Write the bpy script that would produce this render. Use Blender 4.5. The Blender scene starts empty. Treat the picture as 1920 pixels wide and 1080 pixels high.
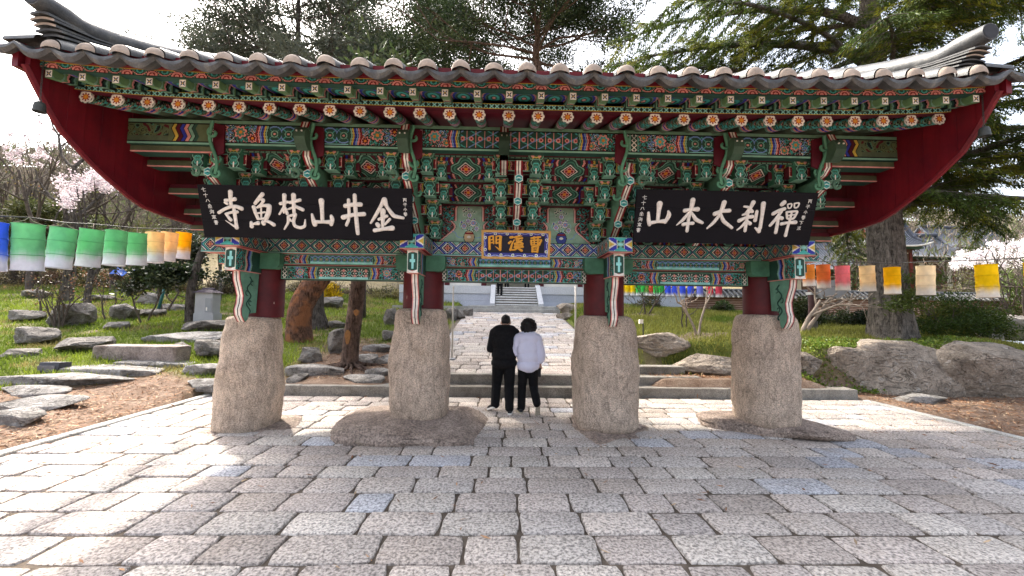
import bpy, bmesh, math, random
import numpy as np
from mathutils import Vector, Matrix
rad = math.radians
S = bpy.context.scene
COL = S.collection
rng = np.random.default_rng(7)
random.seed(7)

# ------------------------------------------------------------------ camera, sky, sun, exposure
FPX = 760.0
PITCH, YAW, ROLL = rad(3.4), rad(1.4), rad(0.76)
CAMP = np.array([0.0, 0.0, 1.75])
fw = np.array([math.sin(YAW) * math.cos(PITCH), math.cos(YAW) * math.cos(PITCH), math.sin(PITCH)])
rt = np.array([math.cos(YAW), -math.sin(YAW), 0.0])
up = np.cross(rt, fw)
R_ = math.cos(ROLL) * rt + math.sin(ROLL) * up
U_ = -math.sin(ROLL) * rt + math.cos(ROLL) * up
cd = bpy.data.cameras.new("camera")
cam = bpy.data.objects.new("camera", cd)
COL.objects.link(cam)
cd.sensor_width = 36.0
cd.lens = 36.0 * FPX / 1920.0
cd.clip_start = 0.05
cd.clip_end = 3000.0
m = Matrix(((R_[0], U_[0], -fw[0], CAMP[0]), (R_[1], U_[1], -fw[1], CAMP[1]), (R_[2], U_[2], -fw[2], CAMP[2]), (0, 0, 0, 1)))
cam.matrix_world = m
S.camera = cam

SUN_DIR = Vector((-2.3, 2.75, 4.1)).normalized()      # towards the sun: behind the gate, to the left
SUN_EL = math.asin(SUN_DIR.z)
w = bpy.data.worlds.new("World")
S.world = w
w.use_nodes = True
nt = w.node_tree
nt.nodes.clear()
wo = nt.nodes.new("ShaderNodeOutputWorld")
bg = nt.nodes.new("ShaderNodeBackground")
sk = nt.nodes.new("ShaderNodeTexSky")
sk.sky_type = 'NISHITA'
sk.sun_disc = False
sk.sun_elevation = SUN_EL
sk.sun_rotation = math.atan2(SUN_DIR.x, SUN_DIR.y)
sk.altitude = 100
sk.air_density = 1.0
sk.dust_density = 7.0
sk.ozone_density = 1.0
bg.inputs[1].default_value = 0.15
hs = nt.nodes.new('ShaderNodeHueSaturation'); hs.inputs['Saturation'].default_value = .55; nt.links.new(sk.outputs[0], hs.inputs['Color']); nt.links.new(hs.outputs[0], bg.inputs[0])
nt.links.new(bg.outputs[0], wo.inputs[0])
sl = bpy.data.lights.new("sun", 'SUN')
sl.energy = 1.75
sl.angle = rad(2.0)
sl.color = (1.0, 0.93, 0.82)
so = bpy.data.objects.new("sun", sl)
COL.objects.link(so)
so.rotation_euler = SUN_DIR.to_track_quat('Z', 'Y').to_euler()
so.location = (-20, 24, 40)
S.view_settings.view_transform = 'Standard'
S.view_settings.look = 'None'
S.view_settings.exposure = 2.25
S.view_settings.gamma = 1.0
S.render.engine = 'CYCLES'
S.cycles.use_denoising = True
S.cycles.max_bounces = 6
S.cycles.diffuse_bounces = 4
S.cycles.transparent_max_bounces = 8

# ------------------------------------------------------------------ helpers
def ray(px, py):
    return fw + R_ * (px - 960) / FPX + U_ * (540 - py) / FPX
def atY(px, py, Y):
    d = ray(px, py); return CAMP + d * (Y - CAMP[1]) / d[1]
def lin(r, g, b):
    c = np.array([r, g, b], float) / 255.0
    return np.where(c <= 0.04045, c / 12.92, ((c + 0.055) / 1.055) ** 2.4)
def sstep(a, b, x):
    t = np.clip((np.asarray(x, float) - a) / (b - a), 0, 1); return t * t * (3 - 2 * t)
def _h(ix, iy, iz, s):
    n = (ix * 73856093) ^ (iy * 19349663) ^ (iz * 83492791) ^ (s * 2654435)
    n = (n ^ (n >> 13)) * 1274126177 & 0x7fffffff
    return ((n ^ (n >> 16)) & 0xffff) / 65535.0
def vnoise(x, y, z=0.0, s=0):
    x, y, z = np.broadcast_arrays(np.asarray(x, float), np.asarray(y, float), np.asarray(z, float))
    ix, iy, iz = np.floor(x).astype(np.int64), np.floor(y).astype(np.int64), np.floor(z).astype(np.int64)
    fx, fy, fz = x - ix, y - iy, z - iz
    fx, fy, fz = fx * fx * (3 - 2 * fx), fy * fy * (3 - 2 * fy), fz * fz * (3 - 2 * fz)
    r = 0
    for a in (0, 1):
        for b in (0, 1):
            for c in (0, 1):
                r = r + _h(ix + a, iy + b, iz + c, s) * (fx if a else 1 - fx) * (fy if b else 1 - fy) * (fz if c else 1 - fz)
    return r
def fbm(x, y, z=0.0, s=0, o=4):
    r, a, t = 0, 1.0, 0
    for k in range(o):
        r = r + a * vnoise(np.asarray(x) * 2 ** k, np.asarray(y) * 2 ** k, np.asarray(z) * 2 ** k, s + k); t += a; a *= .5
    return r / t

class MB:
    """collects faces with one colour and one material slot each; build() links them as one mesh object"""
    def __init__(self):
        self.v, self.f, self.c, self.m, self.n = [], [], [], [], 0
    def add(self, V, F, C=(.5, .5, .5), mi=0):
        V = np.asarray(V, float).reshape(-1, 3)
        F = [np.asarray(f, np.int64) + self.n for f in F] if not isinstance(F, np.ndarray) else F + self.n
        k = len(F)
        C = np.asarray(C, float)
        if C.ndim == 1: C = np.tile(C, (k, 1))
        self.v.append(V); self.f.append(F); self.c.append(C.reshape(k, 3)); self.m.append(np.full(k, mi)); self.n += len(V)
        return self
    def grid(self, P, C, mi=0, flip=False):
        nu, nv = P.shape[0], P.shape[1]
        i = np.arange(nu * nv).reshape(nu, nv)
        F = np.stack([i[:-1, :-1], i[1:, :-1], i[1:, 1:], i[:-1, 1:]], -1).reshape(-1, 4)
        if flip: F = F[:, ::-1]
        C = np.asarray(C, float)
        if C.ndim == 3: C = C.reshape(-1, 3)
        return self.add(P.reshape(-1, 3), np.ascontiguousarray(F), C, mi)
    def panel(self, o, u, v, W, H, fn, cell=0.008, mi=0, flip=False):
        """a painted rectangle: fn(U, V) in metres gives the colour of each cell"""
        o, u, v = np.asarray(o, float), np.asarray(u, float), np.asarray(v, float)
        nu, nv = max(2, int(round(W / cell))), max(2, int(round(H / cell)))
        a, b = np.linspace(0, W, nu + 1), np.linspace(0, H, nv + 1)
        P = o + a[:, None, None] * u + b[None, :, None] * v
        A, B = np.meshgrid((a[:-1] + a[1:]) / 2, (b[:-1] + b[1:]) / 2, indexing='ij')
        return self.grid(P, fn(A, B), mi, flip)
    def box(self, x0, x1, y0, y1, z0, z1, C=(.5, .5, .5), mi=0, skip=''):
        V = [(x, y, z) for z in (z0, z1) for y in (y0, y1) for x in (x0, x1)]
        A = {'b': (0, 2, 3, 1), 't': (4, 5, 7, 6), 'f': (0, 1, 5, 4), 'k': (2, 6, 7, 3), 'l': (0, 4, 6, 2), 'r': (1, 3, 7, 5)}
        return self.add(V, [A[k] for k in A if k not in skip], C, mi)
    def prism(self, poly, lo, hi, axis='x', C=(.5, .5, .5), mi=0, capC=None):
        """poly: list of 2-D points, extruded along an axis ('x': poly is (y,z); 'y': (x,z); 'z': (x,y))"""
        n = len(poly)
        def P(a, t): return (t, a[0], a[1]) if axis == 'x' else (a[0], t, a[1]) if axis == 'y' else (a[0], a[1], t)
        V = [P(p, lo) for p in poly] + [P(p, hi) for p in poly]
        F = [tuple(range(n))[::-1], tuple(range(n, 2 * n))] + [(i, (i + 1) % n, n + (i + 1) % n, n + i) for i in range(n)]
        C = np.asarray(C, float)
        CC = np.tile(C, (n + 2, 1)) if C.ndim == 1 else C
        if capC is not None: CC = CC.copy(); CC[:2] = capC
        return self.add(V, F, CC, mi)
    def tube(self, pts, r, n=8, C=(.5, .5, .5), mi=0, cap=True, squash=None):
        pts = np.asarray(pts, float); k = len(pts)
        r = np.broadcast_to(np.asarray(r, float), (k,))
        T = np.gradient(pts, axis=0); T /= np.linalg.norm(T, axis=1)[:, None] + 1e-9
        ref = np.array([0, 0, 1.0]) if abs(T[0][2]) < .9 else np.array([1.0, 0, 0])
        a = np.linspace(0, 2 * np.pi, n, endpoint=False)
        rings, X = [], np.cross(T[0], ref); X /= np.linalg.norm(X)
        for i in range(k):
            X = X - T[i] * (X @ T[i]); X /= np.linalg.norm(X) + 1e-9
            Y = np.cross(T[i], X)
            rings.append(pts[i] + r[i] * (np.cos(a)[:, None] * X + np.sin(a)[:, None] * Y * (squash or 1)))
        V = np.concatenate(rings)
        i = np.arange(k * n).reshape(k, n); j = np.roll(i, -1, 1)
        F = [tuple(q) for q in np.stack([i[:-1], j[:-1], j[1:], i[1:]], -1).reshape(-1, 4)]
        if cap: F += [tuple(range(n))[::-1], tuple(range((k - 1) * n, k * n))]
        return self.add(V, F, C, mi)
    def lathe(self, prof, cx=0, cy=0, n=24, C=(.5, .5, .5), mi=0, cap=True):
        k = len(prof); a = np.linspace(0, 2 * np.pi, n, endpoint=False)
        V = np.concatenate([np.stack([cx + r * np.cos(a), cy + r * np.sin(a), np.full(n, z)], 1) for r, z in prof])
        i = np.arange(k * n).reshape(k, n); j = np.roll(i, -1, 1)
        F = [tuple(q) for q in np.stack([i[:-1], j[:-1], j[1:], i[1:]], -1).reshape(-1, 4)]
        if cap: F += [tuple(range(n))[::-1], tuple(range((k - 1) * n, k * n))]
        CC = np.asarray(C, float)
        if CC.ndim == 2: CC = np.concatenate([np.repeat(CC, n, 0), CC[:1], CC[-1:]]) if cap else np.repeat(CC, n, 0)
        return self.add(V, F, CC, mi)
    def quads(self, P, C, mi=0):
        """P: (n,4,3) loose quads"""
        n = len(P)
        return self.add(P.reshape(-1, 3), np.arange(4 * n).reshape(n, 4), C, mi)
    def tris(self, P, C, mi=0):
        n = len(P)
        return self.add(P.reshape(-1, 3), np.arange(3 * n).reshape(n, 3), C, mi)
    def build(self, name, mats, parent=None, smooth=False, loc=None, angle=None):
        me = bpy.data.meshes.new(name)
        V = np.concatenate(self.v)
        lt, li = [], []
        for F in self.f:
            if isinstance(F, np.ndarray):
                lt.append(np.full(len(F), F.shape[1])); li.append(F.reshape(-1))
            else:
                lt.append(np.array([len(x) for x in F])); li.append(np.concatenate(F))
        lt, li = np.concatenate(lt), np.concatenate(li)
        me.vertices.add(len(V)); me.vertices.foreach_set('co', V.astype(np.float32).ravel())
        me.loops.add(len(li)); me.loops.foreach_set('vertex_index', li.astype(np.int32))
        me.polygons.add(len(lt))
        st = np.concatenate([[0], np.cumsum(lt)[:-1]])
        me.polygons.foreach_set('loop_start', st.astype(np.int32)); me.polygons.foreach_set('loop_total', lt.astype(np.int32))
        me.polygons.foreach_set('material_index', np.concatenate(self.m).astype(np.int32))
        me.update(calc_edges=True)
        ca = me.color_attributes.new('Col', 'FLOAT_COLOR', 'CORNER')
        CC = np.repeat(np.concatenate(self.c), lt, 0)
        ca.data.foreach_set('color', np.concatenate([CC, np.ones((len(CC), 1))], 1).astype(np.float32).ravel())
        for q in (mats if isinstance(mats, (list, tuple)) else [mats]): me.materials.append(q)
        me.polygons.foreach_set('use_smooth', np.full(len(lt), bool(smooth)))
        me.validate()
        if angle is not None: me.set_sharp_from_angle(angle=rad(angle))
        return link(name, me, parent, loc)

def wloc(o):
    p = Vector((0, 0, 0))
    while o is not None: p += Vector(o.location); o = o.parent
    return p
def link(name, me, parent=None, loc=None):
    o = bpy.data.objects.new(name, me)
    COL.objects.link(o)
    if parent is not None:
        o.parent = parent
        o.location = (Vector(loc) if loc is not None else Vector((0, 0, 0))) - wloc(parent)
    elif loc is not None: o.location = loc
    return o
def tag(o, label, cat, group=None, kind=None):
    if label: o['label'] = label
    if cat: o['category'] = cat
    if group: o['group'] = group
    if kind: o['kind'] = kind
    return o
def thing(name, label, cat, loc=(0, 0, 0), group=None):
    o = bpy.data.objects.new(name, None); COL.objects.link(o); o.location = loc
    o.empty_display_size = .2
    return tag(o, label, cat, group)
def struct(o): o['kind'] = 'structure'; return o
def dup(root, loc, rotz=None, label=None, scale=None):
    r = root.copy(); COL.objects.link(r); r.location = loc
    if rotz is not None: r.rotation_euler = (0, 0, rotz)
    if scale is not None: r.scale = scale if hasattr(scale, '__len__') else (scale,) * 3
    if label: r['label'] = label
    for ch in list(root.children):
        c = ch.copy(); COL.objects.link(c); c.parent = r
        for g in list(ch.children):
            d = g.copy(); COL.objects.link(d); d.parent = c
    return r

# ------------------------------------------------------------------ materials
def mat(name, rough=0.7, spec=0.3):
    M = bpy.data.materials.new(name); M.use_nodes = True
    nt = M.node_tree; b = nt.nodes['Principled BSDF']
    b.inputs['Roughness'].default_value = rough
    b.inputs['Specular IOR Level'].default_value = spec
    return M, nt, b
def N(nt, t, **k):
    n = nt.nodes.new(t)
    for a, v in k.items():
        if a.startswith('i_'): n.inputs[int(a[2:]) if a[2:].isdigit() else a[2:].replace('_', ' ')].default_value = v
        else: setattr(n, a, v)
    return n
def L(nt, a, b): nt.links.new(a, b)
def noise(nt, scale, detail=4, rough=.6, co=None, dist=0):
    n = N(nt, 'ShaderNodeTexNoise'); n.inputs['Scale'].default_value = scale; n.inputs['Detail'].default_value = detail
    n.inputs['Roughness'].default_value = rough; n.inputs['Distortion'].default_value = dist
    if co is not None: L(nt, co, n.inputs['Vector'])
    return n
def ramp(nt, src, stops, interp='LINEAR'):
    r = N(nt, 'ShaderNodeValToRGB'); r.color_ramp.interpolation = interp
    e = r.color_ramp.elements
    while len(e) < len(stops): e.new(.5)
    for q, (p, c) in zip(e, stops): q.position = p; q.color = (*c, 1) if len(c) == 3 else c
    L(nt, src, r.inputs[0]); return r
def mix(nt, a, b, fac=.5, mode='MIX'):
    x = N(nt, 'ShaderNodeMix', data_type='RGBA', blend_type=mode)
    for s, sock in ((a, x.inputs[6]), (b, x.inputs[7]), (fac, x.inputs[0])):
        if hasattr(s, 'is_output'): L(nt, s, sock)
        elif isinstance(s, (int, float)): sock.default_value = s
        else: sock.default_value = (*s, 1)
    return x.outputs[2]
def bump(nt, b, h, strength=.4, dist=.02):
    n = N(nt, 'ShaderNodeBump'); n.inputs['Strength'].default_value = strength; n.inputs['Distance'].default_value = dist
    L(nt, h, n.inputs['Height']); L(nt, n.outputs[0], b.inputs['Normal']); return n
def texco(nt, out='Object'): return N(nt, 'ShaderNodeTexCoord').outputs[out]
def geopos(nt): return N(nt, 'ShaderNodeNewGeometry').outputs['Position']
g3 = lambda v: (v, v, v)

def attr_mat(name, rough=.65, spec=.25, wear=.25, nscale=9, bumpy=0.0, trans=0.0, bscale=60, gain=1.0):
    """colour from the mesh's own paint, weathered by noise"""
    M, nt, b = mat(name, rough, spec)
    at = N(nt, 'ShaderNodeAttribute', attribute_name='Col')
    co = geopos(nt)
    n1 = noise(nt, nscale, 5, .65, co)
    f = ramp(nt, n1.outputs[0], [(.3, g3((1 - wear) * gain)), (.7, g3((1 + wear * .35) * gain))])
    c = mix(nt, at.outputs[0], f.outputs[0], 1.0, 'MULTIPLY')
    L(nt, c, b.inputs['Base Color'])
    if bumpy:
        n2 = noise(nt, bscale, 3, .6, co); bump(nt, b, n2.outputs[0], bumpy, .01)
    if trans:
        tr = N(nt, 'ShaderNodeBsdfTranslucent'); L(nt, c, tr.inputs[0])
        ms = N(nt, 'ShaderNodeMixShader'); ms.inputs[0].default_value = trans
        L(nt, b.outputs[0], ms.inputs[1]); L(nt, tr.outputs[0], ms.inputs[2])
        L(nt, ms.outputs[0], nt.nodes['Material Output'].inputs[0])
    return M
def plain_mat(name, c, rough=.6, spec=.3, var=.2, nscale=8, bumpy=.0, bscale=80, metal=0):
    M, nt, b = mat(name, rough, spec)
    co = texco(nt)
    n1 = noise(nt, nscale, 5, .65, co)
    c = np.asarray(c)
    f = ramp(nt, n1.outputs[0], [(.3, tuple(c * (1 - var))), (.7, tuple(c * (1 + var)))])
    L(nt, f.outputs[0], b.inputs['Base Color'])
    b.inputs['Metallic'].default_value = metal
    if bumpy:
        n2 = noise(nt, bscale, 4, .6, co); bump(nt, b, n2.outputs[0], bumpy, .01)
    return M

def granite(name, base, dark, speck=.35, scale=55, bumpd=.5, attr=False, stain=None, big=3.0, bd=.012, chisel=False):
    M, nt, b = mat(name, .85, .2)
    co = geopos(nt)
    big_ = noise(nt, big, 5, .6, co)
    c = ramp(nt, big_.outputs[0], [(.32, dark), (.62, base)]).outputs[0]
    if attr:
        at = N(nt, 'ShaderNodeAttribute', attribute_name='Col')
        c = mix(nt, at.outputs[0], c, .45)
    if stain:
        s = noise(nt, 1.3, 6, .7, co, .6)
        sf = ramp(nt, s.outputs[0], [(.56, (0, 0, 0)), (.72, (1, 1, 1))])
        c = mix(nt, c, stain, mix(nt, (0, 0, 0), sf.outputs[0], .7))
    sp = noise(nt, scale, 2, .7, co)
    f = ramp(nt, sp.outputs[0], [(.36, g3(1 - speck)), (.5, g3(1)), (.66, g3(1 + speck * .8))])
    c = mix(nt, c, f.outputs[0], 1.0, 'MULTIPLY')
    L(nt, c, b.inputs['Base Color'])
    h = N(nt, 'ShaderNodeMath', operation='ADD'); L(nt, sp.outputs[0], h.inputs[0])
    n3 = noise(nt, scale * .25, 4, .6, co); L(nt, n3.outputs[0], h.inputs[1])
    if chisel:
        mp = N(nt, 'ShaderNodeMapping'); mp.inputs['Scale'].default_value = (16, 16, 5); mp.inputs['Rotation'].default_value = (.1, .25, 0); L(nt, co, mp.inputs[0])
        n6 = noise(nt, 1.0, 5, .65, mp.outputs[0], .8)
        c = mix(nt, c, ramp(nt, n6.outputs[0], [(.34, g3(.72)), (.5, g3(1)), (.66, g3(1.18))]).outputs[0], 1.0, 'MULTIPLY')
        n7 = noise(nt, 1.5, 3, .5, co, 1.2); c = mix(nt, c, ramp(nt, n7.outputs[0], [(.492, g3(1)), (.5, g3(.62)), (.508, g3(1))]).outputs[0], 1.0, 'MULTIPLY')
        L(nt, c, b.inputs['Base Color'])
        h2 = N(nt, 'ShaderNodeMath', operation='MULTIPLY_ADD'); L(nt, n6.outputs[0], h2.inputs[0]); h2.inputs[1].default_value = 2.2; L(nt, h.outputs[0], h2.inputs[2]); h = h2
    bump(nt, b, h.outputs[0], bumpd, bd)
    return M

PAINT = attr_mat('painted_wood', .6, .25, .35, 7, gain=.95)
M_PILLAR = granite('pillar_granite', (.64, .505, .395), (.47, .365, .285), .42, 70, 1.0, stain=(.42, .32, .235), big=2.6, bd=.026, chisel=True)
M_PEDESTAL = granite('pedestal_stone', (.44, .345, .285), (.26, .20, .165), .45, 40, 1.0, stain=(.2, .18, .11), bd=.03, chisel=True)
M_PAVE = granite('paving_granite', (.44, .395, .36), (.30, .265, .235), .55, 40, .9, attr=True, big=1.8, bd=.014, stain=(.36, .30, .245))
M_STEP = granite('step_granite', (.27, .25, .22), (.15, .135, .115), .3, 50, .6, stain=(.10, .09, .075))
M_KERB = granite('kerb_granite', (.44, .43, .40), (.30, .29, .27), .3, 60, .5, stain=(.2, .19, .17))
M_WALLST = granite('terrace_granite', (.46, .47, .49), (.36, .37, .40), .15, 20, .3, attr=True)

def rock_mat(name, a, bcol, lich, seed):
    M, nt, b = mat(name, .9, .15)
    co = geopos(nt)
    n1 = noise(nt, 2.2, 8, .68, co, .5)
    c = ramp(nt, n1.outputs[0], [(.3, bcol), (.5, a), (.72, tuple(np.array(a) * 1.45))]).outputs[0]
    n2 = noise(nt, 5.0 + seed, 6, .72, co, .8)
    lf = ramp(nt, n2.outputs[0], [(.55, (0, 0, 0)), (.66, (.75, .75, .75))])
    c = mix(nt, c, lich, lf.outputs[0])
    L(nt, c, b.inputs['Base Color'])
    n4 = noise(nt, 9, 9, .72, co, .4)
    mp = N(nt, 'ShaderNodeMapping'); mp.inputs['Scale'].default_value = (1.1, 1.1, 2.6); mp.inputs['Rotation'].default_value = (.3, .2, .4); L(nt, co, mp.inputs[0])
    wv = noise(nt, 1.7, 3, .55, mp.outputs[0], 1.5)
    ck = ramp(nt, wv.outputs[0], [(.485, g3(1)), (.5, g3(.5)), (.515, g3(1))]).outputs[0]
    c = mix(nt, c, ck, .75, 'MULTIPLY'); n5 = noise(nt, 30, 5, .7, co); c = mix(nt, c, ramp(nt, n5.outputs[0], [(.35, g3(.72)), (.65, g3(1.22))]).outputs[0], 1.0, 'MULTIPLY'); L(nt, c, b.inputs['Base Color'])
    hh = N(nt, 'ShaderNodeMath', operation='ADD'); L(nt, n4.outputs[0], hh.inputs[0]); L(nt, ck, hh.inputs[1])
    bump(nt, b, hh.outputs[0], 1.0, .08)
    return M
M_ROCK = rock_mat('grey_rock', (.20, .18, .16), (.075, .065, .055), (.40, .39, .36), 0)
M_ROCK2 = rock_mat('brown_rock', (.33, .275, .22), (.15, .12, .095), (.48, .44, .39), 1)
M_SLAB = rock_mat('slab_rock', (.30, .28, .26), (.10, .09, .08), (.50, .49, .47), 2)

# ------------------------------------------------------------------ dancheong paint: colours and patterns
K = lin(18, 20, 22); GD = lin(40, 76, 64); G = lin(72, 128, 104); GL = lin(128, 174, 150); TE = lin(72, 170, 162)
TL = lin(150, 218, 212); WH = lin(232, 226, 214); PK = lin(222, 150, 140); RD = lin(134, 28, 34); MR = lin(86, 18, 32)
OR = lin(222, 140, 46); YE = lin(206, 176, 74); BL = lin(48, 56, 160); LB = lin(120, 150, 205); DB = lin(20, 26, 70)
OL = lin(96, 108, 70)
def canvas(u, c): return np.broadcast_to(np.asarray(c, float), u.shape + (3,)).copy()
def tri(x): return 2 * np.abs(x - np.floor(x + .5))          # triangle wave 0..1
def put(a, mask, c): a[mask] = c
def flower(a, u, v, cu, cv, r, petals=4, fill=OR, edge=PK, core=RD, rot=0.0, out=K):
    du, dv = u - cu, v - cv
    d = np.hypot(du, dv); th = np.arctan2(dv, du) + rot
    q = .62 + .38 * np.abs(np.cos(th * petals / 2))
    put(a, d < r * q * 1.12, out); put(a, d < r * q, edge); put(a, d < r * q * .72, fill); put(a, d < r * .25, core)
def p_lozenge(H, p, dark=GD, alt=BL, line=TE):
    """the plate beam: lozenges with a four petalled flower, crossed bands between"""
    def f(u, v):
        h = H / 2; x = (np.mod(u, p) - p / 2) / h; y = (v - h) / h
        a = canvas(u, dark); d = np.abs(x) * .85 + np.abs(y) * .9
        put(a, d > .80, K); put(a, (d > .88) & (d < 1.0), line); put(a, (d > 1.08) & (d < 1.2), alt)
        put(a, (d > 1.26) & (d < 1.36), WH); put(a, d > 1.5, GL)
        put(a, (d > .64) & (d < .74), WH); put(a, d < .64, K)
        for cx, cy in ((.24, 0), (-.24, 0), (0, .26), (0, -.26)):
            e = np.hypot(x - cx, y - cy); put(a, e < .19, PK); put(a, e < .11, RD)
        put(a, np.hypot(x, y) < .16, OR); put(a, np.hypot(x, y) < .07, K)
        put(a, np.abs(y) > .9, GL); put(a, np.abs(y) > .95, K)
        return a
    return f
def p_xband(H):
    def f(u, v):
        p = H * 1.05; x = (np.mod(u, p) - p / 2) / (H / 2); y = (v - H / 2) / (H / 2)
        a = canvas(u, GD); put(a, np.abs(np.abs(x) - np.abs(y)) < .22, TL); put(a, np.abs(np.abs(x) - 1) < .14, K)
        put(a, np.abs(y) > .74, YE); put(a, np.abs(y) > .9, K)
        return a
    return f
def scroll(a, u, v, mask, k=1.0, pal=(TE, GL, WH), s=0.0):
    """curling leaf scrolls"""
    q = np.sin(34 * k * u + 2.6 * np.sin(31 * k * v + s)) + np.sin(38 * k * v + 2.4 * np.sin(29 * k * u + 1.7 * s))
    put(a, mask & (np.abs(q) < .42), K)
    put(a, mask & (np.abs(q) < .26), pal[0])
    put(a, mask & (q > 1.15), pal[1]); put(a, mask & (q > 1.45), K)
    put(a, mask & (q < -1.2), pal[2]); put(a, mask & (q < -1.5), MR)
def stripes(a, u, v, u0, w, cols, mask=True, amp=.03, k=9.0, sgn=1):
    s = (sgn * (u - u0) - amp * tri(v * k)) / w
    i = np.floor(s).astype(int)
    for j, c in enumerate(cols):
        mm = mask & (i == j)
        put(a, mm, c); put(a, mm & (s - i < .22), K)
def p_beam(L_, H, kind=0, lot=True):
    """tie beam: flower-and-leaf ends, curved bands, a lattice field in the middle"""
    cl = .2 * L_ if kind != 2 else .26 * L_
    def f(u, v):
        x = u - L_ / 2; ax = np.abs(x); y = v - H / 2
        a = canvas(u, GD)
        end = L_ / 2 - ax
        m_s = (ax > cl + .13) & (end > .10)
        scroll(a, ax * 1.0, v, m_s, 1.75, (TE, G, PK), kind); scroll(a, ax + .3, v, m_s & (np.sin(ax * 21) > .3), 1.5, (LB, GL, WH), kind + 2)
        if lot:
            cxx = (cl + .13 + L_ / 2 - .1) / 2
            for ox, oy, rr in ((cxx - .02, .05 * H, .27 * H), (cxx + .19, .2 * H, .2 * H), (cxx - .17, -.2 * H, .2 * H)):
                if cl + .18 < ox < L_ / 2 - .12:
                    flower(a, ax, v, ox, H / 2 + oy, rr, 7, [G, MR, TE][int(abs(ox) * 50) % 3], PK, OR, 1.57)
        stripes(a, ax, v, cl + .0, .024, [GL, YE, BL, LB, PK, RD], (ax > cl - .03) & (ax < cl + .2), .03, 1 / H)
        mid = ax < cl
        put(a, mid, [GD, MR, GD][kind % 3])
        if kind == 0:      # hexagon chain
            p = H * .55; xx = np.mod(x, p) - p / 2; r = np.hypot(xx, y)
            put(a, mid & (np.abs(np.abs(xx) - np.abs(y)) < .006), TE); put(a, mid & (np.abs(r - .3 * H) < .007), LB)
            put(a, mid & (r < .15 * H), GL); put(a, mid & (r < .11 * H), GD); put(a, mid & (r < .05 * H), PK)
        elif kind == 1:    # stars on dark
            p = .17; xx = np.mod(x, p) - p / 2; yy = y; r = np.hypot(xx, yy); th = np.arctan2(yy, xx)
            put(a, mid, GD); put(a, mid & (r < .075) & (np.abs(np.sin(th * 5)) < .35), WH); put(a, mid & (r < .03), TE); put(a, mid & (r < .015), RD)
            x2 = np.mod(x + p / 2, p) - p / 2; r2 = np.hypot(x2, np.abs(yy) - .04); put(a, mid & (r2 < .022), PK)
        else:              # y-lattice
            p = .11; k = 2 * np.pi / p
            q1 = np.abs(np.sin(k * x / 2)); q2 = np.abs(np.sin(k * (x * .5 + y * .866) / 2)); q3 = np.abs(np.sin(k * (x * .5 - y * .866) / 2))
            put(a, mid & (q2 < .17), TE); put(a, mid & (q3 < .17), LB); put(a, mid & (q1 < .13), PK)
            xx = np.mod(x, p) - p / 2; put(a, mid & (np.hypot(xx, y) < .028), PK); put(a, mid & (np.hypot(xx, y) < .014), RD)
        put(a, (end < .10), GD)
        xx = np.mod(v, .06) - .03
        put(a, (end < .085) & (end > .02) & (np.abs(np.abs(end - .052) - np.abs(xx)) < .007), WH)
        put(a, (np.abs(end - .1) < .007), GL); put(a, end < .012, GL)
        put(a, (H / 2 - np.abs(y)) < .016, GL); put(a, (H / 2 - np.abs(y)) < .006, K)
        if kind < 2: put(a, mid & (y < -H / 2 + .05) & (y > -H / 2 + .015), TL)
        return a
    return f
def p_wave(W, H):
    """panel between bracket tiers: zigzag waves either side of a medallion"""
    def f(u, v):
        x = np.abs(u - W / 2); y = v - H / 2
        a = canvas(u, MR)
        s = (x - .22 * H - .035 * tri(v / (H * .55))) / .034; i = np.floor(s).astype(int)
        for j, c in enumerate((GD, PK, MR, BL, RD, YE, GD, PK, BL)):
            put(a, i == j, c); put(a, (i == j) & (s - i < .2), K)
        r = np.hypot(x, y * 1.0) / (H * .5); th = np.arctan2(y, x)
        q = r / (.82 + .14 * np.cos(th * 4))
        put(a, q < 1.12, K); put(a, q < 1.04, GL); put(a, q < .93, GD); put(a, q < .8, G); put(a, q < .7, GD)
        d = (x + np.abs(y)) / (H * .5)
        put(a, d < .56, WH); put(a, d < .46, K)
        for cx, cy in ((.17, 0), (0, .17), (0, -.17)):
            e = np.hypot(x / (H * .5) - cx, y / (H * .5) - cy); put(a, e < .16, PK); put(a, e < .1, RD)
        put(a, np.hypot(x, y) < .06 * H, OR)
        put(a, (H / 2 - np.abs(y)) < .014, GL); put(a, (H / 2 - np.abs(y)) < .006, K)
        return a
    return f
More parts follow.
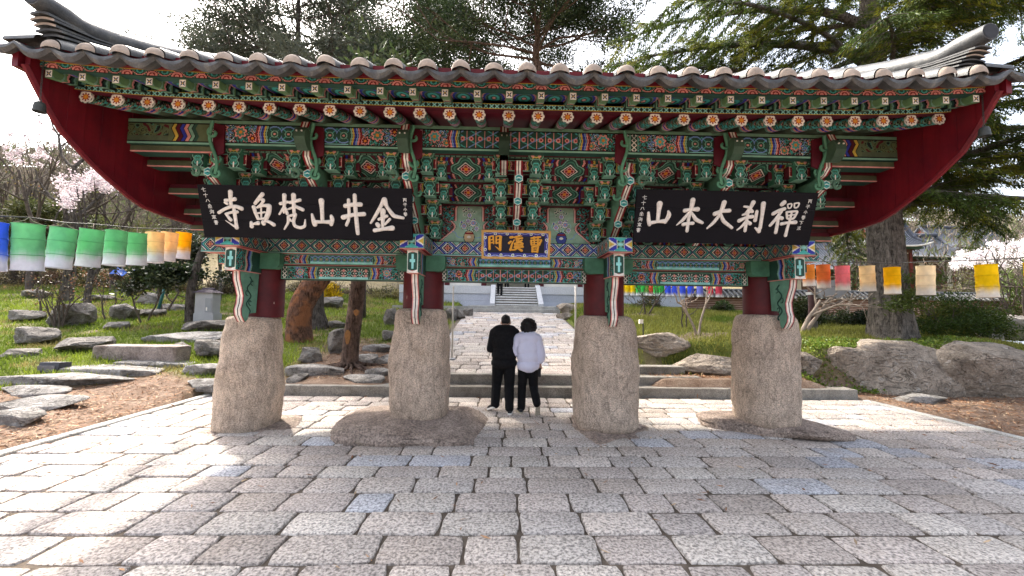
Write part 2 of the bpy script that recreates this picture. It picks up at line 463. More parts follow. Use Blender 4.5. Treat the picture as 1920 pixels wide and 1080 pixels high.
def p_vase(W, H, bowl):
    """shaped green panel with a flowering vine in a bowl"""
    def edge(x, y):           # inside when > 0
        ay = y / H
        lim = np.where(ay < .25, .5 * W - ay * .18 * W / .25 * 1.1, np.where(ay < .55, .30 * W - .07 * W * np.sin((ay - .25) / .3 * 3.14), .215 * W - (ay > .88) * .3 * W * (ay - .88)))
        return lim * .63 - np.abs(x)
    def f(u, v):
        x = u - W / 2; y = v
        e = np.minimum(edge(x, y), H * .97 - y)
        a = canvas(u, MR)
        scroll(a, u, v, e < -.03, 1.3, (TE, G, PK))
        put(a, e > -.045, MR); put(a, e > -.03, PK); put(a, e > -.008, WH); put(a, e > 0, K); put(a, e > .008, lin(150, 182, 158))
        def vine(pts, w, c):
            for (x0, y0), (x1, y1) in zip(pts[:-1], pts[1:]):
                dx, dy = x1 - x0, y1 - y0; t = np.clip(((x - x0) * dx + (y - y0) * dy) / (dx * dx + dy * dy), 0, 1)
                put(a, np.hypot(x - x0 - t * dx, y - y0 - t * dy) < w, c)
        t = np.linspace(0, 1, 18)
        for sg in (-1, 1):
            P = [(sg * (.03 + .085 * W * k * 2 - .02 * math.sin(k * 9)), .2 * H - .08 * H * math.sin(k * 4.5)) for k in t]
            vine(P, .005, LB)
            P = [(sg * (.04 + .11 * math.sin(k * 2.9)), .3 * H + .28 * H * k) for k in t]; vine(P, .005, TL)
        vine([(.03 * math.sin(k * 8), .25 * H + .6 * H * k) for k in t], .006, TL)
        r = np.random.default_rng(5)
        for k in range(26):
            cx, cy = (r.random() - .5) * .24 * W, H * (.3 + .58 * r.random()); cx *= 1.15 - cy / H * .7
            q = np.hypot(x - cx, (y - cy) * 1.25); put(a, q < .021, WH); put(a, q < .015, [G, GD, BL, G][k % 4])
        for cx, cy, rr in ((-.08, .42, .05), (.06, .5, .055), (0, .7, .045), (.11, .36, .04), (-.02, .55, .04)):
            flower(a, x, y, cx, cy * H, rr, 6, LB, WH, PK)
        b = np.hypot(x / .085, (y - .14 * H) / (.085 * H / .5))
        put(a, b < 1.0, K); put(a, b < .9, bowl); put(a, (np.abs(x) < .055) & (y < .06 * H + .012) & (y > .012), bowl)
        put(a, (np.abs(x) < .06) & (np.abs(y - .235 * H) < .014), RD)
        put(a, (np.hypot(x / .03, (y - .14 * H) / .02) < 1), WH)
        return a
    return f
def p_eave(p, H):
    """board on the flying rafters: alternating pink flowers and green leaves"""
    def f(u, v):
        a = canvas(u, G); x = np.mod(u, p) - p / 2; y = v / H
        put(a, np.abs(y - (.5 + .38 * np.cos(2 * np.pi * x / p))) < .12, K)
        put(a, np.abs(y - (.5 + .38 * np.cos(2 * np.pi * x / p))) < .07, PK)
        r = np.hypot(x, (v - .2 * H) * 1.3); put(a, r < .062, K); put(a, r < .054, PK); put(a, r < .034, RD); put(a, r < .02, PK)
        x2 = np.abs(x) - p / 2; r = np.hypot(x2, (v - .75 * H) * 1.4); put(a, r < .05, GD); put(a, r < .036, TE); put(a, r < .02, GD)
        put(a, y > .88, YE); put(a, y > .95, K); put(a, y < .06, K)
        return a
    return f
def p_rafter(L_, C_):
    """the side of a round rafter near its end (u along it)"""
    def f(u, v):
        a = canvas(u, lin(96, 112, 82)); m_ = np.ones_like(u, bool)
        scroll(a, u, v, (u > .03), .95, (TE, GL, PK), 1.0)
        s = (u - .33 - .03 * tri(v * 5)) / .035; i = np.floor(s).astype(int)
        for j, c in enumerate((PK, BL, PK, GL)): put(a, i == j, c)
        put(a, u > .50, lin(84, 96, 74)); put(a, u < .03, WH)
        return a
    return f
def p_block(W, H, deep=0):
    """front of a small bracket arm: green shield with a teal cloud scroll and a pale stem"""
    def f(u, v):
        x = u - W / 2; y = v - H * .5; a = canvas(u, lin(60, 110, 90))
        r = np.hypot(x / (W * .36), (y) / (H * .36)); th = np.arctan2(y, np.abs(x))
        put(a, np.abs(np.sin(r * 5.2 + 1.2 * np.cos(3 * th))) < .40, lin(84, 190, 178))
        put(a, r > 1.05, GD); put(a, (np.abs(x) < .009) & (y < -.1 * H), WH)
        ed = W / 2 - np.abs(x) - .012 * (1 + np.cos(v / H * 12))
        put(a, ed < .014, GL); put(a, ed < .004, K)
        return a
    return f
def p_cap(W, H):
    def f(u, v):
        x = np.abs(u - W / 2); a = canvas(u, lin(78, 98, 72))
        put(a, np.abs(np.hypot(x - .02, v - .0) - .034) < .006, YE); put(a, (np.hypot(x - .045, v - H * .6) < .02), PK)
        put(a, (W / 2 - x < .01) | (H - v < .011) | (v < .007), GL)
        return a
    return f
def p_lat(W, H, c=0):
    """lateral bracket arm: vertical waves in red, pink and yellow"""
    def f(u, v):
        x = np.abs(u - W / 2); a = canvas(u, MR)
        s = (x - .055 - .012 * tri(v * 11)) / .022; i = np.floor(s).astype(int)
        for j, q in enumerate((RD, PK, YE, GD, GD, G, GD, G, BL, PK, MR, RD, PK, GD)): put(a, i == j, q); put(a, (i == j) & (s - i < .25), K)
        put(a, (v < .012) | (H - v < .012), GL)
        return a
    return f
def p_zig(W, H):
    def f(u, v):
        a = canvas(u, GD)
        s = (u - W * .3 - .03 * tri(v * 5)) / .026; i = np.floor(s).astype(int)
        for j, q in enumerate((GL, PK, K, BL, LB, GL)): put(a, i == j, q)
        scroll(a, u, v, u < W * .3, 1.6, (TE, GL, PK), 2)
        put(a, (v < .012) | (H - v < .012), PK)
        return a
    return f
def p_star(W, H):
    """end of the plate beam: blue and white crossed star"""
    def f(u, v):
        x, y = (u - W / 2) / (W / 2), (v - H / 2) / (H / 2); a = canvas(u, GD)
        r = np.hypot(x, y)
        d = np.abs(np.abs(x) - np.abs(y)); put(a, (d < .4) & (np.abs(x) > .25), WH); put(a, (d < .3) & (np.abs(x) > .3), BL)
        put(a, (np.abs(y) > np.abs(x) + .3) & (r < .95), TE); put(a, (np.abs(x) > np.abs(y) + .35), WH); put(a, (np.abs(x) > np.abs(y) + .5), YE)
        put(a, r < .3, GL); put(a, r < .18, TL)
        put(a, (np.abs(x) > .9) | (np.abs(y) > .86), GL); put(a, (np.abs(x) > .96) | (np.abs(y) > .94), K)
        return a
    return f
def p_cross(W, H):
    def f(u, v):
        x = np.abs(u - W / 2); y = v - H / 2; a = canvas(u, GD)
        put(a, (x < .016) & (np.abs(y) < .1), TL); put(a, (x < .036) & (np.abs(y - .01) < .02), TL)
        put(a, (np.abs(np.abs(y) - .135) < .008), PK); put(a, np.abs(np.abs(y) - .15 + .9 * x * .5) < .012, WH)
        put(a, W / 2 - x < .012, WH); put(a, W / 2 - x < .005, GL); put(a, np.abs(y) > H / 2 - .012, WH)
        return a
    return f
def p_dots(H):
    def f(u, v):
        a = canvas(u, lin(104, 128, 108)); x = np.mod(u, .07) - .035
        put(a, np.hypot(x, v - H * .5) < .009, K); put(a, (v < .008) | (H - v < .008), GD)
        return a
    return f

# ------------------------------------------------------------------ THE GATE
GX = 0.22                                             # centre line of the gate
CX = (-3.65, -1.22, 1.60, 4.13)                       # the four columns
GXL, GXR = -4.65, 5.08                                # inner faces of the gable boards
EY = 3.85                                             # front edge of the tiles
def rise(x):
    t = np.abs(np.asarray(x, float) - GX) / 5.0
    return .055 * t ** 2 + .06 * t ** 8
gate = thing('temple_gate', 'painted Korean temple gate on four stone pillars under a heavy tiled roof', 'gate', (GX, 6.35, 0))

# stone pillars: hand cut granite, thicker towards the foot, no two alike
def pillar(x, y, z0, z1, prof, sq, seed, lean=0.0):
    nA, nZ = 72, 60
    a = np.linspace(0, 2 * np.pi, nA, endpoint=False); t = np.linspace(0, 1, nZ)
    r = np.interp(t, [p[0] for p in prof], [p[1] for p in prof])
    A, T = np.meshgrid(a, t)
    Rr = r[:, None] * np.ones_like(A)
    ca, sa = np.cos(A), np.sin(A)
    k = (np.abs(ca) ** sq + np.abs(sa) ** sq) ** (-1 / sq)
    Rr = Rr * k
    X, Y, Z = Rr * ca, Rr * sa, z0 + T * (z1 - z0)
    dn = (fbm(X * 2.2 + seed, Y * 2.2, Z * 2.0, seed, 4) - .5) * .13 + (fbm(X * 10, Y * 10, Z * 10, seed + 9, 3) - .5) * .028
    X, Y = X * (1 + dn / .45), Y * (1 + dn / .45)
    X = X + lean * T
    e = np.clip((T - .955) / .045, 0, 1); shr = 1 - .12 * e ** 2      # rounded shoulder
    X, Y = X * shr, Y * shr; Z = Z - .02 * e ** 2 + .02 * (fbm(X * 3, Y * 3, 0, seed + 3) - .5) * e
    P = np.stack([X + x, Y + y, Z], -1).reshape(-1, 3)
    i = np.arange(nA * nZ).reshape(nZ, nA); j = np.roll(i, -1, 1)
    F = [tuple(q) for q in np.stack([i[:-1], j[:-1], j[1:], i[1:]], -1).reshape(-1, 4)]
    F += [tuple(range((nZ - 1) * nA, nZ * nA))]
    return MB().add(P, F)
PIL = [(-3.79, 6.3, -.03, 1.65, [(0, .37), (.02, .395), (.07, .412), (.3, .415), (.6, .395), (.85, .362), (1, .325)], 2.4, 11, .02),
       (-1.23, 6.3, .15, 1.80, [(0, .38), (.03, .415), (.12, .437), (.45, .45), (.75, .428), (.93, .39), (1, .35)], 2.4, 23, 0),
       (1.60, 6.3, .02, 1.73, [(0, .42), (.03, .455), (.1, .478), (.5, .48), (.8, .455), (.93, .425), (1, .38)], 2.6, 37, 0),
       (4.13, 6.3, .10, 1.78, [(0, .385), (.03, .42), (.12, .44), (.45, .455), (.75, .435), (.92, .40), (1, .35)], 2.5, 41, 0)]
for k, (x, y, z0, z1, prof, sq, seed, lean) in enumerate(PIL):
    pillar(x, y, z0, z1, prof, sq, seed, lean).build('stone_pillar', M_PILLAR, gate, True, angle=50)

# red wooden columns above the stone
M_RED, nt, b = mat('old_red_paint', .55, .3)
co = geopos(nt)
n1 = noise(nt, 5, 6, .7, co); c = ramp(nt, n1.outputs[0], [(.3, tuple(lin(64, 14, 20))), (.7, tuple(lin(92, 20, 26)))]).outputs[0]
mp = N(nt, 'ShaderNodeMapping'); mp.inputs['Scale'].default_value = (22, 22, 5); L(nt, co, mp.inputs[0])
n2 = noise(nt, 1.0, 4, .7, mp.outputs[0]); f2 = ramp(nt, n2.outputs[0], [(.70, (0, 0, 0)), (.73, (1, 1, 1))])
sx = N(nt, 'ShaderNodeSeparateXYZ'); L(nt, co, sx.inputs[0])
lowz = N(nt, 'ShaderNodeMapRange'); lowz.inputs['From Min'].default_value = 2.02; lowz.inputs['From Max'].default_value = 1.86; L(nt, sx.outputs[2], lowz.inputs[0])
mm = N(nt, 'ShaderNodeMath', operation='MULTIPLY'); L(nt, f2.outputs[0], mm.inputs[0]); L(nt, lowz.outputs[0], mm.inputs[1])
c = mix(nt, c, tuple(lin(214, 196, 182)), mm.outputs[0]); L(nt, c, b.inputs['Base Color'])
M_BOARD, nt, b = mat('red_boarding', .5, .3)
co = geopos(nt)
n1 = noise(nt, 2.5, 5, .7, co); mp = N(nt, 'ShaderNodeMapping'); mp.inputs['Scale'].default_value = (14, 14, .9); L(nt, co, mp.inputs[0]); n9 = noise(nt, 1.0, 5, .7, mp.outputs[0]); c9 = ramp(nt, n9.outputs[0], [(.3, g3(.78)), (.6, g3(1.1))]).outputs[0]
c = ramp(nt, n1.outputs[0], [(.3, tuple(lin(82, 11, 26))), (.7, tuple(lin(116, 19, 30)))]).outputs[0]
c = mix(nt, c, c9, 1.0, 'MULTIPLY')
L(nt, c, b.inputs['Base Color'])
for k, x in enumerate(CX):
    rc = .31 if k in (1, 2) else .265
    q = MB().lathe([(rc, PIL[k][3] - .03), (rc, 2.3), (rc - .01, 2.80)], x, 6.35, 32)
    q.build('column', M_RED, gate, True, angle=40)

# beams ------------------------------------------------------------
def beam(name, x0, x1, y0, y1, z0, z1, fn, cell=.008, bottom=None, part=None):
    q = MB()
    q.panel((x0, y0, z0), (1, 0, 0), (0, 0, 1), x1 - x0, z1 - z0, fn, cell)
    q.panel((x0, y1, z0), (1, 0, 0), (0, 0, 1), x1 - x0, z1 - z0, fn, .02, flip=True)
    q.box(x0, x1, y0, y1, z0, z1, bottom if bottom is not None else PK, skip='fk')
    return q.build(name, PAINT, part or gate)
for k in range(3):
    a0, b0 = CX[k] + .27, CX[k + 1] - .27
    beam('lintel_beam', a0, b0, 6.26, 6.46, 2.205, 2.415, p_beam(b0 - a0, .21, 1 if k != 1 else 2), bottom=GD)
    a1, b1 = CX[k] + .05, CX[k + 1] - .05
    beam('tie_beam', a1, b1, 6.16, 6.50, 2.425, 2.585, p_beam(b1 - a1, .16, 0), bottom=PK)
for sx_, x in ((-1, CX[0]), (1, CX[3])):      # tie beam ends beyond the outer columns
    x0, x1 = (x - .62, x - .05) if sx_ < 0 else (x + .05, x + .62)
    beam('tie_beam_end', x0, x1, 6.18, 6.44, 2.42, 2.58, p_zig(.57, .16), bottom=PK)
# plate beam with its lozenge frieze
px0, px1 = CX[0] - .82, CX[3] + .74
q = MB()
for k, (xa, xb) in enumerate(((px0, CX[0]), (CX[0], CX[1]), (CX[1], CX[2]), (CX[2], CX[3]), (CX[3], px1))):
    fn = p_lozenge(.2, .26, GD, BL if k == 2 else lin(60, 80, 120), LB if k == 2 else TE)
    q.panel((xa, 6.08, 2.60), (1, 0, 0), (0, 0, 1), xb - xa, .2, fn, .0085)
q.box(px0, px1, 6.08, 6.62, 2.60, 2.80, GL, skip='f')
q.box(px0, px1, 6.075, 6.10, 2.588, 2.60, TL); q.box(px0, px1, 6.085, 6.3, 2.587, 2.5995, PK, skip='t')
q.build('plate_beam', PAINT, gate)
# beam ends that push out over each column
for x in CX:
    q = MB(); w_ = .17; y0, y1 = 5.42, 6.08
    q.panel((x - w_, y0, 2.585), (1, 0, 0), (0, 0, 1), 2 * w_, .205, p_star(2 * w_, .205), .007)
    for s in (-1, 1):
        q.panel((x + s * w_, y0, 2.585), (0, 1, 0), (0, 0, 1), y1 - y0, .205, p_lozenge(.205, .22, GD, lin(60, 80, 120), TE), .009, flip=(s < 0))
    q.box(x - w_, x + w_, y0, y1, 2.585, 2.79, GL, skip='flrb')
    q.box(x - w_, x + w_, y0, y1, 2.578, 2.585, PK, skip='t')
    q.box(x - w_, x - w_ + .05, y0 + .02, y1, 2.574, 2.578, RD, skip='t'); q.box(x + w_ - .05, x + w_, y0 + .02, y1, 2.574, 2.578, RD, skip='t')
    q.build('beam_end', PAINT, gate)
# carved brackets hanging in front of each column
def stripcols(n):
    return [MR, PK, WH, K, WH, PK, MR] if n == 7 else [RD, WH, K, WH, RD]
def ribbon(q, path, x, w, cols, off=0):
    """striped front face of a carved tongue: path of (y, z), stripes across x"""
    e = np.linspace(-w / 2, w / 2, len(cols) + 1) + x
    path = np.asarray(path)
    P = np.stack([np.stack([np.full(len(path), v), path[:, 0], path[:, 1]], -1) for v in e])   # (nx, np, 3)
    C = np.repeat(np.asarray(cols)[:, None, :], len(path) - 1, 1)
    q.grid(P, C, flip=True)
for k, x in enumerate(CX):
    w_ = .115
    front = np.array([(5.63, 2.262), (5.645, 2.15), (5.70, 2.03), (5.74, 1.93), (5.73, 1.82), (5.70, 1.74), (5.715, 1.66), (5.77, 1.585), (5.80, 1.56)])
    if k in (1, 2): front[:, 0] += .03
    tt = np.linspace(0, 1, 25); ss = np.linspace(0, 1, len(front))
    fr = np.stack([np.interp(tt, ss, front[:, 0]), np.interp(tt, ss, front[:, 1])], 1)
    zt = PIL[k][3]
    back = [(5.84, 1.60), (5.87, zt + .03), (6.03, zt + .04), (6.06, 2.262)]
    q = MB(); n = len(fr)
    ribbon(q, fr, x, w_, [MR, PK, WH, WH, K, WH, WH, PK, MR])
    poly = [tuple(p) for p in fr] + back
    for s in (-1, 1):          # painted sides
        V = [(x + s * w_ / 2, p[0], p[1]) for p in poly]
        ids = list(range(len(poly)))
        q.add(V, [tuple(ids if s > 0 else ids[::-1])], lin(104, 150, 128))
        pts = []
        for t in np.linspace(0, 1, 40):
            zc = 2.2 - .52 * t; pts.append((x + s * (w_ / 2 + .002), 5.84 + .045 * math.sin(t * 15), zc))
        q.tube(pts, .011, 5, GD)
        for zz, yy in ((2.13, 5.9), (1.98, 5.8), (1.84, 5.88)):
            an = np.linspace(0, 5, 14); q.tube([(x + s * (w_ / 2 + .003), yy + (.012 + .007 * a_) * math.cos(a_), zz + (.012 + .007 * a_) * math.sin(a_)) for a_ in an], .007, 5, GD)
    tail = [tuple(fr[-1])] + back
    for (ya, za), (yb, zb) in zip(tail[:-1], tail[1:]):
        q.add([(x - w_ / 2, ya, za), (x + w_ / 2, ya, za), (x + w_ / 2, yb, zb), (x - w_ / 2, yb, zb)], [(0, 1, 2, 3)], K)
    # the square upper block with its name-plate cross
    q.panel((x - .075, 5.50, 2.265), (1, 0, 0), (0, 0, 1), .15, .31, p_cross(.15, .31), .006)
    for s in (-1, 1):
        q.panel((x + s * .075, 5.50, 2.265), (0, 1, 0), (0, 0, 1), .58, .31, p_zig(.58, .31), .009, flip=(s < 0))
    q.box(x - .075, x + .075, 5.50, 6.08, 2.2625, 2.265, PK, skip='t')
    for s in (-1, 1):          # rounded green shoulders beside the column top
        pp = [(x + s * .08, 2.34), (x + s * .30, 2.34), (x + s * .345, 2.365), (x + s * .365, 2.41), (x + s * .365, 2.575), (x + s * .08, 2.575)]
        if s < 0: pp = pp[::-1]
        q.prism(pp, 6.02, 6.155, 'y', lin(74, 122, 96))
    q.build('hanging_bracket', PAINT, gate)

# wall panels stepping out between the bracket sets -----------------
BX = [CX[0], (CX[0] + CX[1]) / 2, CX[1], .19, CX[2], (CX[2] + CX[3]) / 2, CX[3]]
for k in range(6):
    xa, xb = BX[k], BX[k + 1]
    W = xb - xa
    q = MB()
    if k in (2, 3):
        q.panel((xa, 6.14, 2.80), (1, 0, 0), (0, 0, 1), W, .60, p_vase(W, .60, lin(206, 178, 136) if k == 2 else lin(62, 74, 150)), .007)
    else:
        q.panel((xa, 6.14, 2.80), (1, 0, 0), (0, 0, 1), W, .60, p_wave(W, .60), .012)
    q.build('vase_panel' if k in (2, 3) else 'wall_panel', PAINT, gate)
    q = MB()
    for (ya, za, yb_, zb_) in ((6.02, 3.37, 5.68, 3.60), (5.62, 3.575, 5.24, 3.79)):
        ln_ = math.hypot(yb_ - ya, zb_ - za)
        q.panel((xa, ya, za), (1, 0, 0), (0, (yb_ - ya) / ln_, (zb_ - za) / ln_), W, ln_, p_wave(W, ln_), .008)
        q.box(xa, xb, ya - .045, ya + .03, za - .035, za - .002, MR)
        q.panel((xa, ya - .06, za - .03), (1, 0, 0), (0, .2, .98), W, .05, p_dots(.05), .008)
        q.add([(xa, ya, za + .01), (xb, ya, za + .01), (xb, yb_, zb_ + .01), (xa, yb_, zb_ + .01)], [(0, 1, 2, 3)], MR)
    q.box(xa, xb, 5.98, 6.14, 3.36, 3.39, MR)
    q.panel((xa, 5.15, 3.735), (1, 0, 0), (0, .1, .99), W, .035, p_dots(.035), .008)
    q.build('stepped_panel', PAINT, gate)
# purlins that run on to the gable boards
for sx_, xe, xc in ((-1, GXL, CX[0] - .0), (1, GXR, CX[3] + .0)):
    q = MB()
    for (ya, yb, za, zb, c1, fr_) in ((5.05, 5.25, 3.70, 3.765, lin(88, 92, 66), .0), (5.30, 5.5, 3.60, 3.67, lin(80, 84, 62), 0), (5.66, 5.9, 3.34, 3.41, lin(80, 84, 62), 0), (5.95, 6.15, 3.12, 3.19, lin(80, 84, 62), 0), (6.1, 6.3, 2.92, 2.98, lin(80, 84, 62), 0)):
        x0, x1 = min(xe, xc), max(xe, xc)
        q.box(x0, x1, ya, yb, za, zb, c1); q.box(x0, x1, ya - .005, ya + .018, za - .012, za - .0005, PK)
        q.box(x0, x1, ya + .02, yb, za - .006, za - .001, GD)
        q.box(x0, x1, ya + .02, yb + .05, zb + .001, zb + .06, MR)
    q.build('purlin_end', PAINT, gate)
q = MB()
segs = [(GXL, BX[0], 1)] + [(BX[a], BX[a + 2], 0) for a in (0, 2, 4)] + [(BX[6], GXR, 1)]
for xa, xb, e in segs:
    def fn(u, v, xa=xa, xb=xb, e=e):
        if e:
            W = xb - xa; uu = u if xa < GX - 3 else W - u
            a = canvas(u, lin(92, 104, 74)); scroll(a, uu, v, (uu < W * .5), .8, (OL, G, OL), 0); put(a, (uu < W * .5) & (v < .1), lin(84, 96, 72))
            stripes(a, uu, v, W * .52, .05, [YE, MR, BL, PK, GL, GD], uu > W * .5, .05, 5.0)
        else:
            a = p_beam(xb - xa, .31, 2 if abs(xa + xb - .38) < .3 else 0)(u, v)
        put(a, (v > .262), lin(112, 150, 122)); put(a, np.abs(v - .262) < .006, K); put(a, (v < .03), GL); put(a, np.abs(v - .03) < .006, K)
        return a
    q.panel((xa, 5.0, 3.77), (1, 0, 0), (0, 0, 1), xb - xa, .31, fn, .008)
q.box(GXL, GXR, 5.0, 5.12, 3.77, 4.08, GD, skip='f')
q.build('purlin_board', PAINT, gate)

# bracket sets ------------------------------------------------------
def curl(q, cx, y, z, r, s, c, w_=.013, turns=5.2, ph=0):
    an = np.linspace(0, turns, 20); rr = r * (1 - .14 * an)
    q.tube([(cx + s * rr[i] * math.cos(an[i] + ph), y, z + rr[i] * math.sin(an[i] + ph)) for i in range(len(an))], w_, 6, c)
tier_y = [5.12, 5.38, 5.64, 5.90]
tier_z = [3.66, 3.425, 3.19, 2.955]
protoset = None
def hexplate(q, x, y, z, r):
    for rr, yy, c in ((r, 0, WH), (r * .85, -.003, TE), ):
        V = [(x + rr * math.sin(a), y + yy, z + rr * math.cos(a)) for a in np.arange(6) * math.pi / 3]
        q.add(V, [tuple(range(6))], c)
    for j, (dz, ww) in enumerate(((.35, .62), (.0, .7), (-.38, .5))):
        V = [(x - ww * r, y - .006, z + dz * r - .12 * r), (x - ww * r * .1, y - .006, z + dz * r + .22 * r), (x + ww * r * .1, y - .006, z + dz * r + .22 * r), (x + ww * r, y - .006, z + dz * r - .12 * r), (x, y - .006, z + dz * r + .04 * r)]
        q.add(V, [(0, 4, 1), (1, 4, 2), (2, 4, 3)], [DB, DB, DB] if j % 2 == 0 else [WH, WH, WH])
    V = [(x + r * math.sin(a), y + t, z + r * math.cos(a)) for t in (0, .05) for a in np.arange(6) * math.pi / 3]
    q.add(V, [(i, (i + 1) % 6, 6 + (i + 1) % 6, 6 + i) for i in range(6)], GD)
def tongue(q, yt, zt, x=0.0, w_=.105, head=False):
    """one carved arm that reaches out towards the viewer: striped edge, hexagonal tip"""
    if head:
        fr = [(yt + .30, zt - .24), (yt + .18, zt - .20), (yt + .10, zt - .12), (yt + .10, zt - .02), (yt + .02, zt + .06), (yt - .04, zt + .13), (yt + .02, zt + .22), (yt + .05, zt + .29)]
    else:
        fr = [(yt + .36, zt - .22), (yt + .2, zt - .13), (yt + .04, zt - .045), (yt + .0, zt + .05), (yt + .07, zt + .09), (yt + .11, zt + .15), (yt + .09, zt + .21), (yt + .04, zt + .25)]
    fr = np.array(fr)
    t = np.linspace(0, len(fr) - 1, 22); f2_ = np.stack([np.interp(t, range(len(fr)), fr[:, 0]), np.interp(t, range(len(fr)), fr[:, 1])], 1)
    ribbon(q, f2_[::-1], x, w_, [RD, RD, WH, WH, K, WH, WH, RD, RD])
    poly = [tuple(p) for p in f2_] + [(yt + .6, f2_[-1][1]), (yt + .6, f2_[0][1])]
    for s in (-1, 1):
        ids = list(range(len(poly)))
        q.add([(x + s * w_ / 2, p[0], p[1]) for p in poly], [tuple(ids if s < 0 else ids[::-1])], lin(96, 142, 116))
    return f2_
def make_set():
    e = MB()
    for k in range(4):
        y, z = tier_y[k], tier_z[k]
        hw = .34 if k < 3 else .27
        e.panel((-hw, y + .07, z - .075), (1, 0, 0), (0, 0, 1), 2 * hw, .15, p_lat(2 * hw, .15), .007)
        e.box(-hw, hw, y + .07, y + .17, z - .075, z + .075, MR, skip='f')
        hw = .5 if k < 2 else .32
        e.panel((-hw, y + .25, z - .06), (1, 0, 0), (0, 0, 1), 2 * hw, .13, p_lat(2 * hw, .13), .008)
        e.box(-hw, hw, y + .25, y + .33, z - .06, z + .07, MR, skip='f')
    e.box(-.05, .05, 6.0, 6.3, 2.80, 3.03, GD).box(-.05, .05, 5.8, 6.3, 3.03, 3.26, GD).box(-.05, .05, 5.55, 6.3, 3.26, 3.49, GD).box(-.05, .05, 5.3, 6.3, 3.49, 3.75, GD)
    return e
def make_block(sc):
    q = MB(); w_, h_ = .150 * sc, .180 * sc
    q.panel((-w_ / 2, 0, -h_), (1, 0, 0), (0, 0, 1), w_, h_, p_block(w_, h_), .0055)
    for s in (-1, 1): q.panel((s * w_ / 2, 0, -h_), (0, 1, 0), (0, 0, 1), .14, h_, lambda u, v: canvas(u, lin(70, 128, 100)), .05, flip=(s < 0))
    q.box(-w_ / 2, w_ / 2, 0, .14, -h_ - .004, -h_, GL, skip='t')
    W = .195 * sc; hh = .075 * sc
    P0, P1 = .5 * w_, .5 * W
    V = [(-P0, -.005, 0), (P0, -.005, 0), (P1, -.005, hh), (-P1, -.005, hh)]
    nu, nv = 24, 11
    u = np.linspace(0, 1, nu + 1); v = np.linspace(0, 1, nv + 1)
    wv = P0 + (P1 - P0) * np.minimum(1, v * 1.8)
    P = np.stack([(u[:, None] * 2 - 1) * wv[None, :], np.full((nu + 1, nv + 1), -.008), np.broadcast_to(v * hh, (nu + 1, nv + 1))], -1)
    A, B = np.meshgrid((u[:-1] + u[1:]) / 2 * W, (v[:-1] + v[1:]) / 2 * hh, indexing='ij')
    q.grid(P, p_cap(W, hh)(A, B))
    q.prism([(-P0, 0), (P0, 0), (P1, hh * .55), (P1, hh), (-P1, hh), (-P1, hh * .55)], -.007, .16, 'y', lin(70, 128, 100))
    return q
blk_mesh = None; set_mesh = None; tongue_mesh = {}
for bi, x in enumerate(BX):
    corner = bi != 3
    if set_mesh is None:
        st = make_set().build('bracket_set', PAINT, gate); set_mesh = st.data
    else:
        st = link('bracket_set', set_mesh, gate)
    st.location.x += x
    # small blocks and arm ends
    for k in range(4):
        for s in (-1, 1):
            for dx, dy, sc in ((.225, 0, 1.0), (.385, .2, .88))[:2 if k < 2 else 1]:
                if blk_mesh is None:
                    o = make_block(1.0).build('bearing_block', PAINT, st); blk_mesh = o.data
                else: o = link('bearing_block', blk_mesh, st)
                o.location = (s * dx, tier_y[k] + dy, tier_z[k] + .055 - dy * .12); o.scale = (sc, 1, sc)
    side = 0 if bi == 3 else (-1 if bi < 3 else 1)
    for k, (yt, zt) in enumerate(((5.02, 3.43), (5.29, 3.215), (5.56, 2.99))):
        if ('t', k) not in tongue_mesh:
            q = MB(); tongue(q, yt, zt); hexplate(q, 0, yt - .02, zt, .058)
            tongue_mesh['t', k] = q.build('carved_tongue', PAINT, st).data
        else: link('carved_tongue', tongue_mesh['t', k], st)
    for o in st.children:
        if o.name.startswith('carved_tongue'): o.location = (0, 0, 0)
    key = ('h', side)
    if key not in tongue_mesh:
        q = MB(); tongue(q, 4.86, 3.76, head=True)
        # bird-like head: drooping leaf in grey green
        hd = [(4.80, 3.93), (4.76, 3.88), (4.75, 3.80), (4.79, 3.72), (4.86, 3.67), (4.95, 3.70), (4.95, 3.9)]
        q.prism(hd, -.065, .065, 'x', lin(62, 84, 66), capC=lin(74, 100, 78))
        for s in (-1, 1): q.box(s * .03 - .008, s * .03 + .008, 4.745, 4.76, 3.86, 3.875, WH)
        tongue_mesh[key] = q.build('carved_head', PAINT, st).data
        oh = st.children[-1]
    else: oh = link('carved_head', tongue_mesh[key], st)
    oh.location = (0, 0, 0)
    if side:                        # leafy curls on the side sets
        key = ('c', side)
        if key not in tongue_mesh:
            q = MB()
            for yy, zz, r in ((5.0, 3.60, .085), (5.0, 3.42, .08), (5.25, 3.3, .075), (4.9, 3.88, .07)):
                curl(q, .11 * -side, yy, zz, r, -side, lin(86, 138, 108), .017, 5.0, 2.0)
            curl(q, .17 * side, 5.02, 3.43, .075, side, lin(86, 120, 98), .018, 5.4, 1.2)
            pts = [(-side * (.09 + .03 * math.sin(t * 7)), 5.0 - .12 * t, 3.4 + .62 * t) for t in np.linspace(0, 1, 16)]
            q.tube(pts, .02, 6, lin(86, 138, 108))
            q.prism([(-side * .06, 3.6), (-side * .2, 3.66), (-side * .19, 4.0), (-side * .06, 4.04)][::side], 4.97, 4.995, 'y', MR)
            tongue_mesh[key] = q.build('leaf_carving', PAINT, st).data
            oc = [c_ for c_ in st.children if c_.name.startswith('leaf_carving')][0]
        else: oc = link('leaf_carving', tongue_mesh[key], st)
        oc.location = (0, 0, 0)

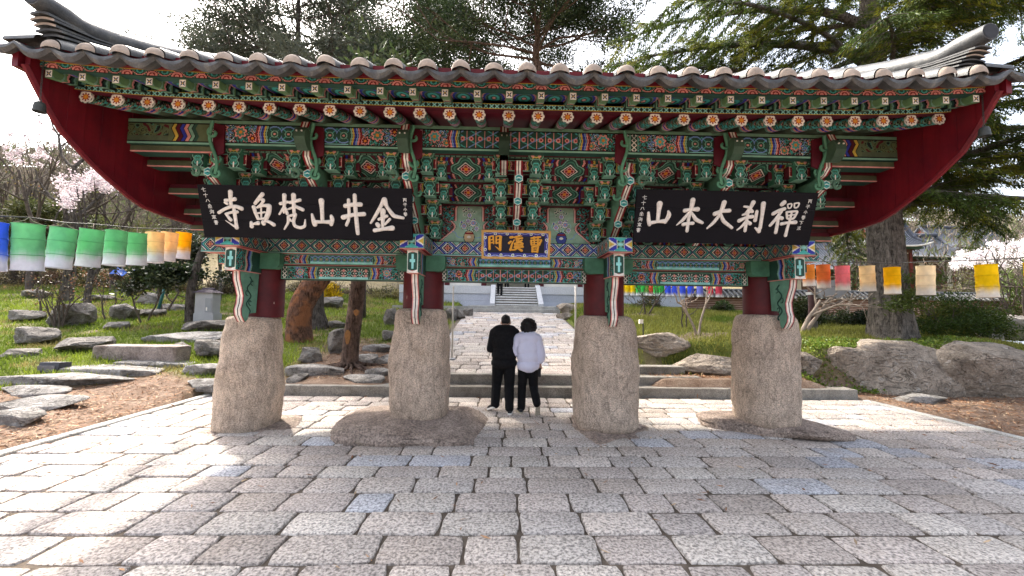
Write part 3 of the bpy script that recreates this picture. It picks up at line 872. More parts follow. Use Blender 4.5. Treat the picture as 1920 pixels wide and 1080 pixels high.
# rafters, flying rafters, eave boards ---------------------------------
M_PLASTER = plain_mat('tile_end_plaster', lin(158, 144, 130), .85, .15, .35, 9, .5, 40)
NR = 30
RXA, RXB = -4.56, 4.98
rx = np.linspace(RXA, RXB, NR)
SL = .30                                              # rafter slope
RZ = lambda x, y: 3.935 + rise(x) + SL * (y - 4.40)
FZ = lambda x, y: 3.985 + rise(x) + .235 * (y - 4.05)
rr = .062
def rafter_mesh():
    q = MB(); Lr = 1.75; nA = 20; cell = .012; nU = int(Lr / cell)
    u = np.linspace(0, Lr, nU + 1); an = np.linspace(0, 2 * np.pi, nA + 1)
    P = np.stack([np.broadcast_to(rr * np.sin(an)[None], (nU + 1, nA + 1)), np.broadcast_to(u[:, None], (nU + 1, nA + 1)), SL * u[:, None] - rr * np.cos(an)[None]], -1)
    A, B = np.meshgrid((u[:-1] + u[1:]) / 2, (an[:-1] + an[1:]) / 2 * rr, indexing='ij')
    q.grid(P, p_rafter(Lr, None)(A, B), flip=True)
    g = np.linspace(0, 1, 10)                          # painted flower on the end
    a2 = np.linspace(0, 2 * np.pi, 33)
    P = np.stack([rr * 1.16 * g[:, None] * np.sin(a2)[None], np.full((10, 33), -.004), rr * 1.16 * g[:, None] * np.cos(a2)[None]], -1)
    gm, am = np.meshgrid((g[:-1] + g[1:]) / 2, (a2[:-1] + a2[1:]) / 2, indexing='ij')
    C = canvas(gm, K); pet = np.abs(np.cos(am * 4))
    put(C, gm < .82 + .18 * pet, WH); put(C, (gm < .40 + .26 * pet), OR); put(C, (gm < .66) & (gm > .3) & (pet > .8), RD); put(C, (gm < .3), OR); put(C, gm < .14, YE)
    q.grid(P, C)
    return q
proto = None
for x in rx:
    if proto is None: o = rafter_mesh().build('rafter', PAINT, gate); proto = o.data
    else: o = link('rafter', proto, gate)
    o.location = Vector((x, 4.40, float(RZ(x, 4.40)))) - wloc(gate)
fxs = np.linspace(RXA - .02, RXB + .02, NR)
def fly_mesh():
    q = MB(); w_, h_, Lf = .075, .085, .95
    def side(u, v):
        a = canvas(u, lin(104, 138, 92))
        put(a, (np.hypot(u - .05, v - .05) < .07) & (np.hypot(u - .05, v - .05) > .055), GL)
        s = (u - .13 - .03 * np.abs(v / h_ - .5)) / .022; i = np.floor(s).astype(int)
        for j, c in enumerate((PK, K, GD, GL)): put(a, i == j, c)
        put(a, (u > .24) & (u < .36), K); put(a, (u > .255) & (u < .345) & (np.abs(v / h_ - .5) < .32), GD); put(a, (u > .28) & (u < .32) & (np.abs(v / h_ - .5) < .14), GL)
        put(a, (u > .40), lin(84, 60, 130)); put(a, (u > .46), lin(70, 100, 74))
        return a
    def face(u, v):
        x, y = (u - w_ / 2) / (w_ / 2), (v - h_ / 2) / (h_ / 2); a = canvas(u, YE)
        put(a, np.maximum(np.abs(x), np.abs(y)) < .8, WH); put(a, (np.abs(np.abs(x) - np.abs(y)) < .22) & (np.hypot(x, y) < .85), DB); put(a, np.hypot(x, y) < .2, YE)
        put(a, np.maximum(np.abs(x), np.abs(y)) > .9, OL)
        return a
    q.panel((-w_ / 2, 0, -h_ / 2), (1, 0, 0), (0, 0, 1), w_, h_, face, .006)
    d = np.array([0, 1, .235]); 
    for s in (-1, 1): q.panel((s * w_ / 2, 0, -h_ / 2), d, (0, 0, 1), Lf, h_, side, .009, flip=(s < 0))
    q.panel((-w_ / 2, 0, -h_ / 2), d, (1, 0, 0), Lf, w_, lambda u, v: side(u, v), .012)
    q.add([(-w_ / 2, 0, h_ / 2), (w_ / 2, 0, h_ / 2), (w_ / 2, Lf, h_ / 2 + .235 * Lf), (-w_ / 2, Lf, h_ / 2 + .235 * Lf)], [(0, 1, 2, 3)], G)
    return q
proto = None
for x in fxs:
    if proto is None: o = fly_mesh().build('flying_rafter', PAINT, gate); proto = o.data
    else: o = link('flying_rafter', proto, gate)
    o.location = Vector((x, 4.05, float(FZ(x, 4.05)))) - wloc(gate)
def curved_strip(q, y, dz0, dz1, fn, base, cell=.009, x0=None, x1=None, dy=0.0):
    x0, x1 = x0 or GXL + .0, x1 or GXR
    W, H = x1 - x0, dz1 - dz0
    nu, nv = int(W / cell), max(2, int(round(H / cell)))
    a, v = np.linspace(0, W, nu + 1), np.linspace(0, H, nv + 1)
    Z = base(x0 + a, y)
    P = np.stack([np.broadcast_to((x0 + a)[:, None], (nu + 1, nv + 1)), np.full((nu + 1, nv + 1), y) + dy * v[None] / H, Z[:, None] + dz0 + v[None]], -1)
    A, B = np.meshgrid((a[:-1] + a[1:]) / 2, (v[:-1] + v[1:]) / 2, indexing='ij')
    q.grid(P, fn(A, B))
def curved_sheet(q, ya, yb, za, zb, c, x0=None, x1=None, n=60):
    """flat sheet along the eave between (ya, za(x)) and (yb, zb(x))"""
    X = np.linspace(x0 or GXL, x1 or GXR, n)
    P = np.stack([np.stack([X, np.full(n, ya), za(X)], -1), np.stack([X, np.full(n, yb), zb(X)], -1)], 1)
    q.grid(P, c)
# band above the round rafters
q = MB()
curved_strip(q, 4.36, .055, .115, p_xband(.06), lambda x, y: RZ(x, 4.40), .0075)
curved_sheet(q, 4.36, 4.46, lambda x: RZ(x, 4.40) + .055, lambda x: RZ(x, 4.40) + .06, MR)
curved_sheet(q, 4.36, 4.46, lambda x: RZ(x, 4.40) + .115, lambda x: RZ(x, 4.40) + .118, YE)
q.build('rafter_band', PAINT, gate)
# band above the flying rafters
q = MB()
curved_strip(q, 4.03, .045, .115, p_eave(.245, .07), lambda x, y: FZ(x, 4.05), .0075)
curved_sheet(q, 4.03, 4.12, lambda x: FZ(x, 4.05) + .045, lambda x: FZ(x, 4.05) + .047, GD)
q.build('eave_band', PAINT, gate)
# soffit boards and red fascia
M_SOFF = plain_mat('soffit_red', lin(104, 14, 34), .6, .2, .2, 3)
q = MB()
curved_sheet(q, 4.42, 6.35, lambda x: RZ(x, 4.42) + .058, lambda x: RZ(x, 6.35) + .058, RD)
curved_sheet(q, 6.35, 8.85, lambda x: RZ(x, 6.35) + .058, lambda x: RZ(x, 3.85) + .058, RD)
q.build('soffit', M_SOFF, gate)
q = MB()
X = np.linspace(GXL, GXR, 1300)
def soff(u, v):
    a = canvas(u, lin(100, 130, 86)); p = (RXB - RXA + .04) / (NR - 1)
    x = np.mod(u + GXL - fxs[0], p) - p / 2
    r = np.hypot(x, (v - .26) * .55)
    put(a, np.abs(r - .115) < .022, BL); put(a, np.abs(r - .128) < .008, PK); put(a, r < .085, GD); put(a, np.abs(r - .05) < .014, TE); put(a, r < .02, PK)
    put(a, v < .05, lin(104, 84, 60))
    return a
W = GXR - GXL; a = np.linspace(0, W, 900); v = np.linspace(0, .36, 24)
P = np.stack([np.broadcast_to((GXL + a)[:, None], (900, 24)), np.broadcast_to(4.06 + v[None], (900, 24)), FZ(GXL + a, 4.05)[:, None] + .046 + .235 * v[None]], -1)
A, B = np.meshgrid((a[:-1] + a[1:]) / 2, (v[:-1] + v[1:]) / 2, indexing='ij')
q.grid(P, soff(A, B))
q.build('flying_soffit', PAINT, gate)
q = MB()
curved_strip(q, 3.99, .115, .215, lambda u, v: canvas(u, RD), lambda x, y: FZ(x, 4.05), .05, GXL - .1, GXR + .1, -.02)
curved_sheet(q, 3.99, 4.1, lambda x: FZ(x, 4.05) + .114, lambda x: FZ(x, 4.05) + .116, RD, GXL - .1, GXR + .1)
q.build('fascia_board', M_BOARD, gate)

# gable boards: broad red boarding with a bellied lower edge
gl = [(3.93, 4.10), (4.04, 3.93), (4.16, 3.76), (4.29, 3.60), (4.42, 3.51), (4.55, 3.42), (4.73, 3.31), (4.91, 3.22), (5.10, 3.13), (5.30, 3.06), (5.6, 3.03), (5.95, 3.02), (6.35, 3.02)]
gly = np.array([p[0] for p in gl]); glz = np.array([p[1] for p in gl])
topz = lambda y: np.where(y < 6.35, RZ(GX + 4.9, y), RZ(GX + 4.9, 12.7 - y)) + .30
for sx_, xg in ((-1, GXL), (1, GXR)):
    q = MB(); t = .05
    for k in range(26):                       # boards set side by side with fine seams
        ya, yb = 3.95 + k * 4.8 / 26, 3.95 + (k + 1) * 4.8 / 26 - .006
        bz = lambda y: np.interp(y if y < 6.35 else 12.7 - y, gly, glz)
        off = .004 * (k % 2)
        xi, xo = xg + sx_ * off * 1.0, xg + sx_ * t
        V = []
        for xx in (xi, xo):
            for yy in (ya, (ya + yb) / 2, yb): V.append((xx, yy, float(bz(yy))))
            for yy in (yb, (ya + yb) / 2, ya): V.append((xx, yy, float(topz(yy)) if 4.0 < yy < 8.7 else float(topz(np.clip(yy, 4.0, 8.7)))))
        q.add(V, [(0, 1, 2, 3, 4, 5)[::-1], (6, 7, 8, 9, 10, 11)] + [(i, (i + 1) % 6, 6 + (i + 1) % 6, 6 + i) for i in range(6)], RD)
    # rim along the lower edge
    path = [(xg + sx_ * t * .5, y, z) for y, z in zip(gly, glz)] + [(xg + sx_ * t * .5, 12.7 - y, z) for y, z in zip(gly[::-1][1:], glz[::-1][1:])]
    q.tube(path, .032, 6, RD)
    # heavy barge board that carries the corner of the eave
    pp = [(3.90, 4.06), (3.90, 4.30), (6.35, 5.05), (6.35, 4.72), (4.2, 4.06)]
    q.prism(pp, xg + sx_ * .06, xg + sx_ * .12, 'x', RD)
    pp = [(12.7 - y, z) for y, z in pp]
    q.prism(pp, xg + sx_ * .06, xg + sx_ * .12, 'x', RD)
    q.build('gable_board', M_BOARD, gate)

# tiles ---------------------------------------------------------------
M_TILE, nt, b = mat('roof_tile', .55, .5)
co = geopos(nt)
n1 = noise(nt, 6, 7, .7, co, .4)
c = ramp(nt, n1.outputs[0], [(.28, (.018, .019, .020)), (.52, (.062, .064, .064)), (.66, (.125, .118, .10)), (.8, (.25, .235, .20))]).outputs[0]
n2 = noise(nt, 70, 3, .6, co); f = ramp(nt, n2.outputs[0], [(.3, g3(.75)), (.7, g3(1.2))]).outputs[0]
c = mix(nt, c, f, 1.0, 'MULTIPLY'); L(nt, c, b.inputs['Base Color'])
bump(nt, b, n1.outputs[0], .5, .015)
TX0, TX1 = GXL - .02, GXR + .02
NT_ = 31
tx = np.linspace(TX0, TX1, NT_)
TP = tx[1] - tx[0]
def roof_z(x, y):
    d = np.abs(np.asarray(y, float) - 6.35); d = 2.5 - d
    return 4.115 + rise(x) * 1.35 + .40 * d + .035 * d * d
ys_f = np.arange(EY, 6.3501, .25); 
# hollow tiles
q = MB()
nx = (NT_ + 1) * 12
X = np.linspace(TX0 - TP * .5, TX1 + TP * .5, nx + 1)
sag = -.062 * (1 - ((np.mod((X - TX0) / TP, 1) - .5) * 2) ** 2)
for k in range(len(ys_f) - 1):
    ya, yb = ys_f[k], ys_f[k + 1] + .02
    for yA, yB in ((ya, yb), (12.7 - ya, 12.7 - yb)):
        P = np.stack([np.stack([X, np.full_like(X, yA), roof_z(X, yA) + sag + .012], -1), np.stack([X, np.full_like(X, yB), roof_z(X, yB) + sag - .006], -1)], 1)
        q.grid(P, g3(.1))
        P2 = np.stack([P[:, 0], P[:, 0] + np.array([0, .004, -.03])], 1); q.grid(P2, g3(.1))
for s, yE in ((0, EY), (1, 12.7 - EY)):        # drip tiles at the eave: deep crescents
    th = -.045 - .035 * (1 - ((np.mod((X - TX0) / TP, 1) - .5) * 2) ** 2)
    top = roof_z(X, yE) + sag + .014
    sg = -1 if s == 0 else 1
    P = np.stack([np.stack([X, np.full_like(X, yE + sg * .025), top], -1), np.stack([X, np.full_like(X, yE + sg * .03), top + th * .5], -1), np.stack([X, np.full_like(X, yE + sg * .005), top + th], -1), np.stack([X, np.full_like(X, yE - sg * .12), top + th * .7 + .03], -1)], 1)
    q.grid(P, g3(.1))
    P = np.stack([np.stack([X, np.full_like(X, yE + sg * .025), top], -1), np.stack([X, np.full_like(X, yE - sg * .05), top + .02], -1)], 1); q.grid(P, g3(.1))
q.build('hollow_tiles', M_TILE, gate, True, angle=40)
# round tile rows, each with a whitish plaster plug at the eave
r_t = .088
def row_mesh(x):
    q = MB(); an = np.linspace(-.15, math.pi + .15, 13)
    for half in (0, 1):
        for k in range(len(ys_f) - 1):
            ya, yb = ys_f[k], ys_f[k + 1] + .004
            if half: ya, yb = 12.7 - ya, 12.7 - yb
            ra, rb = r_t * 1.03, r_t * .95
            jx = (random.random() - .5) * .012
            A = np.stack([x + jx + ra * np.cos(an), np.full_like(an, ya), float(roof_z(x, ya)) + .006 + ra * np.sin(an)], -1)
            B = np.stack([x + jx + rb * np.cos(an), np.full_like(an, yb), float(roof_z(x, yb)) + .006 + rb * np.sin(an)], -1)
            q.grid(np.stack([A, B], 1), g3(.1))
        yE = EY if not half else 12.7 - EY; sg = -1 if not half else 1
        zE = float(roof_z(x, yE)) + .006
        g = np.linspace(0, 1, 7); jr = .92 + random.random() * .16; bul = .03 + .03 * random.random()
        rim = r_t * 1.04
        P = np.stack([x + rim * g[:, None] * np.cos(an)[None] * 1.0, np.broadcast_to((yE + sg * (.012 + bul * np.sqrt(np.clip(1 - g ** 2, 0, 1))))[:, None], (7, 13)), zE - .012 + rim * jr * g[:, None] * np.sin(an)[None]], -1)
        P[..., 2] += .01 * (fbm(P[..., 0] * 9, P[..., 2] * 9, x, 4) - .5)
        q.grid(P, g3(.1), 1)
    return q
for x in tx[1:-1]: row_mesh(x).build('round_tile_row', [M_TILE, M_PLASTER], gate, True, angle=50)
# main ridge
q = MB()
for k in range(5): q.box(TX0 + .1, TX1 - .1, 6.35 - .13 + .006 * (k % 2), 6.35 + .13 - .006 * (k % 2), 5.28 + k * .045, 5.28 + k * .045 + .04, g3(.1))
q.tube([(x, 6.35, 5.52) for x in np.linspace(TX0, TX1, 30)], .1, 10, g3(.1))
q.build('main_ridge', M_TILE, gate, angle=40)
unit_ = lambda v: v / np.linalg.norm(v)
M_DARKT = plain_mat('dark_end_tile', (.022, .022, .024), .6, .3, .4, 20)
# gable ridges sweeping down the verge and kicking up at the eave
for sx_, xg in ((-1, TX0 + .2), (1, TX1 - .27)):
    for back in (0, 1):
        q = MB()
        Yk = np.linspace(3.98, 6.3, 34)
        base = roof_z(xg, Yk) + .075
        tt = np.clip((5.4 - Yk) / 1.42, 0, 1)
        top = base + (.12 + .10 * tt ** 1.9 if sx_ < 0 else .12 + .05 * tt ** 1.9)
        nl = 6
        YY = Yk if not back else 12.7 - Yk
        for k in range(nl):
            za = base + (top - base) * k / nl; zb = base + (top - base) * (k + 1) / nl - .012
            hw = .125 + .018 * ((k + 1) % 2) - .007 * k
            endpull = -.03 * k * (1 if not back else -1)
            P = []
            arc = lambda u: .022 * math.cos(u * math.pi / 2)
            for u, zz in [(e, zb) for e in np.linspace(-1, 1, 7)] + [(e, za) for e in np.linspace(1, -1, 7)] + [(-1, zb)]:
                dx = hw * u; zz = zz + arc(u) - .012
                yv = YY.copy(); yv[:4] += endpull * (1 - np.arange(4) / 4)
                wob = .006 * np.sin(YY * 9 + k * 2)
                P.append(np.stack([np.full_like(YY, xg + dx) + wob, yv, zz], -1))
            P = np.stack(P, 1); q.grid(P, g3(.1))
            q.add(P[0, :14], [tuple(range(14))], g3(.1), 1 if k in (3, 4) else 0)
        pts = np.stack([np.full_like(YY, xg), YY, top + .02], -1)
        fz = 1 if not back else -1
        pts[0, 1] -= fz * .22; pts[1, 1] -= fz * .16; pts[2, 1] -= fz * .1; pts[3, 1] -= fz * .05
        pts[0, 2] += .07; pts[1, 2] += .05; pts[2, 2] += .03
        q.tube(pts, np.concatenate([[.085, .10, .108], np.full(len(pts) - 3, .105)]), 14, g3(.1))
        T0 = unit_(pts[0] - pts[1]); S0 = np.array([1.0, 0, 0]); U0 = np.cross(S0, T0); ca_ = np.linspace(0, 2 * np.pi, 16, endpoint=False)
        q.add([pts[0] + T0 * .004 + .074 * (S0 * math.cos(a) + U0 * math.sin(a)) for a in ca_], [tuple(range(16))], g3(.1), 2)
        q.build('gable_ridge', [M_TILE, M_PLASTER, M_DARKT], gate, True, angle=45)
    # verge tiles lying crosswise outside the ridge
    q = MB(); an = np.linspace(0, math.pi, 9)
    for yv in np.arange(3.95, 8.8, .21):
        zc = float(roof_z(xg, yv)) + .02
        Lx = .30
        A = np.stack([np.full_like(an, xg + sx_ * .08), yv + .075 * np.cos(an), zc + .04 + .075 * np.sin(an)], -1); B = A.copy(); B[:, 0] += sx_ * Lx; B[:, 2] -= .02
        q.grid(np.stack([A, B], 1), g3(.1)); q.add(B, [tuple(range(9))], g3(.1), 1)
        an2 = np.linspace(math.pi, 2 * math.pi, 7)
        A = np.stack([np.full_like(an2, xg + sx_ * .06), yv + .105 + .09 * np.cos(an2), zc + .05 + .05 * np.sin(an2)], -1); B = A.copy(); B[:, 0] += sx_ * (Lx + .05); B[:, 2] -= .02
        for dz in (0, -.03): q.grid(np.stack([A, B], 1) + np.array([0, 0, dz]), g3(.1))
    q.build('verge_tiles', [M_TILE, M_PLASTER], gate, True, angle=45)

STROKES = {'A':[[[422,548,59],[410,472,49],[405,375,42]],[[343,443,42],[406,448,35],[463,460,52]],[[332,416,31],[357,402,38]],[[238,288,42],[311,332,38],[393,365,42],[464,370,45],[529,343,56]],[[323,272,35],[396,295,32],[467,300,42]],[[434,334,42],[434,264,46],[433,165,42],[433,101,53]],[[430,101,35],[372,139,21],[302,188,7]],[[328,262,32],[351,227,42],[371,199,46]],[[817,528,52],[764,472,49],[710,413,42]],[[776,459,21],[832,463,42],[781,397,32],[728,361,28]],[[686,367,49],[697,290,42],[722,220,42]],[[728,361,28],[815,390,35],[878,384,56]],[[884,378,60],[866,300,63],[821,222,57]],[[714,213,28],[779,221,28],[828,226,35]],[[776,355,22],[761,221,23]],[[710,287,24],[818,303,24]],[[627,169,39],[627,119,53]],[[641,148,25],[714,163,53]],[[779,175,53],[784,161,57]],[[810,190,35],[865,180,42],[910,145,50]],[[1090,520,56],[1076,402,42],[1057,304,28]],[[1028,415,42],[1122,438,35]],[[1064,367,35],[998,282,25]],[[1085,361,28],[1097,291,42]],[[1205,522,63],[1193,384,46],[1187,306,42]],[[1149,431,42],[1279,465,42]],[[1177,369,28],[1118,347,25]],[[1227,377,42],[1300,344,49]],[[1106,249,39],[1098,177,35],[1038,91,21]],[[1107,256,32],[1202,286,35]],[[1201,279,42],[1163,193,43],[1177,129,43],[1246,109,43],[1305,131,39],[1318,217,18]],[[1128,221,21],[1136,199,28]],[[1548,458,74],[1546,363,52],[1538,215,49]],[[1412,287,30],[1425,198,60],[1436,161,64]],[[1439,191,52],[1536,192,37],[1648,194,60]],[[1645,164,49],[1667,232,60],[1655,269,41]],[[1845,402,56],[1950,422,52],[2039,424,59]],[[1807,257,63],[1940,293,49],[2075,303,56]],[[1892,476,44],[1886,311,41],[1871,221,41],[1840,160,41]],[[1974,536,52],[1971,312,52],[1974,148,56],[1978,53,49]],[[2347,485,74],[2306,422,48],[2223,287,45],[2157,193,30]],[[2353,467,67],[2372,401,45],[2455,284,56],[2574,262,38]],[[2320,348,71],[2304,139,38]],[[2261,239,38],[2365,282,41]],[[2238,175,56],[2249,160,60]],[[2400,242,38],[2336,177,30]],[[2199,95,53],[2317,116,45],[2428,130,68]]],'B':[[[291,477,80],[290,392,55],[290,269,48]],[[158,361,33],[169,267,55],[187,209,48]],[[192,228,52],[286,248,37],[388,257,59]],[[389,242,44],[419,301,55],[435,344,66],[416,383,33]],[[717,532,69],[714,450,58],[703,378,44],[695,277,41],[697,135,45]],[[630,398,55],[705,414,37],[796,419,62]],[[683,363,37],[621,276,44],[549,209,16]],[[726,371,33],[790,286,55],[885,244,41]],[[637,218,52],[694,233,37],[760,235,48]],[[1133,511,66],[1116,415,55],[1086,328,44],[1026,240,44],[962,174,26]],[[1033,363,59],[1111,400,44],[1216,409,55]],[[1111,357,41],[1162,271,52],[1288,187,41]],[[1515,520,59],[1491,452,44],[1433,365,33]],[[1404,465,26],[1468,459,37],[1523,402,44]],[[1371,280,52],[1449,322,37],[1535,338,52]],[[1471,401,37],[1468,256,45],[1473,150,41]],[[1458,271,33],[1418,204,33],[1366,159,19]],[[1463,286,30],[1522,246,52]],[[1405,357,28],[1508,402,31]],[[1585,404,41],[1581,288,48]],[[1651,505,66],[1662,369,46],[1668,187,46]],[[1660,187,46],[1661,146,52]],[[1661,146,45],[1604,189,26]],[[1898,503,55],[1922,528,59]],[[1805,379,48],[1874,423,44],[1943,446,48]],[[1906,410,43],[1853,307,43],[1795,226,37]],[[1881,337,41],[1890,235,43],[1888,135,46]],[[1890,344,33],[1932,323,52]],[[1975,504,18],[2031,520,19],[2030,459,19],[1991,447,19],[1975,504,18]],[[2061,517,19],[2129,530,21],[2117,465,21],[2071,457,21],[2061,517,19]],[[1982,404,28],[2127,421,31],[2093,319,31],[2004,317,28],[1982,404,28]],[[2051,412,24],[2048,318,31],[2034,194,39],[2030,97,44]],[[1992,357,21],[2100,374,21]],[[1943,249,45],[2026,267,34],[2125,274,54]]],'P':[[[103,286,35],[107,128,36]],[[100,292,23],[155,309,24]],[[155,308,24],[162,206,24]],[[115,252,17],[156,258,17]],[[115,211,17],[156,217,17]],[[193,294,24],[236,317,29],[264,295,29]],[[255,295,38],[250,207,42],[253,119,32]],[[197,288,24],[197,206,24]],[[202,253,17],[243,260,17]],[[197,206,22],[243,219,22]],[[250,113,26],[186,165,7]],[[390,290,35],[413,295,38]],[[371,212,32],[394,233,29]],[[393,121,38],[412,210,22],[440,257,16]],[[442,290,26],[485,305,34],[537,322,32]],[[463,270,22],[521,282,23],[547,283,26]],[[515,279,26],[461,240,28],[522,236,28],[545,253,23]],[[447,205,29],[522,227,29],[552,207,32]],[[450,187,24],[552,189,24]],[[448,157,32],[559,164,32]],[[489,156,32],[449,116,26],[405,122,22]],[[498,141,26],[543,112,36]],[[708,309,22],[712,198,22]],[[757,323,24],[762,199,25]],[[669,284,24],[790,303,26]],[[664,254,21],[806,263,21]],[[668,250,30],[676,197,30]],[[805,255,29],[780,193,29]],[[674,224,15],[796,229,15]],[[675,191,20],[786,193,20]],[[688,165,29],[691,100,29]],[[766,168,29],[757,95,29]],[[687,165,25],[769,169,25]],[[688,134,18],[764,138,18]],[[689,103,27],[757,103,27]]]}
# ------------------------------------------------------------------ SIGN BOARDS (hung in front of the bracket sets)
def stroke(q, pts, o, upv, nrm, depth, C, lift=0.004):
    p = np.array([[a[0], a[1]] for a in pts], float) / 1000; wd = np.array([a[2] for a in pts], float) / 1000
    d = np.concatenate([[0], np.cumsum(np.hypot(*np.diff(p, axis=0).T))]); n = max(6, int(d[-1] / .012))
    t = np.linspace(0, d[-1], n)
    def sm(a):
        b = np.interp(t, d, a)
        for _ in range(3): b[1:-1] = (b[:-2] + 2 * b[1:-1] + b[2:]) / 4
        return b
    X, Y, W = sm(p[:, 0]), sm(p[:, 1]), sm(wd)
    T = np.stack([np.gradient(X), np.gradient(Y)], 1); T /= np.linalg.norm(T, axis=1)[:, None] + 1e-9
    e = np.array([1.0, .93, .75, .45, .06])
    def cap(i, s):
        rr = W[i] / 2; k = np.sqrt(np.clip(1 - e ** 2, 0, 1)) if False else None
        return [(X[i] + s * T[i, 0] * rr * math.sin(a), Y[i] + s * T[i, 1] * rr * math.sin(a), W[i] * max(.05, math.cos(a)), T[i]) for a in (.4, .8, 1.15, 1.5)]
    R = cap(0, -1)[::-1] + [(X[i], Y[i], W[i], T[i]) for i in range(n)] + cap(n - 1, 1)
    an = np.linspace(0, np.pi, 7)
    P = []
    for x, y, w_, tt in R:
        nx, ny = -tt[1], tt[0]
        a = x + nx * w_ / 2 * np.cos(an); b = y + ny * w_ / 2 * np.cos(an); h = lift + depth * min(1, w_ / .05) * np.sin(an) ** .7
        P.append(o + a[:, None] * np.array([1, 0, 0]) + b[:, None] * upv + h[:, None] * nrm)
    q.grid(np.array(P), C)
M_BRONZE = plain_mat('green_bronze', (.045, .05, .045), .6, .4, .4, 14)
M_SIGN = plain_mat('black_lacquer', (.0045, .0042, .0068), .65, .15, .3, 2.5)
M_LET = attr_mat('sign_lettering', .55, .3, .22, 30, .2)
PLQ0, PLQU, PLQW, PLQH = (-.2857, 5.50, 2.478), -.333, .928, .387
SG = {'A': ((-3.867, 5.30, 2.698), -.314, 2.68, .636, -.03), 'B': ((1.738, 5.30, 2.728), -.333, 2.375, .66, 0), 'P': (PLQ0, PLQU, PLQW, PLQH, 0)}
GLY = {'seven': [(0, .6, 1, .75), (.45, 1, .45, .1), (.45, .1, 1, .15)], 'ten': [(0, .6, 1, .65), (.5, 1, .5, 0)], 'eight': [(.35, .8, .05, .2), (.6, .85, .95, .2)],
       'feather': [(.5, 1, .1, .65), (.5, 1, .9, .65), (.3, .6, .7, .6), (.15, .5, .15, 0), (.45, .5, .45, 0), (.55, .5, .55, 0), (.9, .5, .9, 0)],
       'sea': [(.1, .9, .2, .8), (0, .6, .15, .5), (0, 0, .25, .35), (.4, 1, .35, .8), (.35, .8, 1, .8), (.45, .6, .9, .6), (.45, .6, .4, .1), (.9, .6, .85, 0), (.35, .35, 1, .35)],
       'east': [(0, .85, 1, .85), (.5, 1, .5, 0), (.2, .65, .8, .65), (.2, .65, .2, .35), (.8, .65, .8, .35), (.2, .35, .8, .35), (.5, .35, 0, .05), (.5, .35, 1, .05)],
       'book': [(.2, .95, .8, .95), (0, .8, 1, .8), (.2, .65, .8, .65), (.5, 1, .5, .45), (0, .48, 1, .48), (.25, .35, .75, .35), (.25, .35, .25, 0), (.75, .35, .75, 0), (.25, 0, .75, 0), (.25, .18, .75, .18)],
       'third': [(0, .95, 1, .95), (.1, .7, .9, .7), (.1, .7, .1, 0), (.9, .7, .9, 0), (.5, .95, .2, .2), (.5, .5, .75, .25)], 'child': [(.1, .95, .9, .95), (.9, .95, .5, .65), (.5, .65, .5, 0), (0, .5, 1, .5)],
       'small': [(.5, 1, .5, 0), (.25, .7, .05, .3), (.75, .7, .95, .3)], 'spring': [(.1, .95, .9, .95), (.1, .8, .9, .8), (0, .62, 1, .62), (.5, 1, .05, .3), (.5, .62, 1, .3), (.3, .4, .7, .4), (.3, .4, .3, 0), (.7, .4, .7, 0), (.3, 0, .7, 0), (.3, .2, .7, .2)],
       'below': [(0, .95, 1, .95), (.5, .95, .5, 0), (.5, .6, .85, .4)], 'wash': [(.05, .85, .2, .7), (0, 0, .25, .4), (.35, .9, .95, .9), (.4, .65, .9, .65), (.5, .65, .35, 0), (.7, .65, .7, .1), (.7, .1, 1, .15)]}
def column_text(q, o, upv, nrm, x, y0, chars, s, dy, lean=0.0):
    for i, ch in enumerate(chars):
        ox, oy = x + lean * i, y0 - i * dy
        for a in GLY[ch]:
            stroke(q, [(1000 * (ox + a[0] * s), 1000 * (oy + a[1] * s), 7), (1000 * (ox + a[2] * s), 1000 * (oy + a[3] * s), 6)], o, upv, nrm, .003, lin(214, 212, 206), .0035)
def sign(key, name, label, C):
    o, uy, W, H, sk_ = SG[key]; o = np.array(o); upv = np.array([0, uy, math.sqrt(1 - uy * uy)]); nrm = np.array([0, -upv[2], upv[1]])
    nrm = -np.cross(upv, [1, 0, 0]) if np.cross(upv, [1, 0, 0])[1] > 0 else np.cross(upv, [1, 0, 0])
    t = thing(name, label, 'sign', tuple(o + np.array([W / 2, 0, 0])))
    return t, o, upv, nrm, W, H
def slab(q, o, upv, nrm, x0, x1, y0, y1, h0, h1, C, mi=0, shear=0.0):
    V = [o + np.array([1, 0, 0]) * (x + shear * y) + upv * y + nrm * h for h in (h0, h1) for (x, y) in ((x0, y0), (x1, y0), (x1, y1), (x0, y1))]
    q.add(V, [(3, 2, 1, 0), (4, 5, 6, 7), (0, 1, 5, 4), (1, 2, 6, 5), (2, 3, 7, 6), (3, 0, 4, 7)], C, mi)
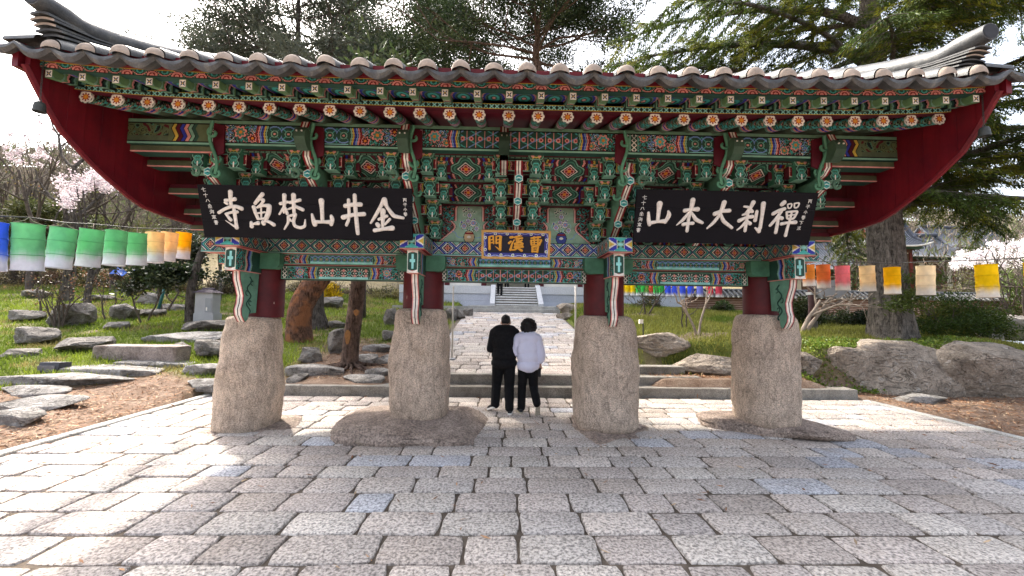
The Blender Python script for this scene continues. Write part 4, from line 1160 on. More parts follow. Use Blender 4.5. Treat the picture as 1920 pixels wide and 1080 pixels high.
for key, name, label in (('A', 'name_board', 'long black sign board with six white carved characters and green lanterns beside it'), ('B', 'name_board', 'long black sign board with five white carved characters'), ):
    t, o, upv, nrm, W, H = sign(key, name, label, None)
    q = MB(); 
    for k in range(3):            # three planks
        ya, yb = -.03 + k * (H + .03) / 3, -.03 + (k + 1) * (H + .03) / 3 - .003
        slab(q, o, upv, nrm, 0, W, ya, yb, -.045, .001 * (k % 2), lin(24, 23, 32), shear=.03 if key == 'A' else -.03)
    q.build('board', M_SIGN, t)
    q = MB()
    for k, s_ in enumerate(STROKES[key]): stroke(q, s_, o, upv, nrm, .016 + .0006 * (k % 7), lin(226, 218, 208), .003)
    q.build('lettering', M_LET, t, True)
    q = MB()
    if key == 'A':
        column_text(q, o, upv, nrm, .065, .545, ['seven', 'ten', 'eight', 'feather', 'sea', 'east', 'book'], .05, .068, .015)
        column_text(q, o, upv, nrm, 2.585, .47, ['third', 'child', 'small', 'spring'], .042, .06, 0)
    else:
        column_text(q, o, upv, nrm, .06, .53, ['seven', 'ten', 'eight', 'feather', 'sea', 'east', 'book'], .05, .07, -.006)
        column_text(q, o, upv, nrm, 2.24, .525, ['third', 'child', 'small', 'spring', 'below', 'wash'], .046, .07, -.014)
    q.build('inscription', M_LET, t)
    for xx in (.25 * W, .75 * W):
        P0 = o + np.array([1, 0, 0]) * xx + upv * H - nrm * .02
        q = MB(); q.tube([P0, P0 + np.array([0, .25, .16])], .008, 6, g3(.05)); q.build('hanger', M_BRONZE, t)
        P0 = o + np.array([1, 0, 0]) * xx - upv * .03 - nrm * .03
        q = MB(); q.tube([P0, P0 + np.array([0, .12, -.0])], .015, 6, g3(.05)); q.build('bracket_iron', M_BRONZE, t)
t, o, upv, nrm, W, H = sign('P', 'gate_plaque', 'small dark blue plaque with three golden characters in a yellow frame', None)
q = MB(); slab(q, o, upv, nrm, .03, W - .03, .03, H - .03, -.03, -.012, lin(18, 18, 34)); q.build('board', attr_mat('plaque_field', .5, .3, .1), t)
q = MB()
for a in ((0, W, 0, .024), (0, W, H - .024, H), (0, .024, .0245, H - .0245), (W - .024, W, .0245, H - .0245)): slab(q, o, upv, nrm, a[0], a[1], a[2], a[3], -.035, .03, lin(188, 144, 82))
q.build('frame', attr_mat('plaque_frame', .5, .3, .2, 20), t)
q = MB()
def bevel(u, v):
    a = canvas(u, lin(48, 50, 118)); x = np.mod(u, .16) - .08; r = np.hypot(x, v - .03)
    put(a, np.abs(v - .018 - .01 * np.cos(u * 39)) < .006, lin(150, 160, 214)); put(a, r < .02, WH); put(a, r < .012, G); put(a, v < .006, YE)
    return a
def bev(q, p0, p1, hgt):
    p0, p1 = np.array(p0, float), np.array(p1, float); d = p1 - p0; Ln = np.linalg.norm(d); d /= Ln; inn = np.array([-d[1], d[0]])
    e3 = lambda v: v[0] * np.array([1, 0, 0]) + v[1] * upv
    q.panel(o + e3(p0) + nrm * .022, e3(d), (e3(inn) * .055 - nrm * .03) / np.linalg.norm(e3(inn) * .055 - nrm * .03), Ln, .062, bevel, .006)
e_ = .024; bev(q, (e_, e_), (W - e_, e_), 0); bev(q, (W - e_, e_), (W - e_, H - e_), 0); bev(q, (W - e_, H - e_), (e_, H - e_), 0); bev(q, (e_, H - e_), (e_, e_), 0)
q.build('blue_border', attr_mat('plaque_border', .5, .3, .1), t)
q = MB()
for k, s_ in enumerate(STROKES['P']): stroke(q, s_, o, upv, nrm, .012 + .0005 * (k % 7), lin(206, 146, 44), -.009)
q.build('lettering', attr_mat('gold_lettering', .45, .4, .15, 40), t, True)

# ------------------------------------------------------------------ WIND BELLS under the eave corners
def bell(x, y, ztop, label, chain):
    """ztop: top of the bell's crown; the chain runs up to the eave"""
    t = thing('wind_bell', label, 'bell', (x, y, ztop - .1), 'wind bells at the eave corners'); k_ = .60
    q = MB(); prof = [(.0, .17), (.03, .172), (.058, .155), (.072, .12), (.077, .07), (.082, .02), (.088, .0), (.082, -.004), (.074, .02), (.068, .1), (.04, .14)]
    q.lathe([(r * k_, (z - .17) * k_ + ztop) for r, z in prof], x, y, 20, g3(.05), cap=False); q.build('bell_body', M_BRONZE, t, True, angle=40)
    q = MB(); an = np.linspace(0, 2 * np.pi, 12); q.tube([(x + .014 * math.cos(a), y, ztop + .012 + .014 * math.sin(a)) for a in an], .004, 6, g3(.05), cap=False)
    for k in range(chain): q.tube([(x + (.007 if k % 2 else 0) * math.cos(a), y + (0 if k % 2 else .007) * math.cos(a), ztop + .034 + k * .022 + .014 * math.sin(a)) for a in np.linspace(0, 2 * np.pi, 9)], .0022, 5, g3(.05), cap=False)
    q.build('chain', M_BRONZE, t, True)
    q = MB(); q.tube([(x, y, ztop - .03), (x, y, ztop - .13)], .003, 5, g3(.05)); q.lathe([(0.001, ztop - .15), (.009, ztop - .145), (.009, ztop - .13), (.001, ztop - .125)], x, y, 8, g3(.05)); q.build('clapper', M_BRONZE, t, True)
p = atY(75, 191, 4.02); bell(float(p[0]), 4.02, float(p[2]), 'small bronze wind bell hanging in the sky by the left end of the roof', 18)
p = atY(1845, 238, 4.05); bell(float(p[0]), 4.05, float(p[2]), 'small bronze wind bell hanging before the dark cedar branches', 20)
# ------------------------------------------------------------------ GROUND
PX0, PX1 = -5.95, 7.70
def tz(x, y):
    x, y = np.broadcast_arrays(np.asarray(x, float), np.asarray(y, float))
    lf = .02 + .132 * np.clip(y - 7.1, 0, 60) * sstep(7.0, 9.0, y) + .12 * sstep(6.2, 8.2, y) * 0
    lf = lf + .10 * np.clip(-x - 6.2, 0, 3) * sstep(4.5, 8, y) * .5
    rg = .03 + .92 * sstep(9.05, 9.5, y - .04 * (x - 7)) + .10 * np.clip(y - 9.0, 0, 8) + .06 * np.clip(y - 17, 0, 50) + .25 * sstep(15, 17, y) * sstep(9, 5, x)
    rg_in = .35 * sstep(8.6, 8.7, y) + .62 * sstep(9.7, 10.3, y) + .12 * np.clip(y - 9.5, 0, 8) + .06 * np.clip(y - 17.5, 0, 50)
    q = sstep(6.6, 7.6, x); rg = rg * q + rg_in * (1 - q)
    md = -.08 + .0 * y + np.where(y > 8.97, .40 + .12 * np.clip(y - 8.9, 0, 11.2), 0)
    wl, wr = sstep(-1.75, -2.6, x), sstep(2.75, 3.6, x)
    z = md * (1 - wl) * (1 - wr) + lf * wl + rg * wr
    n = (fbm(x * .5, y * .5, 0, 3) - .5) * .22 + (fbm(x * 2.2, y * 2.2, 0, 8, 3) - .5) * .05
    out = np.clip(np.maximum(np.maximum(PX0 - .1 - x, x - PX1 - .1), y - 8.6), 0, 1)
    z = z + n * sstep(0, .9, out) * np.maximum(wl, wr)
    inside = (x > PX0 - .05) & (x < PX1 + .05) & (y < 8.55)
    z = np.where(inside, -.07, z)
    z = np.where((x <= PX0 - .05) & (y < 8.3), np.maximum(z, .0), z)
    drop = sstep(13.5, 15.5, x) * sstep(8.5, 11, y) * sstep(20.5, 18, y)
    z = z - 1.9 * drop
    pad = sstep(-7.2, -6.0, x) * sstep(12.5, 11.5, x) * sstep(23.0, 23.8, y) * sstep(46, 42, y)
    z = np.minimum(z, z * (1 - pad) + 2.9 * pad)
    return z + sstep(34, 60, y) * 5
def G_(px, py, y0=5.0, y1=70.0):
    d = ray(px, py); ys = np.arange(y0, y1, .02); P = CAMP[None] + d[None] * ((ys - CAMP[1]) / d[1])[:, None]
    below = P[:, 2] < tz(P[:, 0], P[:, 1])
    i = int(np.argmax(below)) if below.any() else len(ys) - 1
    return P[i]
def grid_coords(lo, hi, near, step, grow):
    a = list(np.arange(-near, near, step)); s = step
    while a[-1] < hi: s *= grow; a.append(a[-1] + s)
    s = step
    while a[0] > lo: s *= grow; a.insert(0, a[0] - s)
    return np.array(a)
gxs = grid_coords(-900, 900, 13, .14, 1.10)
gys = grid_coords(-900, 1500, 0, .1, 1) if False else np.concatenate([np.array([-900, -300, -100, -40, -20, -10, -6, -3, -1]), np.arange(0, 24, .13), 24 + np.cumsum(.14 * 1.09 ** np.arange(85))])
XX, YY = np.meshgrid(gxs, gys, indexing='ij')
ZZ = tz(XX, YY)
# how grassy each spot is: bare earth near the paving and under the pines, lawn beyond
def grassy(x, y):
    n = fbm(x * .7, y * .7, 0, 21) - .5
    gl_ = sstep(8.1, 9.4, y + n * 2.2 + np.clip(-x - 7.5, 0, 4) * .5) * (1 - sstep(-5.4, -4.2, x + n * 2) * sstep(15.5, 12.5, y + n * 2))
    gl_ = np.maximum(gl_, sstep(12.0, 13.5, y + n * 3) * (x < 0))
    gr_ = sstep(9.1, 9.6, y + n * .6) * (x > 0)
    g_ = np.where(x < 0, gl_, gr_)
    return np.clip(g_, 0, 1) * (1 - .75 * sstep(.10, .26, n)) * (.4 + .6 * sstep(34, 24, y))
GM = grassy(XX, YY)
q = MB(); P = np.stack([XX, YY, ZZ], -1)
gm = (GM[:-1, :-1] + GM[1:, 1:]) / 2
q.grid(P, np.repeat(gm[..., None], 3, -1))
M_GROUND, nt, b = mat('ground_soil', .95, .1)
co = geopos(nt)
at = N(nt, 'ShaderNodeAttribute', attribute_name='Col')
n1 = noise(nt, 3, 7, .7, co); n2 = noise(nt, 38, 5, .75, co)
earth = ramp(nt, n1.outputs[0], [(.3, (.12, .075, .05)), (.55, (.22, .155, .115)), (.75, (.30, .235, .18))]).outputs[0]
e2 = ramp(nt, n2.outputs[0], [(.3, g3(.55)), (.5, g3(1)), (.68, g3(1.5))]).outputs[0]
earth = mix(nt, earth, e2, 1.0, 'MULTIPLY')
n3 = noise(nt, 7, 6, .7, co)
gr = ramp(nt, n3.outputs[0], [(.3, (.05, .068, .014)), (.5, (.10, .122, .024)), (.7, (.15, .155, .048))]).outputs[0]
gr = mix(nt, gr, e2, .8, 'MULTIPLY')
L(nt, mix(nt, earth, gr, at.outputs[0]), b.inputs['Base Color'])
bump(nt, b, n2.outputs[0], .8, .03)
struct(q.build('ground', M_GROUND, None, True))

# ------------------------------------------------------------------ PAVING
def stones(q, x0, x1, y0, y1, zf, rowd, wmin, wmax, seed, edge=None, gap=.006):
    r = np.random.default_rng(seed)
    y = y0
    pal = [lin(184, 171, 161), lin(172, 159, 150), lin(191, 179, 168), lin(163, 153, 146), lin(179, 171, 164), lin(194, 185, 174), lin(168, 154, 142)]
    blue = [lin(176, 180, 190), lin(186, 190, 198), lin(160, 165, 176)]
    while y < y1 - .05:
        d = rowd * (.9 + .2 * r.random()); yb = min(y + d, y1)
        if y1 - yb < .12: yb = y1
        x = x0 - r.random() * .3
        sk = (r.random() - .5) * .05
        while x < x1:
            w_ = wmin + (wmax - wmin) * r.random()
            xa, xb = max(x, x0), min(x + w_, x1)
            if x1 - xb < .18: xb = x1; w_ = x1 - x + .01
            if xb - xa > .08:
                cx, cy = (xa + xb) / 2, (y + yb) / 2
                hx, hy = (xb - xa) / 2 - gap - r.random() * .004, (yb - y) / 2 - gap - r.random() * .004
                n = 20; a = np.linspace(0, 2 * np.pi, n, endpoint=False) + .157
                e = 10.0 + 9 * r.random()
                k = (np.abs(np.cos(a)) ** e + np.abs(np.sin(a)) ** e) ** (-1 / e)
                jit = 1 + (r.random(n) - .5) * .035
                ang = (r.random() - .5) * .05
                ux, uy = k * np.cos(a) * hx * jit, k * np.sin(a) * hy * jit
                X = cx + ux + sk * uy * 0 + (r.random() - .5) * .12 * uy; Y = cy + uy + ang * ux
                lift = (r.random() - .5) * .014; tx_, ty_ = (r.random(2) - .5) * .02
                zc = lambda x_, y_: zf(x_, y_) + lift + tx_ * (x_ - cx) + ty_ * (y_ - cy)
                inx, iny = cx + (X - cx) * (1 - .015 / hx), cy + (Y - cy) * (1 - .015 / hy)
                i2x, i2y = cx + (X - cx) * (1 - .006 / hx), cy + (Y - cy) * (1 - .006 / hy)
                V = np.concatenate([np.stack([inx, iny, zc(inx, iny)], 1), np.stack([i2x, i2y, zc(i2x, i2y) - .005], 1), np.stack([X, Y, zc(X, Y) - .022], 1), np.stack([X, Y, zc(X, Y) - .07], 1), [[cx, cy, zc(cx, cy)]]])
                F = [(i, (i + 1) % n, 4 * n) for i in range(n)]
                for l in range(3): F += [(l * n + i, (l + 1) * n + i, (l + 1) * n + (i + 1) % n, l * n + (i + 1) % n) for i in range(n)]
                c = blue[r.integers(3)] if r.random() < .10 else pal[r.integers(len(pal))]
                c = c * (.78 + .42 * r.random())
                q.add(V, F, c)
            x += w_
        y = yb
q = MB()
stones(q, PX0 + .16, PX1 - .14, .1, 8.44, lambda x, y: 0.0 * x, .352, .36, .74, 5)
struct(q.build('paving', M_PAVE, None, True, angle=40))
q = MB()
pz = lambda x, y: .405 + .12 * (y - 8.93)
stones(q, -1.75, 2.72, 8.96, 20.0, pz, .34, .42, .95, 9)
struct(q.build('path_paving', M_PAVE, None, True, angle=40))
# joint soil under the stones
M_JOINT = plain_mat('joint_soil', (.10, .08, .062), .95, .1, .5, 9, .6, 60)
q = MB(); q.grid(np.stack(np.meshgrid(np.linspace(PX0, PX1, 40), np.linspace(-.5, 8.45, 30), indexing='ij') + [np.full((40, 30), -.017)], -1), g3(.1))
struct(q.build('plaza_bed', M_JOINT))
q = MB(); A, B = np.meshgrid(np.linspace(-1.9, 2.8, 10), np.linspace(8.9, 20.05, 30), indexing='ij'); q.grid(np.stack([A, B, pz(A, B) - .028], -1), g3(.1))
struct(q.build('path_bed', M_JOINT))
# granite edging strips
def blocks(q, p0, p1, wd, z0, z1, ln, seed, off=None):
    r = np.random.default_rng(seed); p0, p1 = np.array(p0, float), np.array(p1, float); D = p1 - p0; Ln = np.linalg.norm(D); D /= Ln; nn = np.array([-D[1], D[0]])
    t = 0
    while t < Ln - .02:
        l_ = min(ln * (.8 + .4 * r.random()), Ln - t)
        if Ln - t - l_ < .3: l_ = Ln - t
        a, b_ = p0 + D * (t + .004), p0 + D * (t + l_ - .004); j = (r.random() - .5) * .01; h = .012
        zz = z1 + (r.random() - .5) * .008
        ring = lambda i, z: [(*(a + D * i + nn * (i + j)), z), (*(b_ - D * i + nn * (i + j)), z), (*(b_ - D * i + nn * (wd - i + j)), z), (*(a + D * i + nn * (wd - i + j)), z)]
        V = ring(h, zz) + ring(0, zz - h) + ring(0, z0)
        F = [(0, 1, 2, 3)] + [(l * 4 + i, (l + 1) * 4 + i, (l + 1) * 4 + (i + 1) % 4, l * 4 + (i + 1) % 4) for l in (0, 1) for i in range(4)]
        q.add(V, F, g3(.4)); t += l_
q = MB(); blocks(q, (PX0 + .15, -.5), (PX0 + .15, 8.4), .15, -.1, .025, 1.5, 1); struct(q.build('kerb', M_KERB))
q = MB(); blocks(q, (PX1, -.5), (PX1, 8.4), .15, -.1, .02, 1.5, 2); struct(q.build('kerb', M_KERB))
# two long granite steps up from the plaza
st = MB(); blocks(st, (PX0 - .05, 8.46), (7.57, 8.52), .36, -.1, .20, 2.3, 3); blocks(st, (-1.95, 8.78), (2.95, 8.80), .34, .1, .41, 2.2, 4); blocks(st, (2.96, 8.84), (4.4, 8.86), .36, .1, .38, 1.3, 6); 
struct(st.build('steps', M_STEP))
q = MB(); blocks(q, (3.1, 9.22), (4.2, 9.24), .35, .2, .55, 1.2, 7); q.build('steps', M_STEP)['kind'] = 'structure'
# far steps and terrace
q = MB(); blocks(q, (-1.9, 20.02), (2.9, 20.06), .42, 1.5, 1.90, 1.9, 8); blocks(q, (-1.7, 20.42), (2.7, 20.46), .5, 1.6, 2.06, 1.9, 9)
struct(q.build('steps', M_KERB))
q = MB(); q.box(-5.6, 4.2, 20.9, 24.05, 1.4, 2.03, g3(.36)); q.box(-6, 11.5, 24.06, 42, 1.4, 3.2, g3(.36)); struct(q.build('terrace', M_KERB))

# terrace wall of pale granite courses, with the stair and its sloping cheeks
tw = thing('terrace_wall', 'pale grey granite terrace wall either side of the far stair', 'wall', (0.7, 24, 2))
for xa, xb in ((-6.0, -.62), (2.22, 11.5)):
    q = MB(); r = np.random.default_rng(3)
    for k, (za, zb) in enumerate(((1.9, 2.40), (2.405, 2.80), (2.81, 3.27))):
        x = xa
        while x < xb - .01:
            w_ = min(1.5 + r.random() * .7, xb - x)
            if xb - x - w_ < .4: w_ = xb - x
            q.box(x + .004, x + w_ - .004, 23.8 - (.05 if k == 2 else 0) + r.random() * .004, 24.05, za, zb, lin(186, 190, 204) * (.85 + .25 * r.random()) if k < 2 else lin(214, 214, 214)); x += w_
    q.build('granite_facing', M_WALLST, tw)
sw = thing('stone_stair', 'far granite stair climbing the terrace between two sloping cheek stones', 'stairs', (.8, 22.5, 2.03))
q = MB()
for k in range(8): q.box(-.36, 1.96, 21.86 + k * .26, 22.3 + k * .26, 2.03 + k * .147 + .085, 2.03 + (k + 1) * .147, lin(226, 224, 218))  # treads coloured paler to stand in for sunlight on them
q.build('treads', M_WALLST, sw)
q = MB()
for k in range(8): q.box(-.355, 1.955, 21.93 + k * .26, 24.1, 2.03 + k * .147, 2.03 + k * .147 + .084, g3(.2))  # risers in darker stone: their shade is put into the colour
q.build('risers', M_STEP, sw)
for xx in (-.64, 1.98):
    q = MB(); q.prism([(21.7, 2.03), (24.2, 2.03), (24.2, 3.36), (24.0, 3.36), (21.7, 2.2)], xx, xx + .26, 'x', g3(.5)); q.build('cheek_stone', M_WALLST, sw)
# hall beyond the terrace
M_WHITE = plain_mat('white_plaster', lin(232, 226, 214), .8, .2, .08, 2)
hall = thing('temple_hall', 'red timber temple hall with white walls above the far stair', 'building', (.8, 32, 3.2))
q = MB()
for xa, xb in ((-7, -1.4), (3.0, 9)): q.box(xa, xb, 31, 31.2, 3.5, 6.0, g3(.8))
q.box(-7, 9, 37, 37.2, 3.2, 6.0, g3(.8)); q.build('plaster_wall', M_WHITE, hall)
q = MB()
for xx in (-7, -4.2, -1.4, 3.0, 6, 9): q.lathe([(.2, 3.2), (.19, 6.2)], xx, 30.95, 14, RD)
for xa, xb in ((-7, -1.4), (3.0, 9)): q.box(xa, xb, 30.85, 31.1, 3.2, 3.5, RD)
q.box(-7.2, 9.2, 30.8, 31.15, 6.0, 6.4, RD); q.build('timber_frame', M_RED, hall)
def tiled_roof(name, parent, x0, x1, y0, y1, z0, zr, hip=.28, ov=1.0, up_=.35):
    """hip-and-gable roof: curved slopes with raised tile rows"""
    q = MB(); cx, cy = (x0 + x1) / 2, (y0 + y1) / 2; X0, X1, Y0, Y1 = x0 - ov, x1 + ov, y0 - ov, y1 + ov
    n = 14; hx, hy = (X1 - X0) / 2, (Y1 - Y0) / 2
    def zz(t, e): return z0 + (zr - z0) * (.35 * t + .65 * t * t) * 1.0 + up_ * e ** 3 * (1 - t) ** 2
    dark = np.array(g3(.07))
    for s in (-1, 1):
        nxr = int((X1 - X0) / .3) * 2
        xs = np.linspace(-1, 1, nxr + 1); t = np.linspace(0, 1, n)
        wid = np.where(t < .55, hx - t / .55 * hx * hip, hx * (1 - hip))
        P = np.stack([cx + xs[:, None] * wid[None], np.broadcast_to((cy + s * hy * (1 - t))[None], (nxr + 1, n)), zz(t[None], np.abs(xs)[:, None]) + .05 * (np.arange(nxr + 1) % 2)[:, None]], -1)
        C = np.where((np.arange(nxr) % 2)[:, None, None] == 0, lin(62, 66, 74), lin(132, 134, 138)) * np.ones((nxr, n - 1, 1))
        q.grid(P, C)
        q.tube(np.stack([np.linspace(X0, X1, 21), np.full(21, cy + s * hy), zz(0, np.abs(np.linspace(-1, 1, 21))) - .03], -1), .08, 6, lin(200, 196, 188))
    for s in (-1, 1):
        nyr = int((Y1 - Y0) / .3) * 2; ys = np.linspace(-1, 1, nyr + 1); t = np.linspace(0, .55, 8)
        P = np.stack([np.broadcast_to((cx + s * (hx - t / .55 * hx * hip))[None], (nyr + 1, 8)), cy + ys[:, None] * (hy * (1 - t))[None], zz(t[None], np.abs(ys)[:, None]) + .05 * (np.arange(nyr + 1) % 2)[:, None]], -1)
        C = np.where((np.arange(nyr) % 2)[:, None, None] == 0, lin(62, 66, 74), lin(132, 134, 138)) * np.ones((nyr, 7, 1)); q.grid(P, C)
        xg = cx + s * hx * (1 - hip) * .98; t = np.linspace(.55, 1, 8)
        pts = [(xg, cy - hy * (1 - a), float(zz(a, 0))) for a in t] + [(xg, cy + hy * (1 - a), float(zz(a, 0))) for a in t[::-1]]
        q.add(pts, [tuple(range(len(pts)))], lin(110, 60, 50))
        for sg in (-1, 1):
            q.tube([(xg + s * .08, cy + sg * hy * (1 - a), float(zz(a, 0)) + .14) for a in np.linspace(.5, 1, 8)], .14, 8, lin(70, 74, 84))
            q.tube([(cx + s * (hx - a / .55 * hx * hip), cy + sg * hy * (1 - a), float(zz(a, 1 - a)) + .12) for a in np.linspace(0.02, .55, 8)], .12, 8, lin(84, 86, 94))
    q.tube([(cx + e * hx * (1 - hip), cy, zr + .15 + .15 * e * e) for e in np.linspace(-1, 1, 13)], .2, 8, lin(70, 74, 84))
    q.box(x0 - ov * .6, x1 + ov * .6, y0 - ov * .6, y1 + ov * .6, z0 - .18, z0 - .05, lin(60, 90, 76))
    return q.build(name, attr_mat('far_tiles', .7, .3, .25, 6), parent)
tiled_roof('roof', hall, -7, 9, 31, 37, 6.5, 9.6)
M_WOODF = attr_mat('far_timber', .7, .2, .2, 4)
def hanok(x0, x1, y0, y1, zb, zw, zr, label):
    t = thing('tiled_building', label, 'building', ((x0 + x1) / 2, (y0 + y1) / 2, zb))
    q = MB(); q.box(x0, x1, y0, y1, zb, zw, lin(206, 196, 176)); q.build('wall', M_WOODF, t)
    q = MB(); nb = max(2, int((x1 - x0) / 2.4))
    for k in range(nb + 1):
        xx = x0 + (x1 - x0) * k / nb; q.box(xx - .12, xx + .12, y0 - .1, y0 - .002, zb, zw, lin(110, 48, 40))
    q.box(x0 - .1, x1 + .1, y0 - .14, y0 - .102, zw - .3, zw, lin(90, 60, 48)); q.build('timber_frame', M_WOODF, t)
    q = MB()
    for k in range(nb):
        xa = x0 + (x1 - x0) * (k + .5) / nb; q.box(xa - .6, xa + .6, y0 - .05, y0 - .003, zb + .4, zw - .4, lin(96, 70, 52))
    q.build('door', M_WOODF, t)
    tiled_roof('roof', t, x0, x1, y0, y1, zw + .15, zr)
def bx(px, Y): return (px - 942) / 760 * Y
hanok(bx(1652, 36), bx(1870, 36), 36, 42, 2.6, 7.1, 9.7, 'long tiled temple building behind the cherry blossom, its roof below the cedar')
hanok(bx(1790, 48), bx(1960, 48), 48, 54, 4.4, 10.2, 13.4, 'farther tiled building whose roof peak shows above the long roof')
hanok(bx(1500, 30), bx(1618, 30), 30, 35, 2.6, 5.1, 7.9, 'tiled building half hidden by the thick cedar trunk, orange lantern in front')
hanok(bx(1668, 33), bx(1735, 33), 33.2, 34.6, 2.6, 7.5, 9.7, 'small gabled tiled roof directly right of the cedar trunk')
# garden wall of stacked brown bricks with a tiled cap
M_BRICK, nt, b = mat('brick_wall', .9, .15)
co = geopos(nt); wv = N(nt, 'ShaderNodeTexWave', wave_type='BANDS', bands_direction='Z'); wv.inputs['Scale'].default_value = 3.6; wv.inputs['Distortion'].default_value = .6; wv.inputs['Detail'].default_value = 3
L(nt, co, wv.inputs['Vector']); n1 = noise(nt, 4, 5, .7, co)
c = ramp(nt, wv.outputs[0], [(.25, tuple(lin(186, 160, 144))), (.5, tuple(lin(128, 84, 64))), (.8, tuple(lin(104, 66, 52)))]).outputs[0]
c = mix(nt, c, ramp(nt, n1.outputs[0], [(.3, g3(.7)), (.7, g3(1.25))]).outputs[0], 1.0, 'MULTIPLY'); L(nt, c, b.inputs['Base Color']); bump(nt, b, wv.outputs[0], .4, .03)
gw = thing('brick_garden_wall', 'brown stacked brick garden wall with a dark tiled cap behind the cedar', 'wall', (20, 20, 1.9))
q = MB(); q.box(9.3, 40, 20, 20.4, .3, 2.62, g3(.3)); q.build('brickwork', M_BRICK, gw)
q = MB(); 
q.prism([(19.7, 2.64), (20.2, 2.98), (20.7, 2.64)], 9.2, 40.1, 'x', g3(.06)); q.tube([(9.2, 20.2, 3.0), (40.1, 20.2, 3.0)], .08, 8, g3(.06))
for x in np.arange(9.3, 40, .26):
    q.tube([(x, 19.66, 2.66), (x, 20.15, 2.99)], .055, 6, g3(.06), 0, False); q.add([(x + .055 * math.cos(a), 19.655, 2.66 + .055 * math.sin(a)) for a in np.arange(6) * 1.047], [tuple(range(6))], g3(.6), 1)
q.build('tile_cap', [M_TILE, M_WHITE], gw)
q = MB()
for x in np.arange(22, 40, 1.75):
    for k in range(5): q.lathe([(.001, -.01), (.06, 0), (.001, .03)], 0, 0, 8, lin(170, 100, 84)); q.v[-1] = q.v[-1][:, [0, 2, 1]] * np.array([1, -1, 1]) + np.array([x + .1 * math.cos(k * 1.257), 19.995, 2.3 + .1 * math.sin(k * 1.257)])
q.build('flower_ornaments', M_WOODF, gw)

# ------------------------------------------------------------------ ROCKS
def rock_mesh(name, seed, mat_, flat=0.0, nf=11, rough=.10, box=None, dlo=.55):
    bm = bmesh.new(); bmesh.ops.create_icosphere(bm, subdivisions=5, radius=1.0)
    P = np.array([v.co[:] for v in bm.verts]); F = [tuple(v.index for v in f.verts) for f in bm.faces]; bm.free()
    r = np.random.default_rng(seed)
    if box: P = np.sign(P) * np.abs(P) ** box; P /= np.abs(P).max()
    for _ in range(nf):
        n = r.normal(size=3); n /= np.linalg.norm(n); d = dlo + .28 * r.random()
        P = P - np.clip(P @ n - d, 0, None)[:, None] * n * .92
    n = P / (np.linalg.norm(P, axis=1)[:, None] + 1e-9)
    k = (fbm(P[:, 0] * 1.6 + seed, P[:, 1] * 1.6, P[:, 2] * 1.6, seed, 4) - .5) * rough * 3.0 + (fbm(P[:, 0] * 7, P[:, 1] * 7, P[:, 2] * 9, seed + 5, 4) - .5) * rough * .75
    lay = (np.abs(((P[:, 2] * 5 + fbm(P[:, 0] * 2, P[:, 1] * 2, P[:, 2], seed + 2) * 2) % 1) - .5) < .1) * -.02
    P = P + n * (k + lay)[:, None]
    lo, hi = P.min(0), P.max(0); P = (P - (lo + hi) / 2) / (hi - lo); P[:, 2] += .5
    q = MB().add(P, np.array(F), g3(.3)); o = q.build(name, mat_, None, True, angle=35)
    me = o.data; bpy.data.objects.remove(o); return me
RK = [rock_mesh('rock', s, M_ROCK, nf=15 + s % 5, rough=.085) for s in range(1, 6)]
RKB = [rock_mesh('rock', 10 + s, M_ROCK2, nf=17, rough=.085) for s in range(3)]
RKW = [rock_mesh('rock', 60 + s, M_ROCK2, nf=9, box=.34, rough=.06, dlo=.72) for s in range(3)]
RKS = [rock_mesh('slab', 30 + s, M_SLAB, nf=5, box=.38, rough=.075) for s in range(4)]
RKD = [rock_mesh('slab', 40 + s, M_ROCK, nf=8, box=.6, rough=.06) for s in range(2)]
RKP = [rock_mesh('slab', 50 + s, M_PEDESTAL, nf=5, box=.5, rough=.06) for s in range(4)]
def place_rock(me, px0, px1, py0, py1, label, dr=.8, name='boulder', cat='boulder', group=None, sink=.15, Y=None, rz=0.0, top=None):
    g = G_((px0 + px1) / 2, py1) if Y is None else atY((px0 + px1) / 2, py1, Y)
    dep = g[1]; W = (px1 - px0) / FPX * dep; Dp = W * dr; H = (py1 - py0) / FPX * dep
    o = link(name, me, None, (g[0], g[1] + Dp * .42, 0)); c = o.location
    vis = max(.05, H - Dp * .35 * max(0, (py0 - 580) / FPX)) if H < W * .35 else H
    z = float(tz(c.x, c.y - Dp * .35)) if Y is None else g[2]
    h = vis * (1 + sink); o.location.z = min(z, g[2] + .05) - vis * sink; o.scale = (W * 1.04, Dp, h); o.rotation_euler = (0, 0, rz)
    tag(o, label, cat, group); return o
